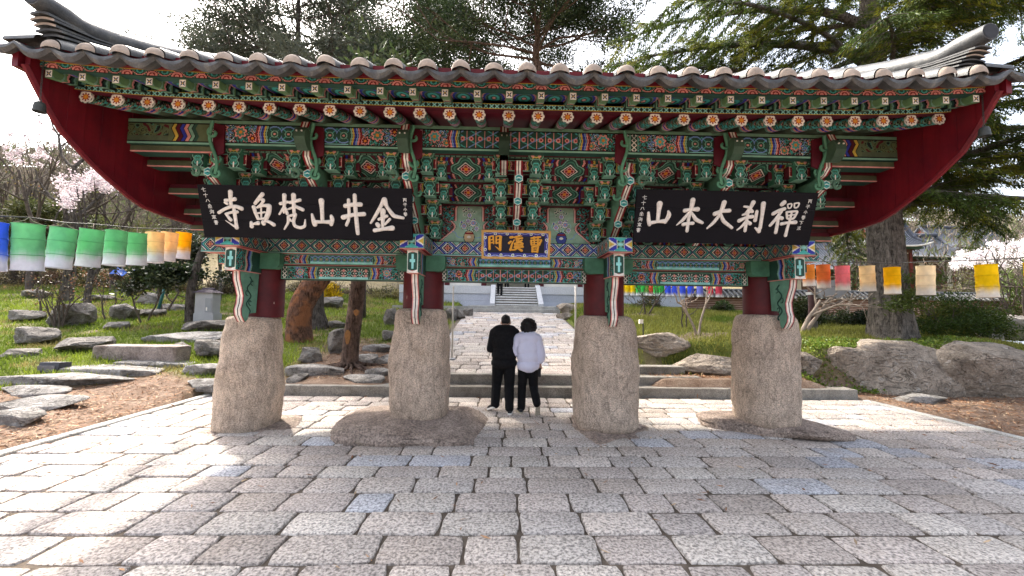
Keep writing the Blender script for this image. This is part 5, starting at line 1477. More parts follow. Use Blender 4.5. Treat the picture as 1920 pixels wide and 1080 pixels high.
LR = [(0, 0, 79, 615, 649, 'pale low boulder in the grass at the left edge of the lawn'), (1, 78, 170, 633, 661, 'dark low boulder with pale lichen, in front of the bare shrub'), (2, -8, 51, 655, 671, 'flat grey boulder nearest the slate steps at the left'),
      (3, 74, 142, 569, 614, 'large rounded boulder behind the bare many stemmed shrub'), (4, 195, 240, 570, 601, 'rounded boulder beside the thin forked tree'), (1, 182, 224, 604, 620, 'low flat rock half sunk in the open lawn'),
      (0, 219, 257, 533, 551, 'far dome shaped boulder at the back of the lawn'), (2, 251, 292, 549, 571, 'pale far boulder right of the thin forked tree'), (3, 142, 192, 553, 567, 'dark flat far rock behind the thin upright tree'),
      (4, 29, 73, 542, 560, 'far grey boulder below the first green lantern'), (0, -6, 58, 582, 604, 'dark ledge of rock at the left edge beyond the lawn'), (1, 238, 291, 580, 596, 'dark pointed rock by the camellia stems'), (2, 287, 338, 570, 583, 'low rock at the foot of the teal prop'),
      (3, 327, 412, 601, 622, 'flat rock at the foot of the grey utility post'), (4, 320, 347, 643, 664, 'dark rock touching the right end of the stone bench'), (0, 344, 420, 640, 673, 'broad grey rock between stone bench and first pillar'),
      (2, 554, 597, 653, 681, 'smooth rounded stone below the leaning red pine'), (3, 609, 646, 618, 664, 'jagged upright rock behind the scarred pine trunk'), (4, 611, 644, 602, 617, 'smooth low rock on the lawn between the pine trunks'), (1, 716, 741, 578, 611, 'stack of dark rock at the lawn edge beside second pillar'), (0, 713, 740, 620, 640, 'round dark rock just left of second pillar'),
      (1, 590, 636, 556, 578, 'far pale rocks below the yellow bush')]
for k, a, b_, c_, d_, lab in LR: place_rock(RK[k], a, b_, c_, d_, lab, .85)
SL_ = [(0, 75, 267, 688, 703, 'long pale slate slab in front of the stone bench', .25), (1, -30, 190, 702, 724, 'broad white speckled slate slab at the left', .3), (2, -20, 110, 727, 745, 'third slate step at the left edge', .3), (3, -30, 105, 748, 776, 'thick slate step with a dark broken front', .4), (0, -30, 39, 772, 797, 'lowest slate step, cut by the left edge', .5),
       (1, 342, 411, 681, 703, 'pale slab beside first pillar on the bare earth', .6), (2, 342, 405, 712, 731, 'small pale slab by the end of the granite step', .5), (3, 264, 420, 622, 641, 'layered slabs stepping up behind the stone bench', .4), (0, 210, 330, 676, 690, 'slab under the front of the stone bench', .5),
       (1, 678, 737, 644, 660, 'top rough step slab left of second pillar', .7), (2, 665, 704, 663, 682, 'middle rough step slab at the scarred pine', .7), (3, 705, 738, 665, 682, 'middle rough step slab touching second pillar', .8), (0, 536, 632, 684, 704, 'long rough step slab right of first pillar', .35), (1, 684, 735, 689, 706, 'lower rough step slab against second pillar', .6), (2, 640, 713, 705, 718, 'lowest rough step slab under the pine roots', .5), (3, 536, 562, 702, 718, 'small stone at the end of the rough steps', .8)]
for k, a, b_, c_, d_, lab, dr in SL_:
    g = G_((a + b_) / 2, d_); W = (b_ - a) / FPX * g[1]; H = (d_ - c_) / FPX * g[1]
    dd = max(.4, W * dr * 1.15); h = max(.10, H * .85)
    o = link('stone_slab', RKS[k].copy() if False else RKS[k], None, (g[0], g[1] + dd / 2, min(g[2], float(tz(g[0], g[1]))) - .06)); o.scale = (W * 1.12, dd * 1.15, h + .06); o.rotation_euler = (0, 0, (random.random() - .5) * .16)
    tag(o, lab, 'stone slab', 'rough slabs laid as steps in the garden')
RR = [(0, 1183, 1302, 628, 676, 'long brown boulder on the steps right of third pillar', .55, RKB), (1, 1266, 1400, 664, 705, 'overhanging dark rock just left of fourth pillar', .5, RKB), (2, 1478, 1564, 664, 708, 'dark ledge of rock just right of fourth pillar', .7, RKB),
      (0, 1552, 1632, 654, 716, 'small rounded boulder left of the great boulder', .8, RKW), (1, 1618, 1822, 640, 744, 'great square faced boulder below the cedar trunk', .5, RKW), (2, 1802, 1995, 642, 748, 'great boulder with a greenish stain at the right edge', .5, RKW), (1, 1700, 1800, 738, 757, 'flat stone half buried in needles below the great boulder', .6, RKS),
      (2, 1046, 1092, 568, 587, 'big rock beside the far steps', .8, RKB), (0, 1044, 1078, 586, 601, 'rounded rock on the right edge of the path', .8, RKB), (1, 834, 856, 577, 601, 'dark stone at the far left of the path edge', .9, RKD), (0, 850, 872, 580, 601, 'middle dark stone left of the path', .9, RKD), (1, 868, 886, 578, 596, 'dark stone nearest the far steps on the left', .9, RKD)]
for k, a, b_, c_, d_, lab, dr, S_ in RR: place_rock(S_[k], a, b_, c_, d_, lab, dr, sink=.2)
place_rock(RK[2], 1847, 1900, 592, 640, 'dark far rock behind the evergreen bush', 1, Y=17.2); place_rock(RK[4], 1890, 1960, 588, 636, 'pale sloping far rock at the right edge above the car', 1, Y=17.6)
# natural base rocks that carry the pillars
def base_rock(me, x0, x1, y0, y1, h, label):
    o = link('base_rock', me, None, ((x0 + x1) / 2, (y0 + y1) / 2, -.09)); o.scale = (x1 - x0, y1 - y0, h + .09); tag(o, label, 'rock'); return o
base_rock(RKP[0], -2.42, -.12, 5.35, 7.0, .215, 'broad pinkish base rock under the second pillar')
base_rock(RKP[1], 3.2, 5.15, 5.6, 7.0, .15, 'mossy brown base rock under the fourth pillar')
base_rock(RKP[2], 1.02, 2.32, 5.45, 7.0, .075, 'low flat base rock under the third pillar')
base_rock(RKP[3], -4.45, -3.0, 5.75, 7.0, .022, 'sunken base rock under the first pillar')
# stone bench
sb = thing('stone_bench', 'long rectangular stone bench on the slabs left of the gate', 'bench', tuple(G_(245, 682)))
g = G_(245, 682); W = 152 / FPX * g[1]
o = link('bench_block', rock_mesh('bench', 77, granite('bench_granite', (.30, .25, .22), (.13, .10, .085), .3, 30, .8), nf=0, box=.16, rough=.02), sb, (g[0], g[1] + .3, g[2] - .05)); o.scale = (W, .55, 36 / FPX * g[1])
g = G_(86, 700); t = thing('garden_floodlight', 'dark box shaped garden light lying by the slate slabs', 'lamp', tuple(g))
q = MB(); q.prism([(g[1], g[2]), (g[1] + .3, g[2]), (g[1] + .3, g[2] + .2), (g[1] + .06, g[2] + .22)], g[0] - .2, g[0] + .2, 'x', g3(.06)); q.build('housing', plain_mat('dark_box', (.05, .05, .06), .6, .3), t)
q = MB(); q.box(g[0] - .17, g[0] + .17, g[1] - .012, g[1] - .002, g[2] + .02, g[2] + .16, g3(.1)); q.build('glass', plain_mat('lamp_glass', (.12, .12, .14), .2, .5), t)

# ------------------------------------------------------------------ TREES AND PLANTS
def bark(name, a, b_, sc=9, stretch=.25, strength=1.0, orange=None):
    M, nt, b = mat(name, .95, .1); co = geopos(nt)
    mp = N(nt, 'ShaderNodeMapping'); mp.inputs['Scale'].default_value = (1, 1, stretch * .6); L(nt, co, mp.inputs[0])
    vo = noise(nt, sc * 1.6, 6, .7, mp.outputs[0], 1.2)
    n1 = noise(nt, 6, 7, .75, co)
    c = ramp(nt, n1.outputs[0], [(.3, b_), (.7, a)]).outputs[0]
    f = ramp(nt, vo.outputs[0], [(.36, g3(.30)), (.47, g3(.95)), (.65, g3(1.35))]).outputs[0]
    c = mix(nt, c, f, 1.0, 'MULTIPLY')
    if orange:
        n2 = noise(nt, 2.2, 3, .6, co); c = mix(nt, c, orange, ramp(nt, n2.outputs[0], [(.5, (0, 0, 0)), (.62, g3(.85))]).outputs[0])
    L(nt, c, b.inputs['Base Color'])
    h = N(nt, 'ShaderNodeMath', operation='ADD'); L(nt, f, h.inputs[0]); L(nt, n1.outputs[0], h.inputs[1]); bump(nt, b, h.outputs[0], strength, .05)
    return M
M_BARK = bark('grey_bark', (.17, .145, .125), (.06, .05, .042), 10)
M_CEDARB = bark('cedar_bark', (.26, .23, .20), (.075, .066, .055), 12, .35)
M_PINEB = bark('pine_bark', (.20, .135, .105), (.06, .042, .034), 8, .4, 1.0)
M_REDPINE = bark('red_pine_bark', (.25, .13, .085), (.075, .045, .035), 8, .5, 1.0, (.36, .15, .07))
M_TWIG = plain_mat('twig_bark', (.10, .08, .068), .95, .1, .4, 5)
M_PALETWIG = plain_mat('pale_twig', (.32, .26, .21), .9, .1, .3, 5)
def leafmat(name, trans=.35, rough=.6): return attr_mat(name, rough, .25, .25, 3, trans=trans)
M_NEEDLE = leafmat('needles', .25); M_LEAF = leafmat('leaves', .3, .4); M_BLOSSOM = leafmat('blossom', .4, .8)
def unit(a): return a / (np.linalg.norm(a, axis=-1, keepdims=True) + 1e-9)
def leaf_quads(C, D, Ln, Wd, r, up_=None):
    """quads centred at C along directions D"""
    n = len(C); D = unit(D); X = unit(np.cross(D, r.normal(size=(n, 3)) if up_ is None else up_ + .35 * r.normal(size=(n, 3))))
    Ln = np.broadcast_to(Ln, (n,))[:, None]; Wd = np.broadcast_to(Wd, (n,))[:, None]
    return np.stack([C - X * Wd * .35, C + D * Ln * .5 - X * Wd, C + D * Ln, C + D * Ln * .5 + X * Wd], 1)
def pick(r, cols, n, jit=.25):
    cols = np.asarray(cols); return cols[r.integers(len(cols), size=n)] * (1 + (r.random((n, 1)) - .5) * 2 * jit)
def branch(q, p, d, ln, rad_, depth, r, tips, spread=.55, upb=.12, n=5, seg=5, wig=.22, kids=(2, 4), shrink=.68):
    pts = [np.array(p, float)]; d = unit(np.array(d, float))
    for k in range(seg):
        d = unit(d + r.normal(size=3) * wig / (1 + .3 * depth) + np.array([0, 0, upb])); pts.append(pts[-1] + d * ln / seg)
    q.tube(pts, np.linspace(rad_, rad_ * .55, len(pts)), n if rad_ > .02 else 4, g3(.2), cap=False)
    if depth <= 0: tips.append((pts[-1], d)); return
    for k in range(r.integers(kids[0], kids[1] + 1)):
        i = r.integers(max(1, seg // 2), seg + 1); dd = unit(d + r.normal(size=3) * spread)
        branch(q, pts[i], dd, ln * shrink * (.8 + .4 * r.random()), rad_ * .55, depth - 1, r, tips, spread, upb, n, max(3, seg - 1), wig, kids, shrink)
    tips.append((pts[-1], d))

def pine(base, path, rads, label, name, clumps, seed, barkm, crown_cols, limb=(1.2, 3.0), start=.5, needle=(.16, .03), flat=.45, nlimb=22, per=46, cl_r=.45, cat='tree', grp=None):
    t = thing(name, label, cat, base, grp); r = np.random.default_rng(seed)
    P = np.array(path, float); s = np.linspace(0, 1, 28); ss = np.linspace(0, 1, len(P))
    P = np.stack([np.interp(s, ss, P[:, k]) for k in range(3)], 1)
    for _ in range(3): P[1:-1] = (P[:-2] + 2 * P[1:-1] + P[2:]) / 4
    Rr = np.interp(s, np.linspace(0, 1, len(rads)), rads)
    q = MB(); q.tube(P, Rr, 14, g3(.2)); tb = MB(); tips = []
    for k in range(nlimb):
        u = start + (1 - start) * (k + r.random()) / nlimb; i = min(27, int(u * 27)); a = k * 2.4 + r.random()
        ln = limb[0] + (limb[1] - limb[0]) * (1 - ((u - start) / (1 - start)) ** 1.5) * (.7 + .5 * r.random())
        d = np.array([math.cos(a), math.sin(a), .12 + .35 * r.random()])
        branch(tb, P[i], d, ln, max(.02, Rr[i] * .38), 2, r, tips, .6, .03, 6, 6, .25, (2, 4), .6)
    q.build('trunk', barkm, t, True); tb.build('limbs', barkm, t, True)
    T = np.array([p for p, d in tips]); 
    while len(T) < clumps: T = np.concatenate([T, T + r.normal(size=T.shape) * np.array([.45, .45, .18])])
    T = T[r.permutation(len(T))[:clumps]]
    nq = clumps * per; ci = np.repeat(np.arange(clumps), per)
    off = r.normal(size=(nq, 3)) * np.array([1, 1, flat]) * cl_r * .55
    D = unit(off) + r.normal(size=(nq, 3)) * .5 + np.array([0, 0, .35])
    cc = pick(r, crown_cols, clumps, .3)[ci] * (1 + (r.random((nq, 1)) - .5) * .5)
    f = MB(); f.quads(leaf_quads(T[ci] + off, D, needle[0] * (.7 + .6 * r.random(nq)), needle[1], r), cc); f.build('crown', M_NEEDLE, t)
    return t
def col(px, py, Y): return tuple(atY(px, py, Y))
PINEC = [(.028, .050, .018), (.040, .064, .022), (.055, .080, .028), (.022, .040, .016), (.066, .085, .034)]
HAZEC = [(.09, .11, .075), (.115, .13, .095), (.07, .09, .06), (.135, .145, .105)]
YP = 28.5; b0 = (float(atY(1118, 540, YP)[0]), YP, 3.15)
pine(b0, [b0, atY(1116, 500, YP), atY(1100, 330, YP), atY(1040, 200, YP), atY(1000, 110, YP), atY(1012, 60, YP), atY(990, -10, YP)], [.46, .42, .37, .32, .26, .18, .06], 'tall open crowned pine rising behind the middle of the gate roof', 'pine_tree', 900, 5, M_PINEB, PINEC, (2.0, 6.6), .66, (.28, .036), .4, 28, 90, .85)
YP = 39; b0 = (float(atY(822, 540, YP)[0]), YP, float(tz(-6, YP)))
pine(b0, [b0, atY(825, 400, YP), atY(838, 180, YP), atY(828, 20, YP)], [.45, .38, .25, .08], 'bushy pine left of the tall open crowned pine, above the roof', 'pine_tree', 700, 8, M_PINEB, PINEC + [(.08, .085, .035)], (1.7, 5.6), .55, (.34, .042), .6, 24, 96, 1.0)
YP = 58; b0 = (float(atY(685, 540, YP)[0]), YP, float(tz(-20, YP)))
pine(b0, [b0, atY(685, 400, YP), atY(696, 200, YP), atY(690, 70, YP)], [.42, .34, .2, .08], 'yellowish green pine crown low above the roof left of centre', 'pine_tree', 380, 9, M_PINEB, [(.07, .085, .03), (.09, .10, .04), (.05, .065, .025)], (2.4, 7.4), .55, (.46, .06), .5, 22, 96, 1.4)
YP = 42; b0 = (float(atY(545, 540, YP)[0]), YP, float(tz(-22, YP)))
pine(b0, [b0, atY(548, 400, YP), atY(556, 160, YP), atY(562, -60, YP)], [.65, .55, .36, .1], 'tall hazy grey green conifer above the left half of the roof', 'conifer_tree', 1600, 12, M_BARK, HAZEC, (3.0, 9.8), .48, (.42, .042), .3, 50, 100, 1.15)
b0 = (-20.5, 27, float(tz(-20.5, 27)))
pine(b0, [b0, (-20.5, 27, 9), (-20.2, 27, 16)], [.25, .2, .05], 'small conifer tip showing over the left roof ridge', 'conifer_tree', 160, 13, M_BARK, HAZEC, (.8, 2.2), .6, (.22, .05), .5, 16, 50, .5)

# the great cedar on the right: huge trunk, long level boughs with drooping sprays
cb = G_(1706, 641); cbx, cby, cbz = float(cb[0]), float(cb[1]) + .5, float(cb[2])
cedar = thing('cedar_tree', 'huge old cedar with a thick grey trunk and dark layered boughs, right of the gate', 'tree', (cbx, cby, cbz))
r = np.random.default_rng(31)
q = MB(); s = np.linspace(0, 1, 40)
nA = 40; a = np.linspace(0, 2 * np.pi, nA, endpoint=False)
V = []
for k in s:
    z = cbz - .2 + k * 15.5; R0 = np.interp(k, [0, .03, .08, .3, .7, 1], [.66, .51, .44, .36, .2, .05])
    rr_ = R0 * (1 + .10 * (fbm(np.cos(a) * 2, np.sin(a) * 2, z * .5, 5) - .5) * 2 + .06 * np.sin(a * 6 + z * .3) * (1.6 - min(1, k * 8)))
    V.append(np.stack([cbx - .25 * np.clip(k * 4, 0, 1) + .15 * math.sin(k * 5) + rr_ * np.cos(a), cby + rr_ * np.sin(a), np.full(nA, z)], 1))
V = np.concatenate(V); i = np.arange(40 * nA).reshape(40, nA); j = np.roll(i, -1, 1)
q.add(V, np.stack([i[:-1], j[:-1], j[1:], i[1:]], -1).reshape(-1, 4), g3(.2)); q.build('trunk', M_CEDARB, cedar, True)
tb = MB(); SP, SD, SC = [], [], []
def bough(z, az, ln, droop, thick, yel, dens=1.0):
    p = np.array([cbx - .25, cby, z]); d = np.array([math.cos(az), math.sin(az), .28]); pts = [p]; n = 16
    for k in range(n):
        d = unit(d + np.array([0, 0, -droop * (.4 + k / n)]) + r.normal(size=3) * .07); pts.append(pts[-1] + d * ln / n)
    pts = np.array(pts); tb.tube(pts, np.linspace(thick, .015, n + 1), 7, g3(.2), cap=False)
    side = unit(np.cross(d, [0, 0, 1]))
    for k in range(3, n + 1):
        for sg in (-1, 1):
            for rep in range(2):
                if r.random() > dens: continue
                l2 = (.35 + .75 * r.random()) * (1.25 - .75 * k / n) * ln * .26 + .25
                dd = unit(unit(pts[k] - pts[k - 1]) * (.5 + .5 * r.random()) + sg * side * (.6 + .6 * r.random()) + np.array([0, 0, -.12 + .2 * (r.random() - .5)]))
                m_ = 6; p2 = [pts[k]]
                for u in range(m_):
                    dd = unit(dd + np.array([0, 0, -.09]) + r.normal(size=3) * .08); p2.append(p2[-1] + dd * l2 / m_)
                p2 = np.array(p2); tb.tube(p2, np.linspace(.018, .004, m_ + 1), 4, g3(.2), cap=False)
                nn = int(62 * l2 / .6) + 16
                u = r.random(nn) * m_; iu = np.minimum(u.astype(int), m_ - 1); fu = (u - iu)[:, None]
                c = p2[iu] * (1 - fu) + p2[iu + 1] * fu
                s2 = unit(np.cross(dd, [0, 0, 1]))
                sd = s2 * np.where(r.random((nn, 1)) < .5, -1, 1) * (.25 + .9 * r.random((nn, 1))) + dd * .8 + r.normal(size=(nn, 3)) * .22 + np.array([0, 0, -.15])
                SP.append(c + r.normal(size=(nn, 3)) * np.array([.05, .05, .03])); SD.append(sd); base = np.array([(.065, .10, .018), (.045, .078, .016), (.08, .12, .022)])[r.integers(3)] if r.random() > yel else np.array([(.21, .22, .025), (.16, .19, .025)])[r.integers(2)]
                SC.append(base * (1 + (r.random((nn, 1)) - .5) * .7))
for k in range(41):
    z = 4.4 + 10.5 * (k + r.random()) / 41; az = k * 2.399 + r.random() * .5
    ln = np.interp(z, [4, 6, 9, 13, 16], [4.2, 6.3, 6.8, 4.8, 1.6]) * (.8 + .35 * r.random())
    if math.sin(az) < -.6: ln *= .7
    bough(z, az, ln, .055, np.interp(z, [4, 14], [.13, .05]), .26, .8)
for z, az, ln, th in ((8.0, 2.9, 7.4, .16), (9.2, 3.25, 7.6, .16), (10.2, 3.0, 7.2, .14), (7.2, 3.5, 6.4, .12), (6.4, -.35, 5.6, .12), (5.4, -.7, 5.2, .1), (4.9, -.2, 4.6, .1), (7.3, -.9, 4.8, .1), (8.6, -2.2, 4.5, .1), (9.5, -1.2, 4.8, .1), (6.0, .3, 5.6, .1)):
    bough(z, az, ln, .05, th, .35)
tb.build('boughs', M_CEDARB, cedar, True)
SP, SD, SC = np.concatenate(SP), np.concatenate(SD), np.concatenate(SC)
f = MB(); f.quads(leaf_quads(SP, SD, .09 + .08 * r.random(len(SP)), .0125, r, np.array([0, 0, 1.0])), SC); f.build('crown', M_NEEDLE, cedar)
# sprigs of young cedar shoots on the trunk
q = MB(); n = 1500; c0 = np.array([cbx - .15, cby - .62, 0]); z = r.choice([2.35, 2.75, 2.1], n)
C = np.stack([c0[0] + r.normal(size=n) * .28 - (z < 2.3) * .25 + (z > 2.6) * .3, c0[1] - np.abs(r.normal(size=n)) * .18, z + r.normal(size=n) * .09], 1)
q.quads(leaf_quads(C, r.normal(size=(n, 3)) + np.array([0, -.4, -.1]), .11, .016, r), pick(r, [(.06, .09, .015), (.09, .12, .02)], n)); q.build('trunk_shoots', M_NEEDLE, cedar)

def bush(name, px0, px1, py0, py1, Y, cols, label, n=2600, leaf=(.09, .03), seed=1, stems=6, cat='bush', grp=None, lumps=26, mat_=None, depth=.8, flatn=False):
    g = atY((px0 + px1) / 2, py1, Y); gz = float(tz(g[0], Y)); g[2] = min(g[2], gz) if abs(gz - g[2]) > .4 else g[2]
    W = (px1 - px0) / FPX * Y; H = atY((px0 + px1) / 2, py0, Y)[2] - g[2]
    t = thing(name, label, cat, tuple(g), grp); r = np.random.default_rng(seed)
    q = MB(); tips = []
    for k in range(stems):
        a = r.random() * 6.28; branch(q, g + np.array([.06 * math.cos(a) * W, .06 * math.sin(a) * W, -.05]), (math.cos(a) * .7 * W / max(H, .3), math.sin(a) * .5, 1.0), H * .62, .016 + .01 * H, 2, r, tips, .5, .1, 5, 4)
    q.build('stems', M_TWIG, t, True)
    u = unit(r.normal(size=(lumps, 3))); u[:, 2] = np.abs(u[:, 2]); lc = g + u * (r.random((lumps, 1)) ** .4) * np.array([W * .42, W * .42 * depth, H * .78]) + np.array([0, 0, H * .12])
    ci = r.integers(lumps, size=n); off = r.normal(size=(n, 3)); off = unit(off) * (r.random((n, 1)) ** .5) * np.array([W * .16, W * .16, H * .2])
    C = lc[ci] + off; C[:, 2] = np.maximum(C[:, 2], g[2] + .02)
    cc = pick(r, cols, lumps, .25)[ci] * (1 + (r.random((n, 1)) - .5) * .6)
    D = unit(off) + r.normal(size=(n, 3)) * .6 + np.array([0, 0, .2])
    f = MB(); f.quads(leaf_quads(C, D, leaf[0] * (.7 + .6 * r.random(n)), leaf[1], r), cc); f.build('foliage', mat_ or M_LEAF, t)
    return t
bush('evergreen_bush', 1700, 1880, 553, 645, 11.6, [(.05, .085, .012), (.035, .065, .01), (.085, .11, .015), (.13, .13, .02)], 'broad feathery evergreen bush right of the cedar trunk', 15000, (.10, .014), 3, 8, lumps=60, mat_=M_NEEDLE)
for k, (a, b_, c_, d_, Y, cols, lab) in enumerate([(1480, 1540, 545, 617, 14.0, [(.05, .065, .02), (.035, .05, .015)], 'dark green shrub right of the fourth pillar'), (1530, 1605, 575, 622, 14.5, [(.04, .06, .02), (.06, .075, .025)], 'low dark shrub behind the dark lamp post'), (1590, 1650, 582, 625, 14.2, [(.02, .035, .015), (.035, .05, .02)], 'very dark low shrub just left of the cedar trunk'),
        (1330, 1378, 565, 590, 18.5, [(.05, .08, .02)], 'small green shrub left of the fourth red column'), (1180, 1250, 545, 590, 19.0, [(.14, .12, .06), (.10, .10, .04)], 'dry yellowish shrub right of the third pillar')]):
    bush('shrub', a, b_, c_, d_, Y, cols, lab, 2600, (.09, .025), 40 + k)
FY = [(.75, .50, .01), (.62, .42, .01), (.8, .6, .03)]
bush('forsythia_bush', 598, 642, 524, 566, 23.0, FY, 'bright yellow flowering bush behind the leaning red pine', 2600, (.10, .035), 51, lumps=20)
BR = [(.16, .12, .07), (.13, .10, .06), (.20, .16, .08), (.10, .09, .045)]
sh = [(-20, 70, 505, 545, 30), (60, 130, 505, 548, 31), (150, 215, 505, 545, 30), (205, 262, 510, 545, 29), (255, 330, 505, 548, 30), (320, 372, 515, 550, 27), (395, 440, 505, 560, 25), (630, 700, 535, 572, 27), (685, 752, 530, 572, 26), (540, 600, 520, 566, 28), (440, 520, 510, 566, 27)]
wd = ['at the left edge beyond the lawn', 'below the widest green lantern', 'below the third green lantern', 'below the smallest green lantern', 'behind the camellia stems', 'behind the dark slim trunk', 'behind the grey utility post', 'beside the yellow bush', 'left of the second pillar', 'behind the leaning red pine trunk', 'behind the first red column']
for k, (a, b_, c_, d_, Y) in enumerate(sh):
    bush('winter_shrub', a - 8, b_ + 8, c_, d_, Y, [BR, [(.24, .15, .10), (.16, .12, .07)], [(.26, .22, .09), (.16, .15, .06)]][k % 3], 'loose brownish shrub in early leaf ' + wd[k], 3400, (.13, .04), 60 + k, 8, grp='early spring shrubs behind the lawn', lumps=30)

def small_tree(name, base, label, h, r0, seed, leaf=None, nleaf=0, spread=.5, stems=1, upb=.14, lean=(0, 0), mat_=None, cat='tree', depth=3, lf=(.08, .03), clump=.3, grp=None, lm=None, start=.45, kids=(2, 3), zmin=0):
    t = thing(name, label, cat, tuple(base), grp); r = np.random.default_rng(seed); q = MB(); tips = []
    for k in range(stems):
        a = 6.28 * k / max(1, stems) + r.random(); d = np.array([lean[0] + (.38 * math.cos(a) if stems > 1 else 0), lean[1] + (.3 * math.sin(a) if stems > 1 else 0), 1.0])
        branch(q, np.array(base) + np.array([.04 * math.cos(a), .04 * math.sin(a), -.08]), d, h * start, r0, depth, r, tips, spread, upb, 7, 6, .16, kids, .72)
    q.build('trunk', mat_ or M_TWIG, t, True)
    if nleaf:
        T = np.array([p for p, d in tips]); T = T[T[:, 2] > base[2] + zmin * h]; ci = r.integers(len(T), size=nleaf); off = r.normal(size=(nleaf, 3)) * clump * np.array([1, 1, .7])
        cc = pick(r, leaf, len(T), .25)[ci] * (1 + (r.random((nleaf, 1)) - .5) * .5)
        f = MB(); f.quads(leaf_quads(T[ci] + off, unit(off) + r.normal(size=(nleaf, 3)) * .7, lf[0] * (.7 + .6 * r.random(nleaf)), lf[1], r), cc); f.build('foliage' if lm is None else 'blossom', lm or M_LEAF, t)
    return t
EL = [(.16, .12, .05), (.13, .13, .05), (.2, .10, .06)]
small_tree('garden_shrub', G_(108, 617), 'bare many stemmed shrub in front of the large rounded boulder', 1.9, .035, 71, EL, 260, .45, 5, .16, lf=(.06, .02), cat='shrub', depth=2)
small_tree('young_tree', G_(201, 599), 'thin forked young tree beside the rounded boulder', 2.0, .035, 72, EL, 200, .55, 2, .12, lf=(.06, .02), depth=2)
small_tree('young_tree', G_(73, 587), 'thin upright sapling below the first green lantern', 2.6, .04, 73, EL, 160, .35, 1, .25, lf=(.06, .02), depth=2)
small_tree('young_tree', G_(163, 583), 'thin upright sapling with brownish leaves below the green lanterns', 2.7, .035, 74, [(.2, .09, .05), (.14, .1, .05)], 300, .35, 1, .25, depth=2)
CAM = [(.022, .035, .014), (.03, .045, .018), (.016, .026, .012), (.05, .06, .03)]
g = G_(270, 606); small_tree('camellia_tree', g, 'small dark leaved camellia under the smallest green lanterns', 1.45, .035, 75, CAM, 6500, .8, 2, .16, lf=(.12, .045), clump=.17, depth=2, start=.95, zmin=.85)
g = G_(384, 590); small_tree('camellia_tree', g, 'dark leaved camellia behind the grey utility post', 1.9, .035, 76, CAM, 5200, .8, 2, .16, lf=(.12, .045), clump=.22, depth=2, start=.95, zmin=.8)
small_tree('young_tree', G_(308, 584), 'slender forked tree at the foot of the teal prop', 2.4, .05, 77, EL, 200, .5, 2, .14, depth=2)
g = G_(352, 607); small_tree('garden_tree', g, 'dark slim tree trunk with sparse yellow leaves beside the grey utility post', 6.5, .155, 78, [(.16, .17, .03), (.10, .12, .03)], 700, .5, 1, .2, (-.05, 0), M_BARK, depth=3, start=.6, lf=(.1, .04))
g = G_(122, 566); small_tree('garden_tree', g, 'thick grey far trunk behind the many stemmed shrub', 9, .28, 79, EL, 300, .5, 1, .2, (0, 0), M_BARK, depth=3, lf=(.1, .03))
g = G_(411, 566); small_tree('garden_tree', g, 'thin straight far trunk just left of the first pillar', 6, .08, 80, EL, 250, .5, 1, .25, (0, 0), M_BARK, depth=2)
# teal prop leaning on a tree
g = G_(294, 591); t = thing('tree_prop', 'leaning teal green pole propping the young tree', 'pole', tuple(g)); q = MB(); q.tube([g, atY(314, 522, g[1] + .25)], .055, 10, lin(40, 96, 92)); q.build('pole', attr_mat('teal_paint', .5, .3, .2), t, True)
q = MB(); q.tube([atY(314, 522, g[1] + .25) + np.array([-.14, 0, 0]), atY(314, 522, g[1] + .25) + np.array([.14, 0, .03])], .03, 8, lin(40, 96, 92)); q.build('crosspiece', attr_mat('teal_paint', .5, .3, .2), t, True)
# pines framed between the first two columns
g = G_(562, 640); P0 = np.array(g); Yp = g[1]
pine(tuple(P0), [P0 - [0, 0, .15], atY(560, 610, Yp), atY(563, 575, Yp), atY(578, 548, Yp + .1), atY(598, 522, Yp + .2), atY(640, 470, Yp + .4), atY(668, 400, Yp + .6), atY(680, 280, Yp + .8)], [.42, .37, .35, .36, .34, .28, .2, .1], 'leaning red barked pine between the first two pillars', 'red_pine', 150, 91, M_REDPINE, PINEC, (.8, 2.0), .75, (.18, .03), .4, 12, 40, .45)
g = G_(588, 618); g[1] += .4; P0 = np.array(g); Yp = P0[1]
pine(tuple(P0), [P0 - [0, 0, .15], atY(588, 585, Yp), atY(590, 520, Yp), atY(598, 420, Yp), atY(600, 260, Yp)], [.46, .36, .31, .28, .2], 'thick grey pine trunk standing behind the leaning red pine', 'pine_tree', 120, 92, M_BARK, PINEC, (.8, 2.0), .8, (.18, .03), .4, 10, 40, .45)
g = G_(656, 686); P0 = np.array(g); Yp = P0[1]
tp = pine(tuple(P0), [P0 - [0, 0, .15], atY(657, 650, Yp), atY(664, 600, Yp), atY(670, 550, Yp), atY(676, 500, Yp), atY(690, 380, Yp), atY(690, 200, Yp)], [.215, .19, .185, .18, .165, .14, .08], 'straight dark barked pine with an orange scar, left of the second pillar', 'pine_tree', 150, 93, M_PINEB, PINEC, (.8, 1.8), .8, (.18, .03), .4, 10, 40, .45)
q = MB()
for px, py, w_, h_ in ((652, 632, 6, 14), (668, 586, 5, 6)):
    c = atY(px, py, Yp - .19); pts = [(c[0] + w_ * .011 * math.cos(a) * (1 + .2 * math.sin(3 * a)), c[1] - .012, c[2] + h_ * .0125 * math.sin(a)) for a in np.linspace(0, 2 * np.pi, 14, endpoint=False)]
    q.prism([(p[0], p[2]) for p in pts], c[1] - .015, c[1] + .06, 'y', lin(140, 100, 62))
q.build('bark_scar', attr_mat('bare_wood', .8, .2, .35, 20), tp)
for k in range(7):      # roots
    pass
q = MB(); r = np.random.default_rng(4)
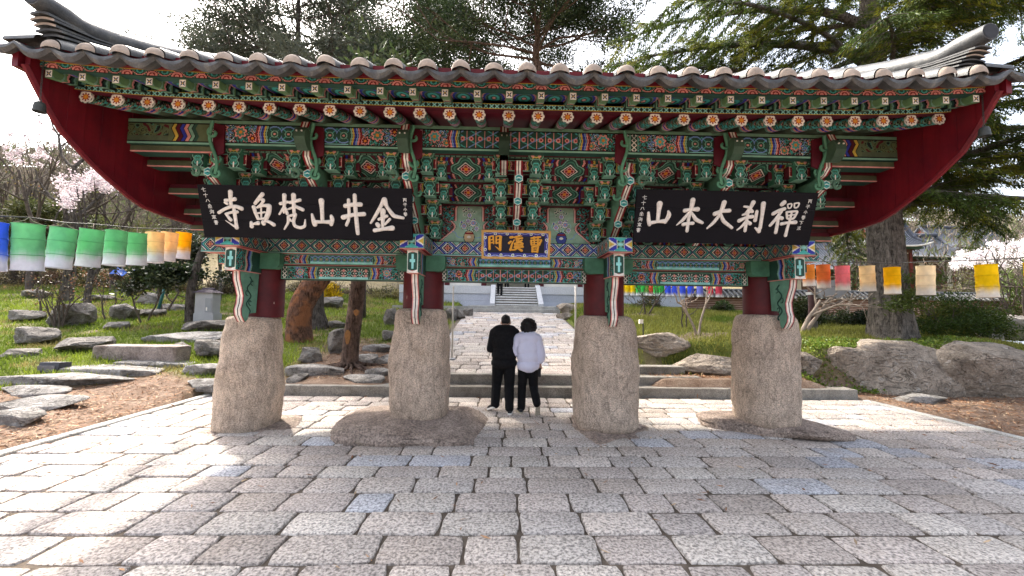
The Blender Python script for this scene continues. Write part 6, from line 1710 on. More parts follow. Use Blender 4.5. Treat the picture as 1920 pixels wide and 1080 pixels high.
for k in range(9):
    a = -2.9 + k * .35; pts = [P0 + np.array([.12 * math.cos(a), .12 * math.sin(a), .12])]
    for u in range(6): a += r.normal() * .15; pts.append(np.array([pts[-1][0] + .13 * math.cos(a), pts[-1][1] + .10 * math.sin(a), 0])); pts[-1][2] = float(tz(pts[-1][0], pts[-1][1])) + .05 - .012 * u
    q.tube(pts, np.linspace(.06, .015, 7), 6, g3(.2))
q.build('roots', M_PINEB, tp, True)
g = G_(683, 598); t = thing('wooden_post', 'dark slim far post right of the scarred pine', 'post', tuple(g)); q = MB(); q.tube([g, atY(683.5, 525, g[1])], .07, 10, g3(.06)); q.build('post', M_BARK, t, True)
q = MB(); q.tube([atY(683.5, 528, g[1]), atY(683.5, 521, g[1])], .085, 10, g3(.06)); q.build('cap', M_BARK, t, True)
# cherry trees
CH = [(.66, .56, .59), (.72, .64, .67), (.56, .44, .48), (.78, .72, .74)]
def cherry(px, pyb, Y, boxes, label, seed, n, size=(.09, .05), h=5, cols=None, sg=.10):
    gx = atY(px, pyb, Y); base = np.array([gx[0], Y, float(tz(gx[0], Y))])
    t = small_tree('cherry_tree', base, label, h, .14, seed, None, 0, .6, 1, .08, (0, 0), M_BARK, depth=3, grp='cherry trees in bloom')
    r = np.random.default_rng(seed); q = MB(); C = []; tw = MB()
    for x0, x1, y0, y1, k in boxes:
        lum = max(6, int(n * k / 60)); px_ = x0 + (x1 - x0) * r.random(lum); py_ = y0 + (y1 - y0) * r.random(lum)
        c0 = np.array([atY(a, b_, Y + dz) for a, b_, dz in zip(px_, py_, r.normal(size=lum) * .7)])
        for c in c0[::6]:
            a = base + np.array([0, 0, h * .4]); mid = (a + c) / 2 + r.normal(size=3) * .3 + np.array([0, 0, .4]); tw.tube([a, mid, c], [.05, .03, .01], 5, g3(.2), cap=False)
        m_ = int(n * k); ci = r.integers(lum, size=m_); C.append(c0[ci] + r.normal(size=(m_, 3)) * sg)
    tw.build('boughs', M_BARK, t, True)
    C = np.concatenate(C); q.quads(leaf_quads(C, r.normal(size=C.shape), size[0], size[1], r), pick(r, cols or CH, len(C), .08)); q.build('blossom', M_BLOSSOM, t)
cherry(165, 545, 17, [(92, 170, 335, 362, .3), (165, 225, 330, 360, .35), (100, 150, 362, 385, .2), (110, 190, 318, 340, .15)], 'cherry tree with pale pink blossom behind the green lanterns', 101, 2600, (.07, .038))
cherry(40, 545, 32, [(0, 130, 222, 252, .2), (20, 120, 268, 305, .25), (60, 160, 240, 330, .3), (0, 60, 250, 300, .25)], 'far cherry tree with faint pink blossom against the sky at left', 102, 2400, (.11, .05), 9)
cherry(1850, 560, 26, [(1800, 1925, 472, 497, .6), (1850, 1930, 452, 474, .25), (1785, 1830, 484, 502, .15)], 'cherry tree in full white bloom before the tiled building at right', 103, 3800, (.10, .055), 3.6, [(.88, .82, .84), (.92, .89, .9), (.84, .76, .79)], .12)
# bare trees of the hillside behind the garden
bm_ = []
for s_ in range(4):
    q = MB(); tips = []; r = np.random.default_rng(200 + s_)
    branch(q, (0, 0, -.2), (0, 0, 1), 4.2, .16, 4, r, tips, .5, .12, 6, 6, .13, (2, 4), .68)
    me = q.build('trunk', M_TWIG, None, True); d_ = me.data; bpy.data.objects.remove(me); bm_.append(d_)
spots = [(-20, 300, 34), (25, 300, 30), (60, 240, 26), (100, 300, 36), (140, 250, 30), (175, 330, 33), (215, 300, 28), (255, 340, 35), (300, 370, 30), (335, 380, 26), (380, 380, 34), (10, 360, 40), (90, 330, 44), (230, 380, 42), (300, 330, 46), (160, 300, 48)]
wh = ['at the left edge, above the blue lantern', 'behind the first green lantern', 'tall and forked under the left wind bell', 'right of the forked tree under the left wind bell', 'behind the pink cherry blossom', 'over the third green lantern', 'right of the pink blossom', 'above the cream lanterns', 'above the orange lantern at left', 'beside the dark slim trunk', 'close to the first red column', 'far up the hill at the left edge', 'far up the hill behind the faint blossom', 'far up the hill right of the blossom', 'far up the hill below the left gable board', 'far up the hill above the third lantern']
for k, (px, top, Y) in enumerate(spots):
    x = atY(px, 500, Y)[0]; z = float(tz(x, Y)); H = (atY(px, top, Y)[2] - z)
    t = thing('bare_tree', 'bare grey brown tree ' + wh[k], 'tree', (x, Y, z), 'bare trees on the hillside'); o = link('trunk', bm_[k % 4], t, (x, Y, z)); s_ = H / 9.5; o.scale = (s_ * 1.15, s_ * 1.15, s_); o.rotation_euler = (0, 0, k * 1.7)
for k, (px, pb, Y, H, lab) in enumerate(((70, 470, 30, 5.2, 'bushy green pine behind the first green lanterns'), (150, 470, 33, 4.6, 'bushy green pine under the cherry blossom'), (225, 480, 29, 3.4, 'low bushy pine above the smallest green lantern'))):
    x = atY(px, 500, Y)[0]; z = float(tz(x, Y)); b0 = (x, Y, z); pine(b0, [b0, (x, Y, z + H * .5), (x + .2, Y, z + H)], [.18, .12, .04], lab, 'pine_tree', 150, 300 + k, M_PINEB, [(.10, .11, .035), (.075, .09, .03), (.13, .13, .05)], (.8, 2.2), .45, (.26, .05), .5, 16, 50, .6)
# pale bare branches near the wall, small bare trees on the right lawn
small_tree('young_tree', G_(1308, 628), 'pale bare forked tree on the lawn left of the fourth pillar', 2.6, .04, 401, None, 0, .5, 2, .14, (0, 0), M_PALETWIG, depth=2)
small_tree('young_tree', G_(1283, 616), 'thin two stemmed bare tree in the middle of the right lawn', 2.0, .025, 402, None, 0, .4, 2, .16, (0, 0), M_TWIG, depth=1)
small_tree('young_tree', G_(1212, 590), 'leaning bare shrub by the third red column', 2.2, .035, 403, EL, 150, .6, 2, .10, (.2, 0), M_TWIG, depth=2)
g = G_(1505, 622); small_tree('young_tree', g, 'pale crooked bare tree with spreading branches behind the right lanterns', 2.6, .07, 404, None, 0, .8, 2, .03, (.7, 0), M_PALETWIG, depth=3)
g = atY(1578, 618, 14.6); small_tree('young_tree', (g[0], g[1], float(tz(g[0], g[1]))), 'pale pruned bare tree just left of the cedar trunk', 2.8, .07, 405, None, 0, .9, 1, -.02, (.15, 0), M_PALETWIG, depth=3)
bush('pine_shrub', 1880, 1960, 470, 545, 19.0, [(.08, .12, .02), (.11, .15, .03)], 'bright green pine shrub at the right edge behind the lantern', 2600, (.16, .03), 58, lumps=26, mat_=M_NEEDLE)
bush('pine_shrub', 1775, 1850, 500, 545, 22.5, [(.09, .10, .03), (.12, .12, .04)], 'olive green shrub left of the large yellow lantern', 1800, (.14, .03), 59, lumps=22, mat_=M_NEEDLE)
bush('shrub', 1560, 1640, 420, 480, 27.0, [(.07, .09, .03), (.10, .11, .04)], 'tall green shrub under the right gable board', 2400, (.2, .05), 57, lumps=26)
# hills and the far wood
def hill(name, x0, x1, y0, prof, seed):
    u = np.linspace(0, 1, 80); v = np.linspace(0, 1, 30); U, V = np.meshgrid(u, v, indexing='ij')
    X = x0 + (x1 - x0) * U; Hh = np.interp(U, [p[0] for p in prof], [p[1] for p in prof])
    Y = y0 + V * 60; Z = 3 + Hh * np.sin(V * np.pi / 2) ** .8 + (fbm(X * .06, Y * .06, 0, seed) - .5) * 6 * V
    q = MB(); q.grid(np.stack([X, Y, Z], -1), g3(.2)); return q, X, Y, Z
M_HILL, nt, b = mat('hill_woodland', 1, .05); co = geopos(nt); n1 = noise(nt, .25, 8, .75, co); c = ramp(nt, n1.outputs[0], [(.3, (.10, .09, .06)), (.5, (.20, .165, .12)), (.62, (.15, .17, .07)), (.75, (.30, .26, .20))]).outputs[0]; L(nt, c, b.inputs['Base Color']); n2 = noise(nt, 1.2, 8, .8, co); bump(nt, b, n2.outputs[0], 1.0, 2.0)
wood = MB(); r = np.random.default_rng(77)
for args in (('hill', -190, 5, 58, [(0, 34), (.3, 36), (.55, 34), (.75, 26), (.88, 18), (1, 8)], 1), ('hill', 40, 230, 75, [(0, 10), (.15, 22), (.4, 30), (.6, 26), (1, 20)], 2)):
    q, X, Y, Z = hill(*args); struct(q.build('hill', M_HILL, None, True))
    n = 2600; i, j = r.integers(79, size=n), r.integers(26, size=n); P = np.stack([X[i, j], Y[i, j], Z[i, j]], 1) + r.normal(size=(n, 3)) * np.array([1, 1, .1])
    hh = 3 + 3.5 * r.random(n); m_ = 26
    ci = np.repeat(np.arange(n), m_); C = P[ci] + np.stack([r.normal(size=n * m_) * 1.0, r.normal(size=n * m_) * 1.0, hh[ci] * (.25 + .75 * r.random(n * m_))], 1)
    cc = pick(r, [(.17, .14, .11), (.22, .18, .14), (.13, .11, .09), (.12, .14, .06), (.28, .24, .19)], n, .2)[ci]
    wood.quads(leaf_quads(C, r.normal(size=(n * m_, 3)) * .5 + np.array([0, 0, 1.0]), 1.3, .12, r), cc)
n = 900; x = -95 + 60 * r.random(n); y = 30 + 30 * r.random(n); x2 = 34 + 40 * r.random(300); y2 = 24 + 30 * r.random(300); x, y = np.concatenate([x, x2]), np.concatenate([y, y2]); n = len(x); P = np.stack([x, y, tz(x, y)], 1); hh = 3 + 4 * r.random(n)
ci = np.repeat(np.arange(n), 60); C = P[ci] + np.stack([r.normal(size=n * 60) * 1.1, r.normal(size=n * 60) * 1.1, hh[ci] * r.random(n * 60)], 1)
wood.quads(leaf_quads(C, r.normal(size=(n * 60, 3)) * .5 + np.array([0, 0, 1.0]), .8, .05, r), pick(r, [(.17, .14, .11), (.13, .11, .09), (.12, .14, .06)], n, .2)[ci])
o = wood.build('far_woods', leafmat('far_leaves', .2, .9)); o['kind'] = 'stuff'
# grass, ground cover and fallen needles
r = np.random.default_rng(19)
def scatter(n, x0, x1, y0, y1, pw=1.5):
    y = y0 + (y1 - y0) * r.random(n) ** pw; x = x0 + (x1 - x0) * r.random(n); return x, y
X1, Y1 = scatter(120000, -30, -1.9, 7.5, 30, 1.5); X2, Y2 = scatter(60000, 2.9, 15, 8.9, 21, 1.5)
X, Y = np.concatenate([X1, X2]), np.concatenate([Y1, Y2]); X[:120000] = np.where(r.random(120000) < .0, X[:120000], X[:120000] * np.clip(Y[:120000] / 15, .6, 1.3)); g_ = grassy(X, Y)
k = (r.random(len(X)) < g_ ** 1.5) & ((X < -1.95) | (X > 2.95)) ; X, Y = X[k], Y[k]; Z = tz(X, Y); n = len(X)
sz = (.035 + .055 * r.random(n)) * (1 + Y / 18); a = r.random(n) * 6.28; wdt = .006 * (1 + Y / 9)
T = np.stack([np.stack([X - wdt * np.cos(a), Y - wdt * np.sin(a), Z - .01], 1), np.stack([X + wdt * np.cos(a), Y + wdt * np.sin(a), Z - .01], 1), np.stack([X + r.normal(size=n) * sz * .4, Y + r.normal(size=n) * sz * .4, Z + sz], 1)], 1)
pt = fbm(X * .35, Y * .35, 0, 31, 3)[:, None]
cc = np.where(pt > .52, np.array([(.22, .28, .03)]), np.array([(.13, .185, .02)])); p2_ = fbm(X * 1.1, Y * 1.1, 0, 77, 3)[:, None]; cc = np.where(p2_ > .63, np.array([(.27, .23, .08)]), cc) ; cc = np.where((X[:, None] > 2.5) & (pt > .45), np.array([(.25, .25, .05)]), cc) * (1 + (r.random((n, 1)) - .5) * .7)
q = MB(); q.tris(T, cc); o = q.build('grass', leafmat('grass_blades', .35, .6)); o['kind'] = 'stuff'
# bright ground cover spilling over the great boulders
n = 5200; X = 6.6 + 5.5 * r.random(n); Y = 9.0 + 1.7 * r.random(n) ** 1.3; Z = tz(X, Y) + .02 + .07 * r.random(n)
q = MB(); q.quads(leaf_quads(np.stack([X, Y, Z], 1), r.normal(size=(n, 3)) + np.array([0, -.3, .6]), .06, .026, r), pick(r, [(.16, .24, .03), (.24, .30, .05), (.10, .17, .02)], n)); o = q.build('ground_cover', M_LEAF); o['kind'] = 'stuff'
# needles and dry leaves on the bare earth
def litter(n, x0, x1, y0, y1, ok):
    x = x0 + (x1 - x0) * r.random(n); y = y0 + (y1 - y0) * r.random(n); k = ok(x, y); x, y = x[k], y[k]; return x, y
xa, ya = litter(22000, -14, PX0 - .05, 3.5, 10.5, lambda x, y: r.random(len(x)) > grassy(x, y) * 1.3); xb, yb = litter(9000, PX0, -1.9, 8.9, 14, lambda x, y: r.random(len(x)) > grassy(x, y) * 1.2); xc, yc = litter(15000, PX1 + .05, 15, 3.5, 8.9, lambda x, y: r.random(len(x)) < .35 + .65 * sstep(4, 7.5, y)); xd, yd = litter(5000, 3.0, 9, 8.9, 9.4, lambda x, y: y < 9.4)
xe = PX0 + (PX1 - PX0) * r.random(2600); ye = 2.6 + 5.8 * r.random(2600); ke = r.random(2600) < .12 + .8 * np.maximum(sstep(-3.5, -5.8, xe), sstep(5, 7.6, xe)); xe, ye = xe[ke], ye[ke]
X, Y = np.concatenate([xa, xb, xc, xd, xe]), np.concatenate([ya, yb, yc, yd, ye]); Z = np.concatenate([tz(X, Y)[:len(X) - len(xe)] + .008, np.full(len(xe), .014)]); n = len(X)
D = np.stack([r.normal(size=n), r.normal(size=n), r.normal(size=n) * .18], 1); q = MB(); q.quads(leaf_quads(np.stack([X, Y, Z + .004 * r.random(n)], 1), D, .05 + .07 * r.random(n), .005 + .006 * r.random(n), r, np.array([0, 0, 1.0])), pick(r, [(.30, .15, .075), (.38, .22, .12), (.20, .10, .055), (.45, .32, .2), (.26, .12, .06)], n, .3)); o = q.build('fallen_needles', leafmat('dry_needles', .0, .8)); o['kind'] = 'stuff'

# ------------------------------------------------------------------ LANTERNS
M_SHADE = attr_mat('lantern_cloth', .8, .1, .2, 7, .35, trans=.25, bscale=22)
M_WIRE = plain_mat('wire', (.05, .05, .05), .6, .3)
def lantern(p, col_, label, Hh=.45, Dm=.28, tilt=(0, 0), grp='paper lanterns strung beside the gate', detail=True, white=.28, wcol=(226, 228, 236)):
    """p: top centre"""
    t = thing('lantern', label, 'lantern', tuple(p), grp); R0 = Dm / 2
    c = lin(*col_); wc = lin(*wcol); q = MB(); n = 26; zs = np.linspace(0, 1, 29); a = np.linspace(0, 2 * np.pi, n + 1)
    hoop = (.0, .33, .67, 1.0)
    rr_ = R0 * (1 - .035 * np.minimum.reduce([np.abs(zs - h) for h in hoop]) / .165)
    A, Zg = np.meshgrid(a, zs, indexing='ij')
    wob = 1 + .014 * np.sin(A * 8 + 2 * np.sin(3 * Zg + A)) + .008 * np.sin(A * 19)
    P = np.stack([rr_[None] * wob * np.cos(A), rr_[None] * wob * np.sin(A), -Zg * Hh], -1)
    zc = (zs[:-1] + zs[1:]) / 2; th = (a[:-1] + a[1:]) / 2
    f = sstep(1 - white - .2, 1 - white + .14, zc[None] + .03 * np.sin(th * 5)[:, None])[..., None]
    sat = 1 - .25 * (fbm(np.cos(th)[:, None] * 2, np.sin(th)[:, None] * 2, zc[None] * 3, 5) - .3)[..., None] * 0
    C = (c * (1 - f) + wc * f) * sat
    q.grid(P, C)
    P2 = P * np.array([.985, .985, 1]); q.grid(P2, C, flip=True)
    o = q.build('shade', M_SHADE, t, True); o.location = (0, 0, 0)
    if detail:
        for h in hoop:
            q = MB(); q.tube([(R0 * 1.01 * math.cos(x), R0 * 1.01 * math.sin(x), -h * Hh) for x in np.linspace(0, 2 * np.pi, 25)], .004, 5, (c if h < .7 else wc) * .8, cap=False)
            q.build('hoop', M_SHADE, t, True).location = (0, 0, 0)
        q = MB(); q.tube([(-R0, 0, 0), (-.03, 0, .035), (0, 0, .07), (.03, 0, .035), (R0, 0, 0)], .004, 5, g3(.5)); q.build('hanger', M_PALETWIG, t, True).location = (0, 0, 0)
    t.rotation_euler = (tilt[0], tilt[1], random.random() * 6)
    return t
GRN, CRM, ORG, YEL, PNK, BLU, RDD = (124, 206, 146), (255, 226, 170), (255, 205, 26), (255, 216, 20), (255, 140, 146), (84, 128, 250), (226, 44, 66)
LL = [(-18, 418, 503, BLU, .28, 'blue lantern cut by the left edge of the photo'), (54, 421, 503, GRN, .30, 'largest green lantern, next to the blue one'), (121, 429, 500, GRN, .30, 'second green lantern from the blue one'), (174, 431, 497, GRN, .30, 'third green lantern, middle of the five green ones'), (219, 434, 495, GRN, .30, 'fourth green lantern from the blue one'), (257, 437, 494, GRN, .30, 'smallest green lantern, beside the cream lantern'),
      (291, 437, 490, CRM, .28, 'cream lantern beside the smallest green lantern'), (319, 437, 487, CRM, .26, 'cream lantern beside the orange yellow lantern'), (345, 437, 483, ORG, .25, 'orange yellow lantern nearest the left end of the gate')]
pts = []
for px, a, b_, c, D, lab in LL:
    Y = FPX * .45 / (b_ - a) * .97; p = atY(px, a, Y); pts.append(p + np.array([0, 0, .07]))
    lantern(p, c, lab, .45, .225 + 0 * D, ((random.random() - .5) * .1, (random.random() - .5) * .14 - .05))
e = pts[-1] + (pts[-1] - pts[-2]) * 3; t = thing('lantern_line', 'thin dark line carrying the green and cream lanterns at left', 'cable', tuple(pts[3]))
pts = [pts[0] * 2 - pts[1]] + pts + [np.array([-4.4, 7.9, pts[-1][2] + .03])]
MB().tube(pts, .007, 6, g3(.05)).build('line', M_WIRE, t, True)
RL = [(1515, 497, 536, (242, 150, 60), .25, 'half hidden orange lantern nearest the right end of the gate'), (1543, 497, 540, (246, 138, 70), .26, 'orange lantern between the half hidden orange one and the pink one'), (1579, 499, 544, PNK, .28, 'pink lantern right of the gate'), (1625, 499, 546, CRM, .28, 'cream lantern between the pink and the yellow lantern'), (1672, 502, 551, (254, 196, 14), .28, 'golden yellow lantern in front of the cedar trunk'), (1735, 499, 553, (255, 236, 196), .28, 'pale cream lantern just right of the cedar trunk'), (1848, 497, 558, YEL, .30, 'large bright yellow lantern at the right, before the evergreen bush'), (1944, 492, 560, YEL, .30, 'yellow lantern cut by the right edge of the photo')]
pts = []
for px, a, b_, c, D, lab in RL:
    Y = FPX * .45 / (b_ - a) * .97; p = atY(px, a, Y); pts.append(p + np.array([0, 0, .07])); lantern(p, c, lab, .45, .225 + 0 * D, ((random.random() - .5) * .08, (random.random() - .5) * .08), wcol=(236, 230, 218), white=.2)
t = thing('lantern_line', 'thin dark line carrying the orange and yellow lanterns at right', 'cable', tuple(pts[3])); pts = [np.array([4.9, 7.9, pts[0][2] + .05])] + pts + [pts[-1] * 2 - pts[-2]]; MB().tube(pts, .007, 6, g3(.05)).build('line', M_WIRE, t, True)
YB, GB, BB, LBL, RB = (255, 225, 30), (70, 200, 90), (80, 110, 250), (140, 150, 245), (245, 60, 92)
BK = [(1167, YB), (1177, YB), (1186.5, YB), (1196.5, GB), (1206, GB), (1214.5, (110, 160, 70)), (1221.5, (230, 90, 60)), (1230, GB), (1240, GB), (1252, BB), (1265, BB), (1279.5, BB), (1295, BB), (1312, LBL), (1330, RB), (1348, (226, 84, 104))]
nm = ['yellow far lantern nearest the third red column', 'second yellow far lantern from the third red column', 'yellow far lantern touching the green ones', 'green far lantern next to the yellow ones', 'second green far lantern, left of the olive one', 'olive green far lantern beside the single orange red one', 'single orange red far lantern among the green ones', 'green far lantern right of the orange red one', 'green far lantern touching the blue ones', 'blue far lantern next to the green ones', 'second blue far lantern from the green ones', 'middle blue far lantern of the row', 'blue far lantern left of the violet blue one', 'violet blue far lantern beside the red one', 'bright red far lantern in the row', 'pinkish red far lantern at the right end of the row']
pts = []
for k, (px, c) in enumerate(BK):
    Y = 17.6 - k * .15; p = atY(px, 533 + .12 * k, Y); pts.append(p + np.array([0, 0, .06])); lantern(p, c, nm[k], .46, .235, (0, (random.random() - .5) * .12), 'far row of coloured lanterns behind the gate', False, .18, (240, 240, 244))
t = thing('lantern_line', 'thin line carrying the far row of coloured lanterns', 'cable', tuple(pts[8])); pts = [pts[0] * 3 - pts[1] * 2] + pts + [pts[-1] * 3 - pts[-2] * 2]; MB().tube(pts, .008, 5, g3(.1)).build('line', M_WIRE, t, True)
# ------------------------------------------------------------------ SMALL FURNITURE
# grey utility post with a tiled hat, left garden
g = G_(379, 610); Y = g[1]; k = Y / FPX; t = thing('utility_post', 'grey stone utility post with a small dark tiled hat in the left garden', 'post', tuple(g))
M_GREYB = plain_mat('grey_panel', (.36, .36, .36), .6, .3, .08, 3)
q = MB(); w_ = 17 * k; q.box(g[0] - w_, g[0] + w_ * 1.1, Y, Y + .45, g[2] - .1, g[2] + 22 * k, g3(.4)); q.build('base', M_GREYB, t)
q = MB(); q.box(g[0] - w_ * .95, g[0] + w_ * .9, Y + .02, Y + .43, g[2] + 22 * k, g[2] + 60 * k, g3(.4)); q.build('cabinet', M_GREYB, t)
q = MB(); q.box(g[0] + .02 + .1 * w_, g[0] + w_ * .82, Y + .005, Y + .018, g[2] + 24 * k, g[2] + 50 * k, g3(.3)); q.build('door', plain_mat('door_panel', (.27, .28, .28), .5, .3, .08, 3), t)
q = MB(); q.box(g[0] + .3 * w_, g[0] + .42 * w_, Y - .002, Y + .004, g[2] + 27 * k, g[2] + 33 * k, g3(.8)); q.build('notice', M_WHITE, t)
q = MB(); e_ = 20 * k; z0 = g[2] + 60 * k
V = [(g[0] - e_, Y - .06, z0), (g[0] + e_, Y - .06, z0), (g[0] + e_, Y + .5, z0), (g[0] - e_, Y + .5, z0), (g[0] - e_ * .5, Y + .1, z0 + 6 * k), (g[0] + e_ * .5, Y + .1, z0 + 6 * k), (g[0] + e_ * .5, Y + .34, z0 + 6 * k), (g[0] - e_ * .5, Y + .34, z0 + 6 * k)]
q.add(V, [(0, 1, 5, 4), (1, 2, 6, 5), (2, 3, 7, 6), (3, 0, 4, 7), (4, 5, 6, 7), (3, 2, 1, 0)], g3(.06)); q.tube([(g[0] - e_ * .55, Y + .22, z0 + 7 * k), (g[0] + e_ * .55, Y + .22, z0 + 7 * k)], .05, 8, g3(.05)); q.build('roof', plain_mat('dark_hat', (.06, .045, .06), .7, .3), t)
# dark lamp post with two grey boxes, right garden
g = G_(1524, 623, 9.5); Y = max(g[1], 12.5); g = atY(1524, 618, Y); g[2] = float(tz(g[0], Y)); t = thing('lamp_post', 'dark maroon post with grey floodlight boxes behind the orange lanterns', 'post', tuple(g)); zt = atY(1524, 532, Y)[2]
q = MB(); q.tube([g, (g[0], Y, zt)], .1, 14, lin(70, 46, 46)); q.tube([(g[0], Y, g[2]), (g[0], Y, g[2] + .25)], .13, 14, lin(90, 86, 84)); q.build('post', attr_mat('post_paint', .6, .3, .3), t, True, angle=40)
q = MB(); z1 = atY(1545, 552, Y)[2]
q.prism([(0, 0), (.62, 0), (.85, .18), (.85, .34), (0, .34)], Y - .2, Y + .2, 'y', g3(.35)); q.v[-1] = q.v[-1] + np.array([g[0] + .12, 0, z1 - .1]); q.build('floodlight', M_GREYB, t)
q = MB(); q.box(g[0] + .14, g[0] + .8, Y - .16, Y + .16, z1 + .26, z1 + .44, g3(.35)); q.build('junction_box', M_GREYB, t)
q = MB(); q.box(g[0] - .104, g[0] + .12, Y - .125, Y + .12, z1 - .02, z1 + .06, g3(.6)); q.build('clamp', M_GREYB, t)
# small white garden lamp on a stake
g = G_(1206, 632); t = thing('garden_light', 'small white lamp on a dark stake in the grass by the third pillar', 'lamp', tuple(g)); k = g[1] / FPX
q = MB(); q.tube([g - np.array([0, 0, .05]), g + np.array([0, 0, 26 * k])], .018, 8, g3(.05)); q.build('stake', M_WIRE, t, True)
q = MB(); c = g + np.array([-.05, 0, 26 * k]); q.box(c[0] - 4 * k, c[0] + 2.5 * k, c[1] - .05, c[1] + .05, c[2] - .01, c[2] + 7 * k, g3(.8)); q.build('lamp_head', M_WHITE, t)
# thin metal poles either side of the passage
for px, Y, lab in ((849, 10.2, 'thin pale metal pole beside the second red column, in the passage'), (1079, 10.2, 'thin pale metal pole beside the third red column, in the passage')):
    g = atY(px, 600, Y); g[2] = pz(0, Y); t = thing('barrier_pole', lab, 'pole', tuple(g)); zt = atY(px, 536, Y)[2]
    q = MB(); q.tube([g, (g[0], Y, zt)], .022, 10, g3(.5)); q.build('pole', plain_mat('pale_metal', (.5, .47, .42), .4, .5, .1), t, True)
    q = MB(); q.lathe([(.09, g[2] - .02), (.09, g[2] + .02), (.03, g[2] + .04)], g[0], Y, 16, g3(.4)); q.build('base_plate', M_GREYB, t)
# parked car beyond the bank
M_CAR, nt, b = mat('white_car_paint', .25, .5); b.inputs['Base Color'].default_value = (.62, .68, .78, 1); b.inputs['Coat Weight'].default_value = .6
M_GLASS = plain_mat('car_glass', (.02, .025, .03), .08, .6); M_RUB = plain_mat('tyre_rubber', (.02, .02, .02), .9, .2); M_RIM = plain_mat('wheel_rim', (.45, .45, .47), .35, .6)
cxx, cyy = 17.9, 14.2; gz = float(tz(cxx, cyy)); zc = atY(1890, 638, cyy)[2] - 1.46
car = thing('parked_car', 'white car parked beyond the bank at the right edge', 'car', (cxx, cyy, zc))
side = [(-2.15, .35), (-2.2, .62), (-2.05, .86), (-1.2, .98), (-.55, 1.40), (.1, 1.46), (.95, 1.42), (1.7, 1.02), (2.1, .92), (2.2, .6), (2.15, .35)]
q = MB(); q.prism([(cxx + a, zc + b_) for a, b_ in side], cyy - .85, cyy + .85, 'y', g3(.7)); o = q.build('body', M_CAR, car); bv = o.modifiers.new('bevel', 'BEVEL'); bv.width = .07; bv.segments = 3
for s in (-1, 1):
    q = MB(); q.prism([(cxx + a, zc + b_) for a, b_ in [(-1.0, 1.02), (-.5, 1.34), (.1, 1.39), (.9, 1.35), (1.45, 1.04)]], cyy + s * .845, cyy + s * .856, 'y', g3(.05)); q.build('side_window', M_GLASS, car)
    for xx in (-1.35, 1.35):
        q = MB(); q.tube([(cxx + xx, cyy + s * .70, zc + .33), (cxx + xx, cyy + s * .88, zc + .33)], .33, 20, g3(.02)); w_ = q.build('wheel', M_RUB, car, True, angle=40); q = MB(); q.tube([(cxx + xx, cyy + s * .86, zc + .33), (cxx + xx, cyy + s * .895, zc + .33)], .2, 16, g3(.4)); q.build('rim', M_RIM, w_, True, angle=40)
    q = MB(); q.box(cxx - 2.2, cxx - 2.0, cyy + s * .55 - .2, cyy + s * .55 + .2, zc + .62, zc + .76, g3(.8)); q.build('headlight', M_RIM, car)
q = MB(); q.add([(cxx - 1.17, cyy - .7, zc + 1.005), (cxx - 1.17, cyy + .7, zc + 1.005), (cxx - .57, cyy + .62, zc + 1.40), (cxx - .57, cyy - .62, zc + 1.40)], [(0, 1, 2, 3)], g3(.05)); q.build('windscreen', M_GLASS, car)
# blue tarpaulin seen under the green lanterns
g = atY(238, 504, 27); q = MB(); n = 14
A, B = np.meshgrid(np.linspace(-1.1, 1.1, n), np.linspace(0, 1.4, n), indexing='ij'); P = np.stack([g[0] + A, 27 + B, g[2] - .25 + .18 * np.sin(A * 3) + .35 * np.sin(B * 2.2) + .1 * np.sin(A * 7 + B * 5)], -1); q.grid(P, lin(90, 130, 220)); q.grid(P - np.array([0, 0, .02]), lin(90, 130, 220), flip=True)
tag(q.build('tarpaulin', attr_mat('blue_sheet', .5, .3, .1), None, True), 'pale blue tarpaulin bundle seen under the green lanterns', 'tarpaulin')
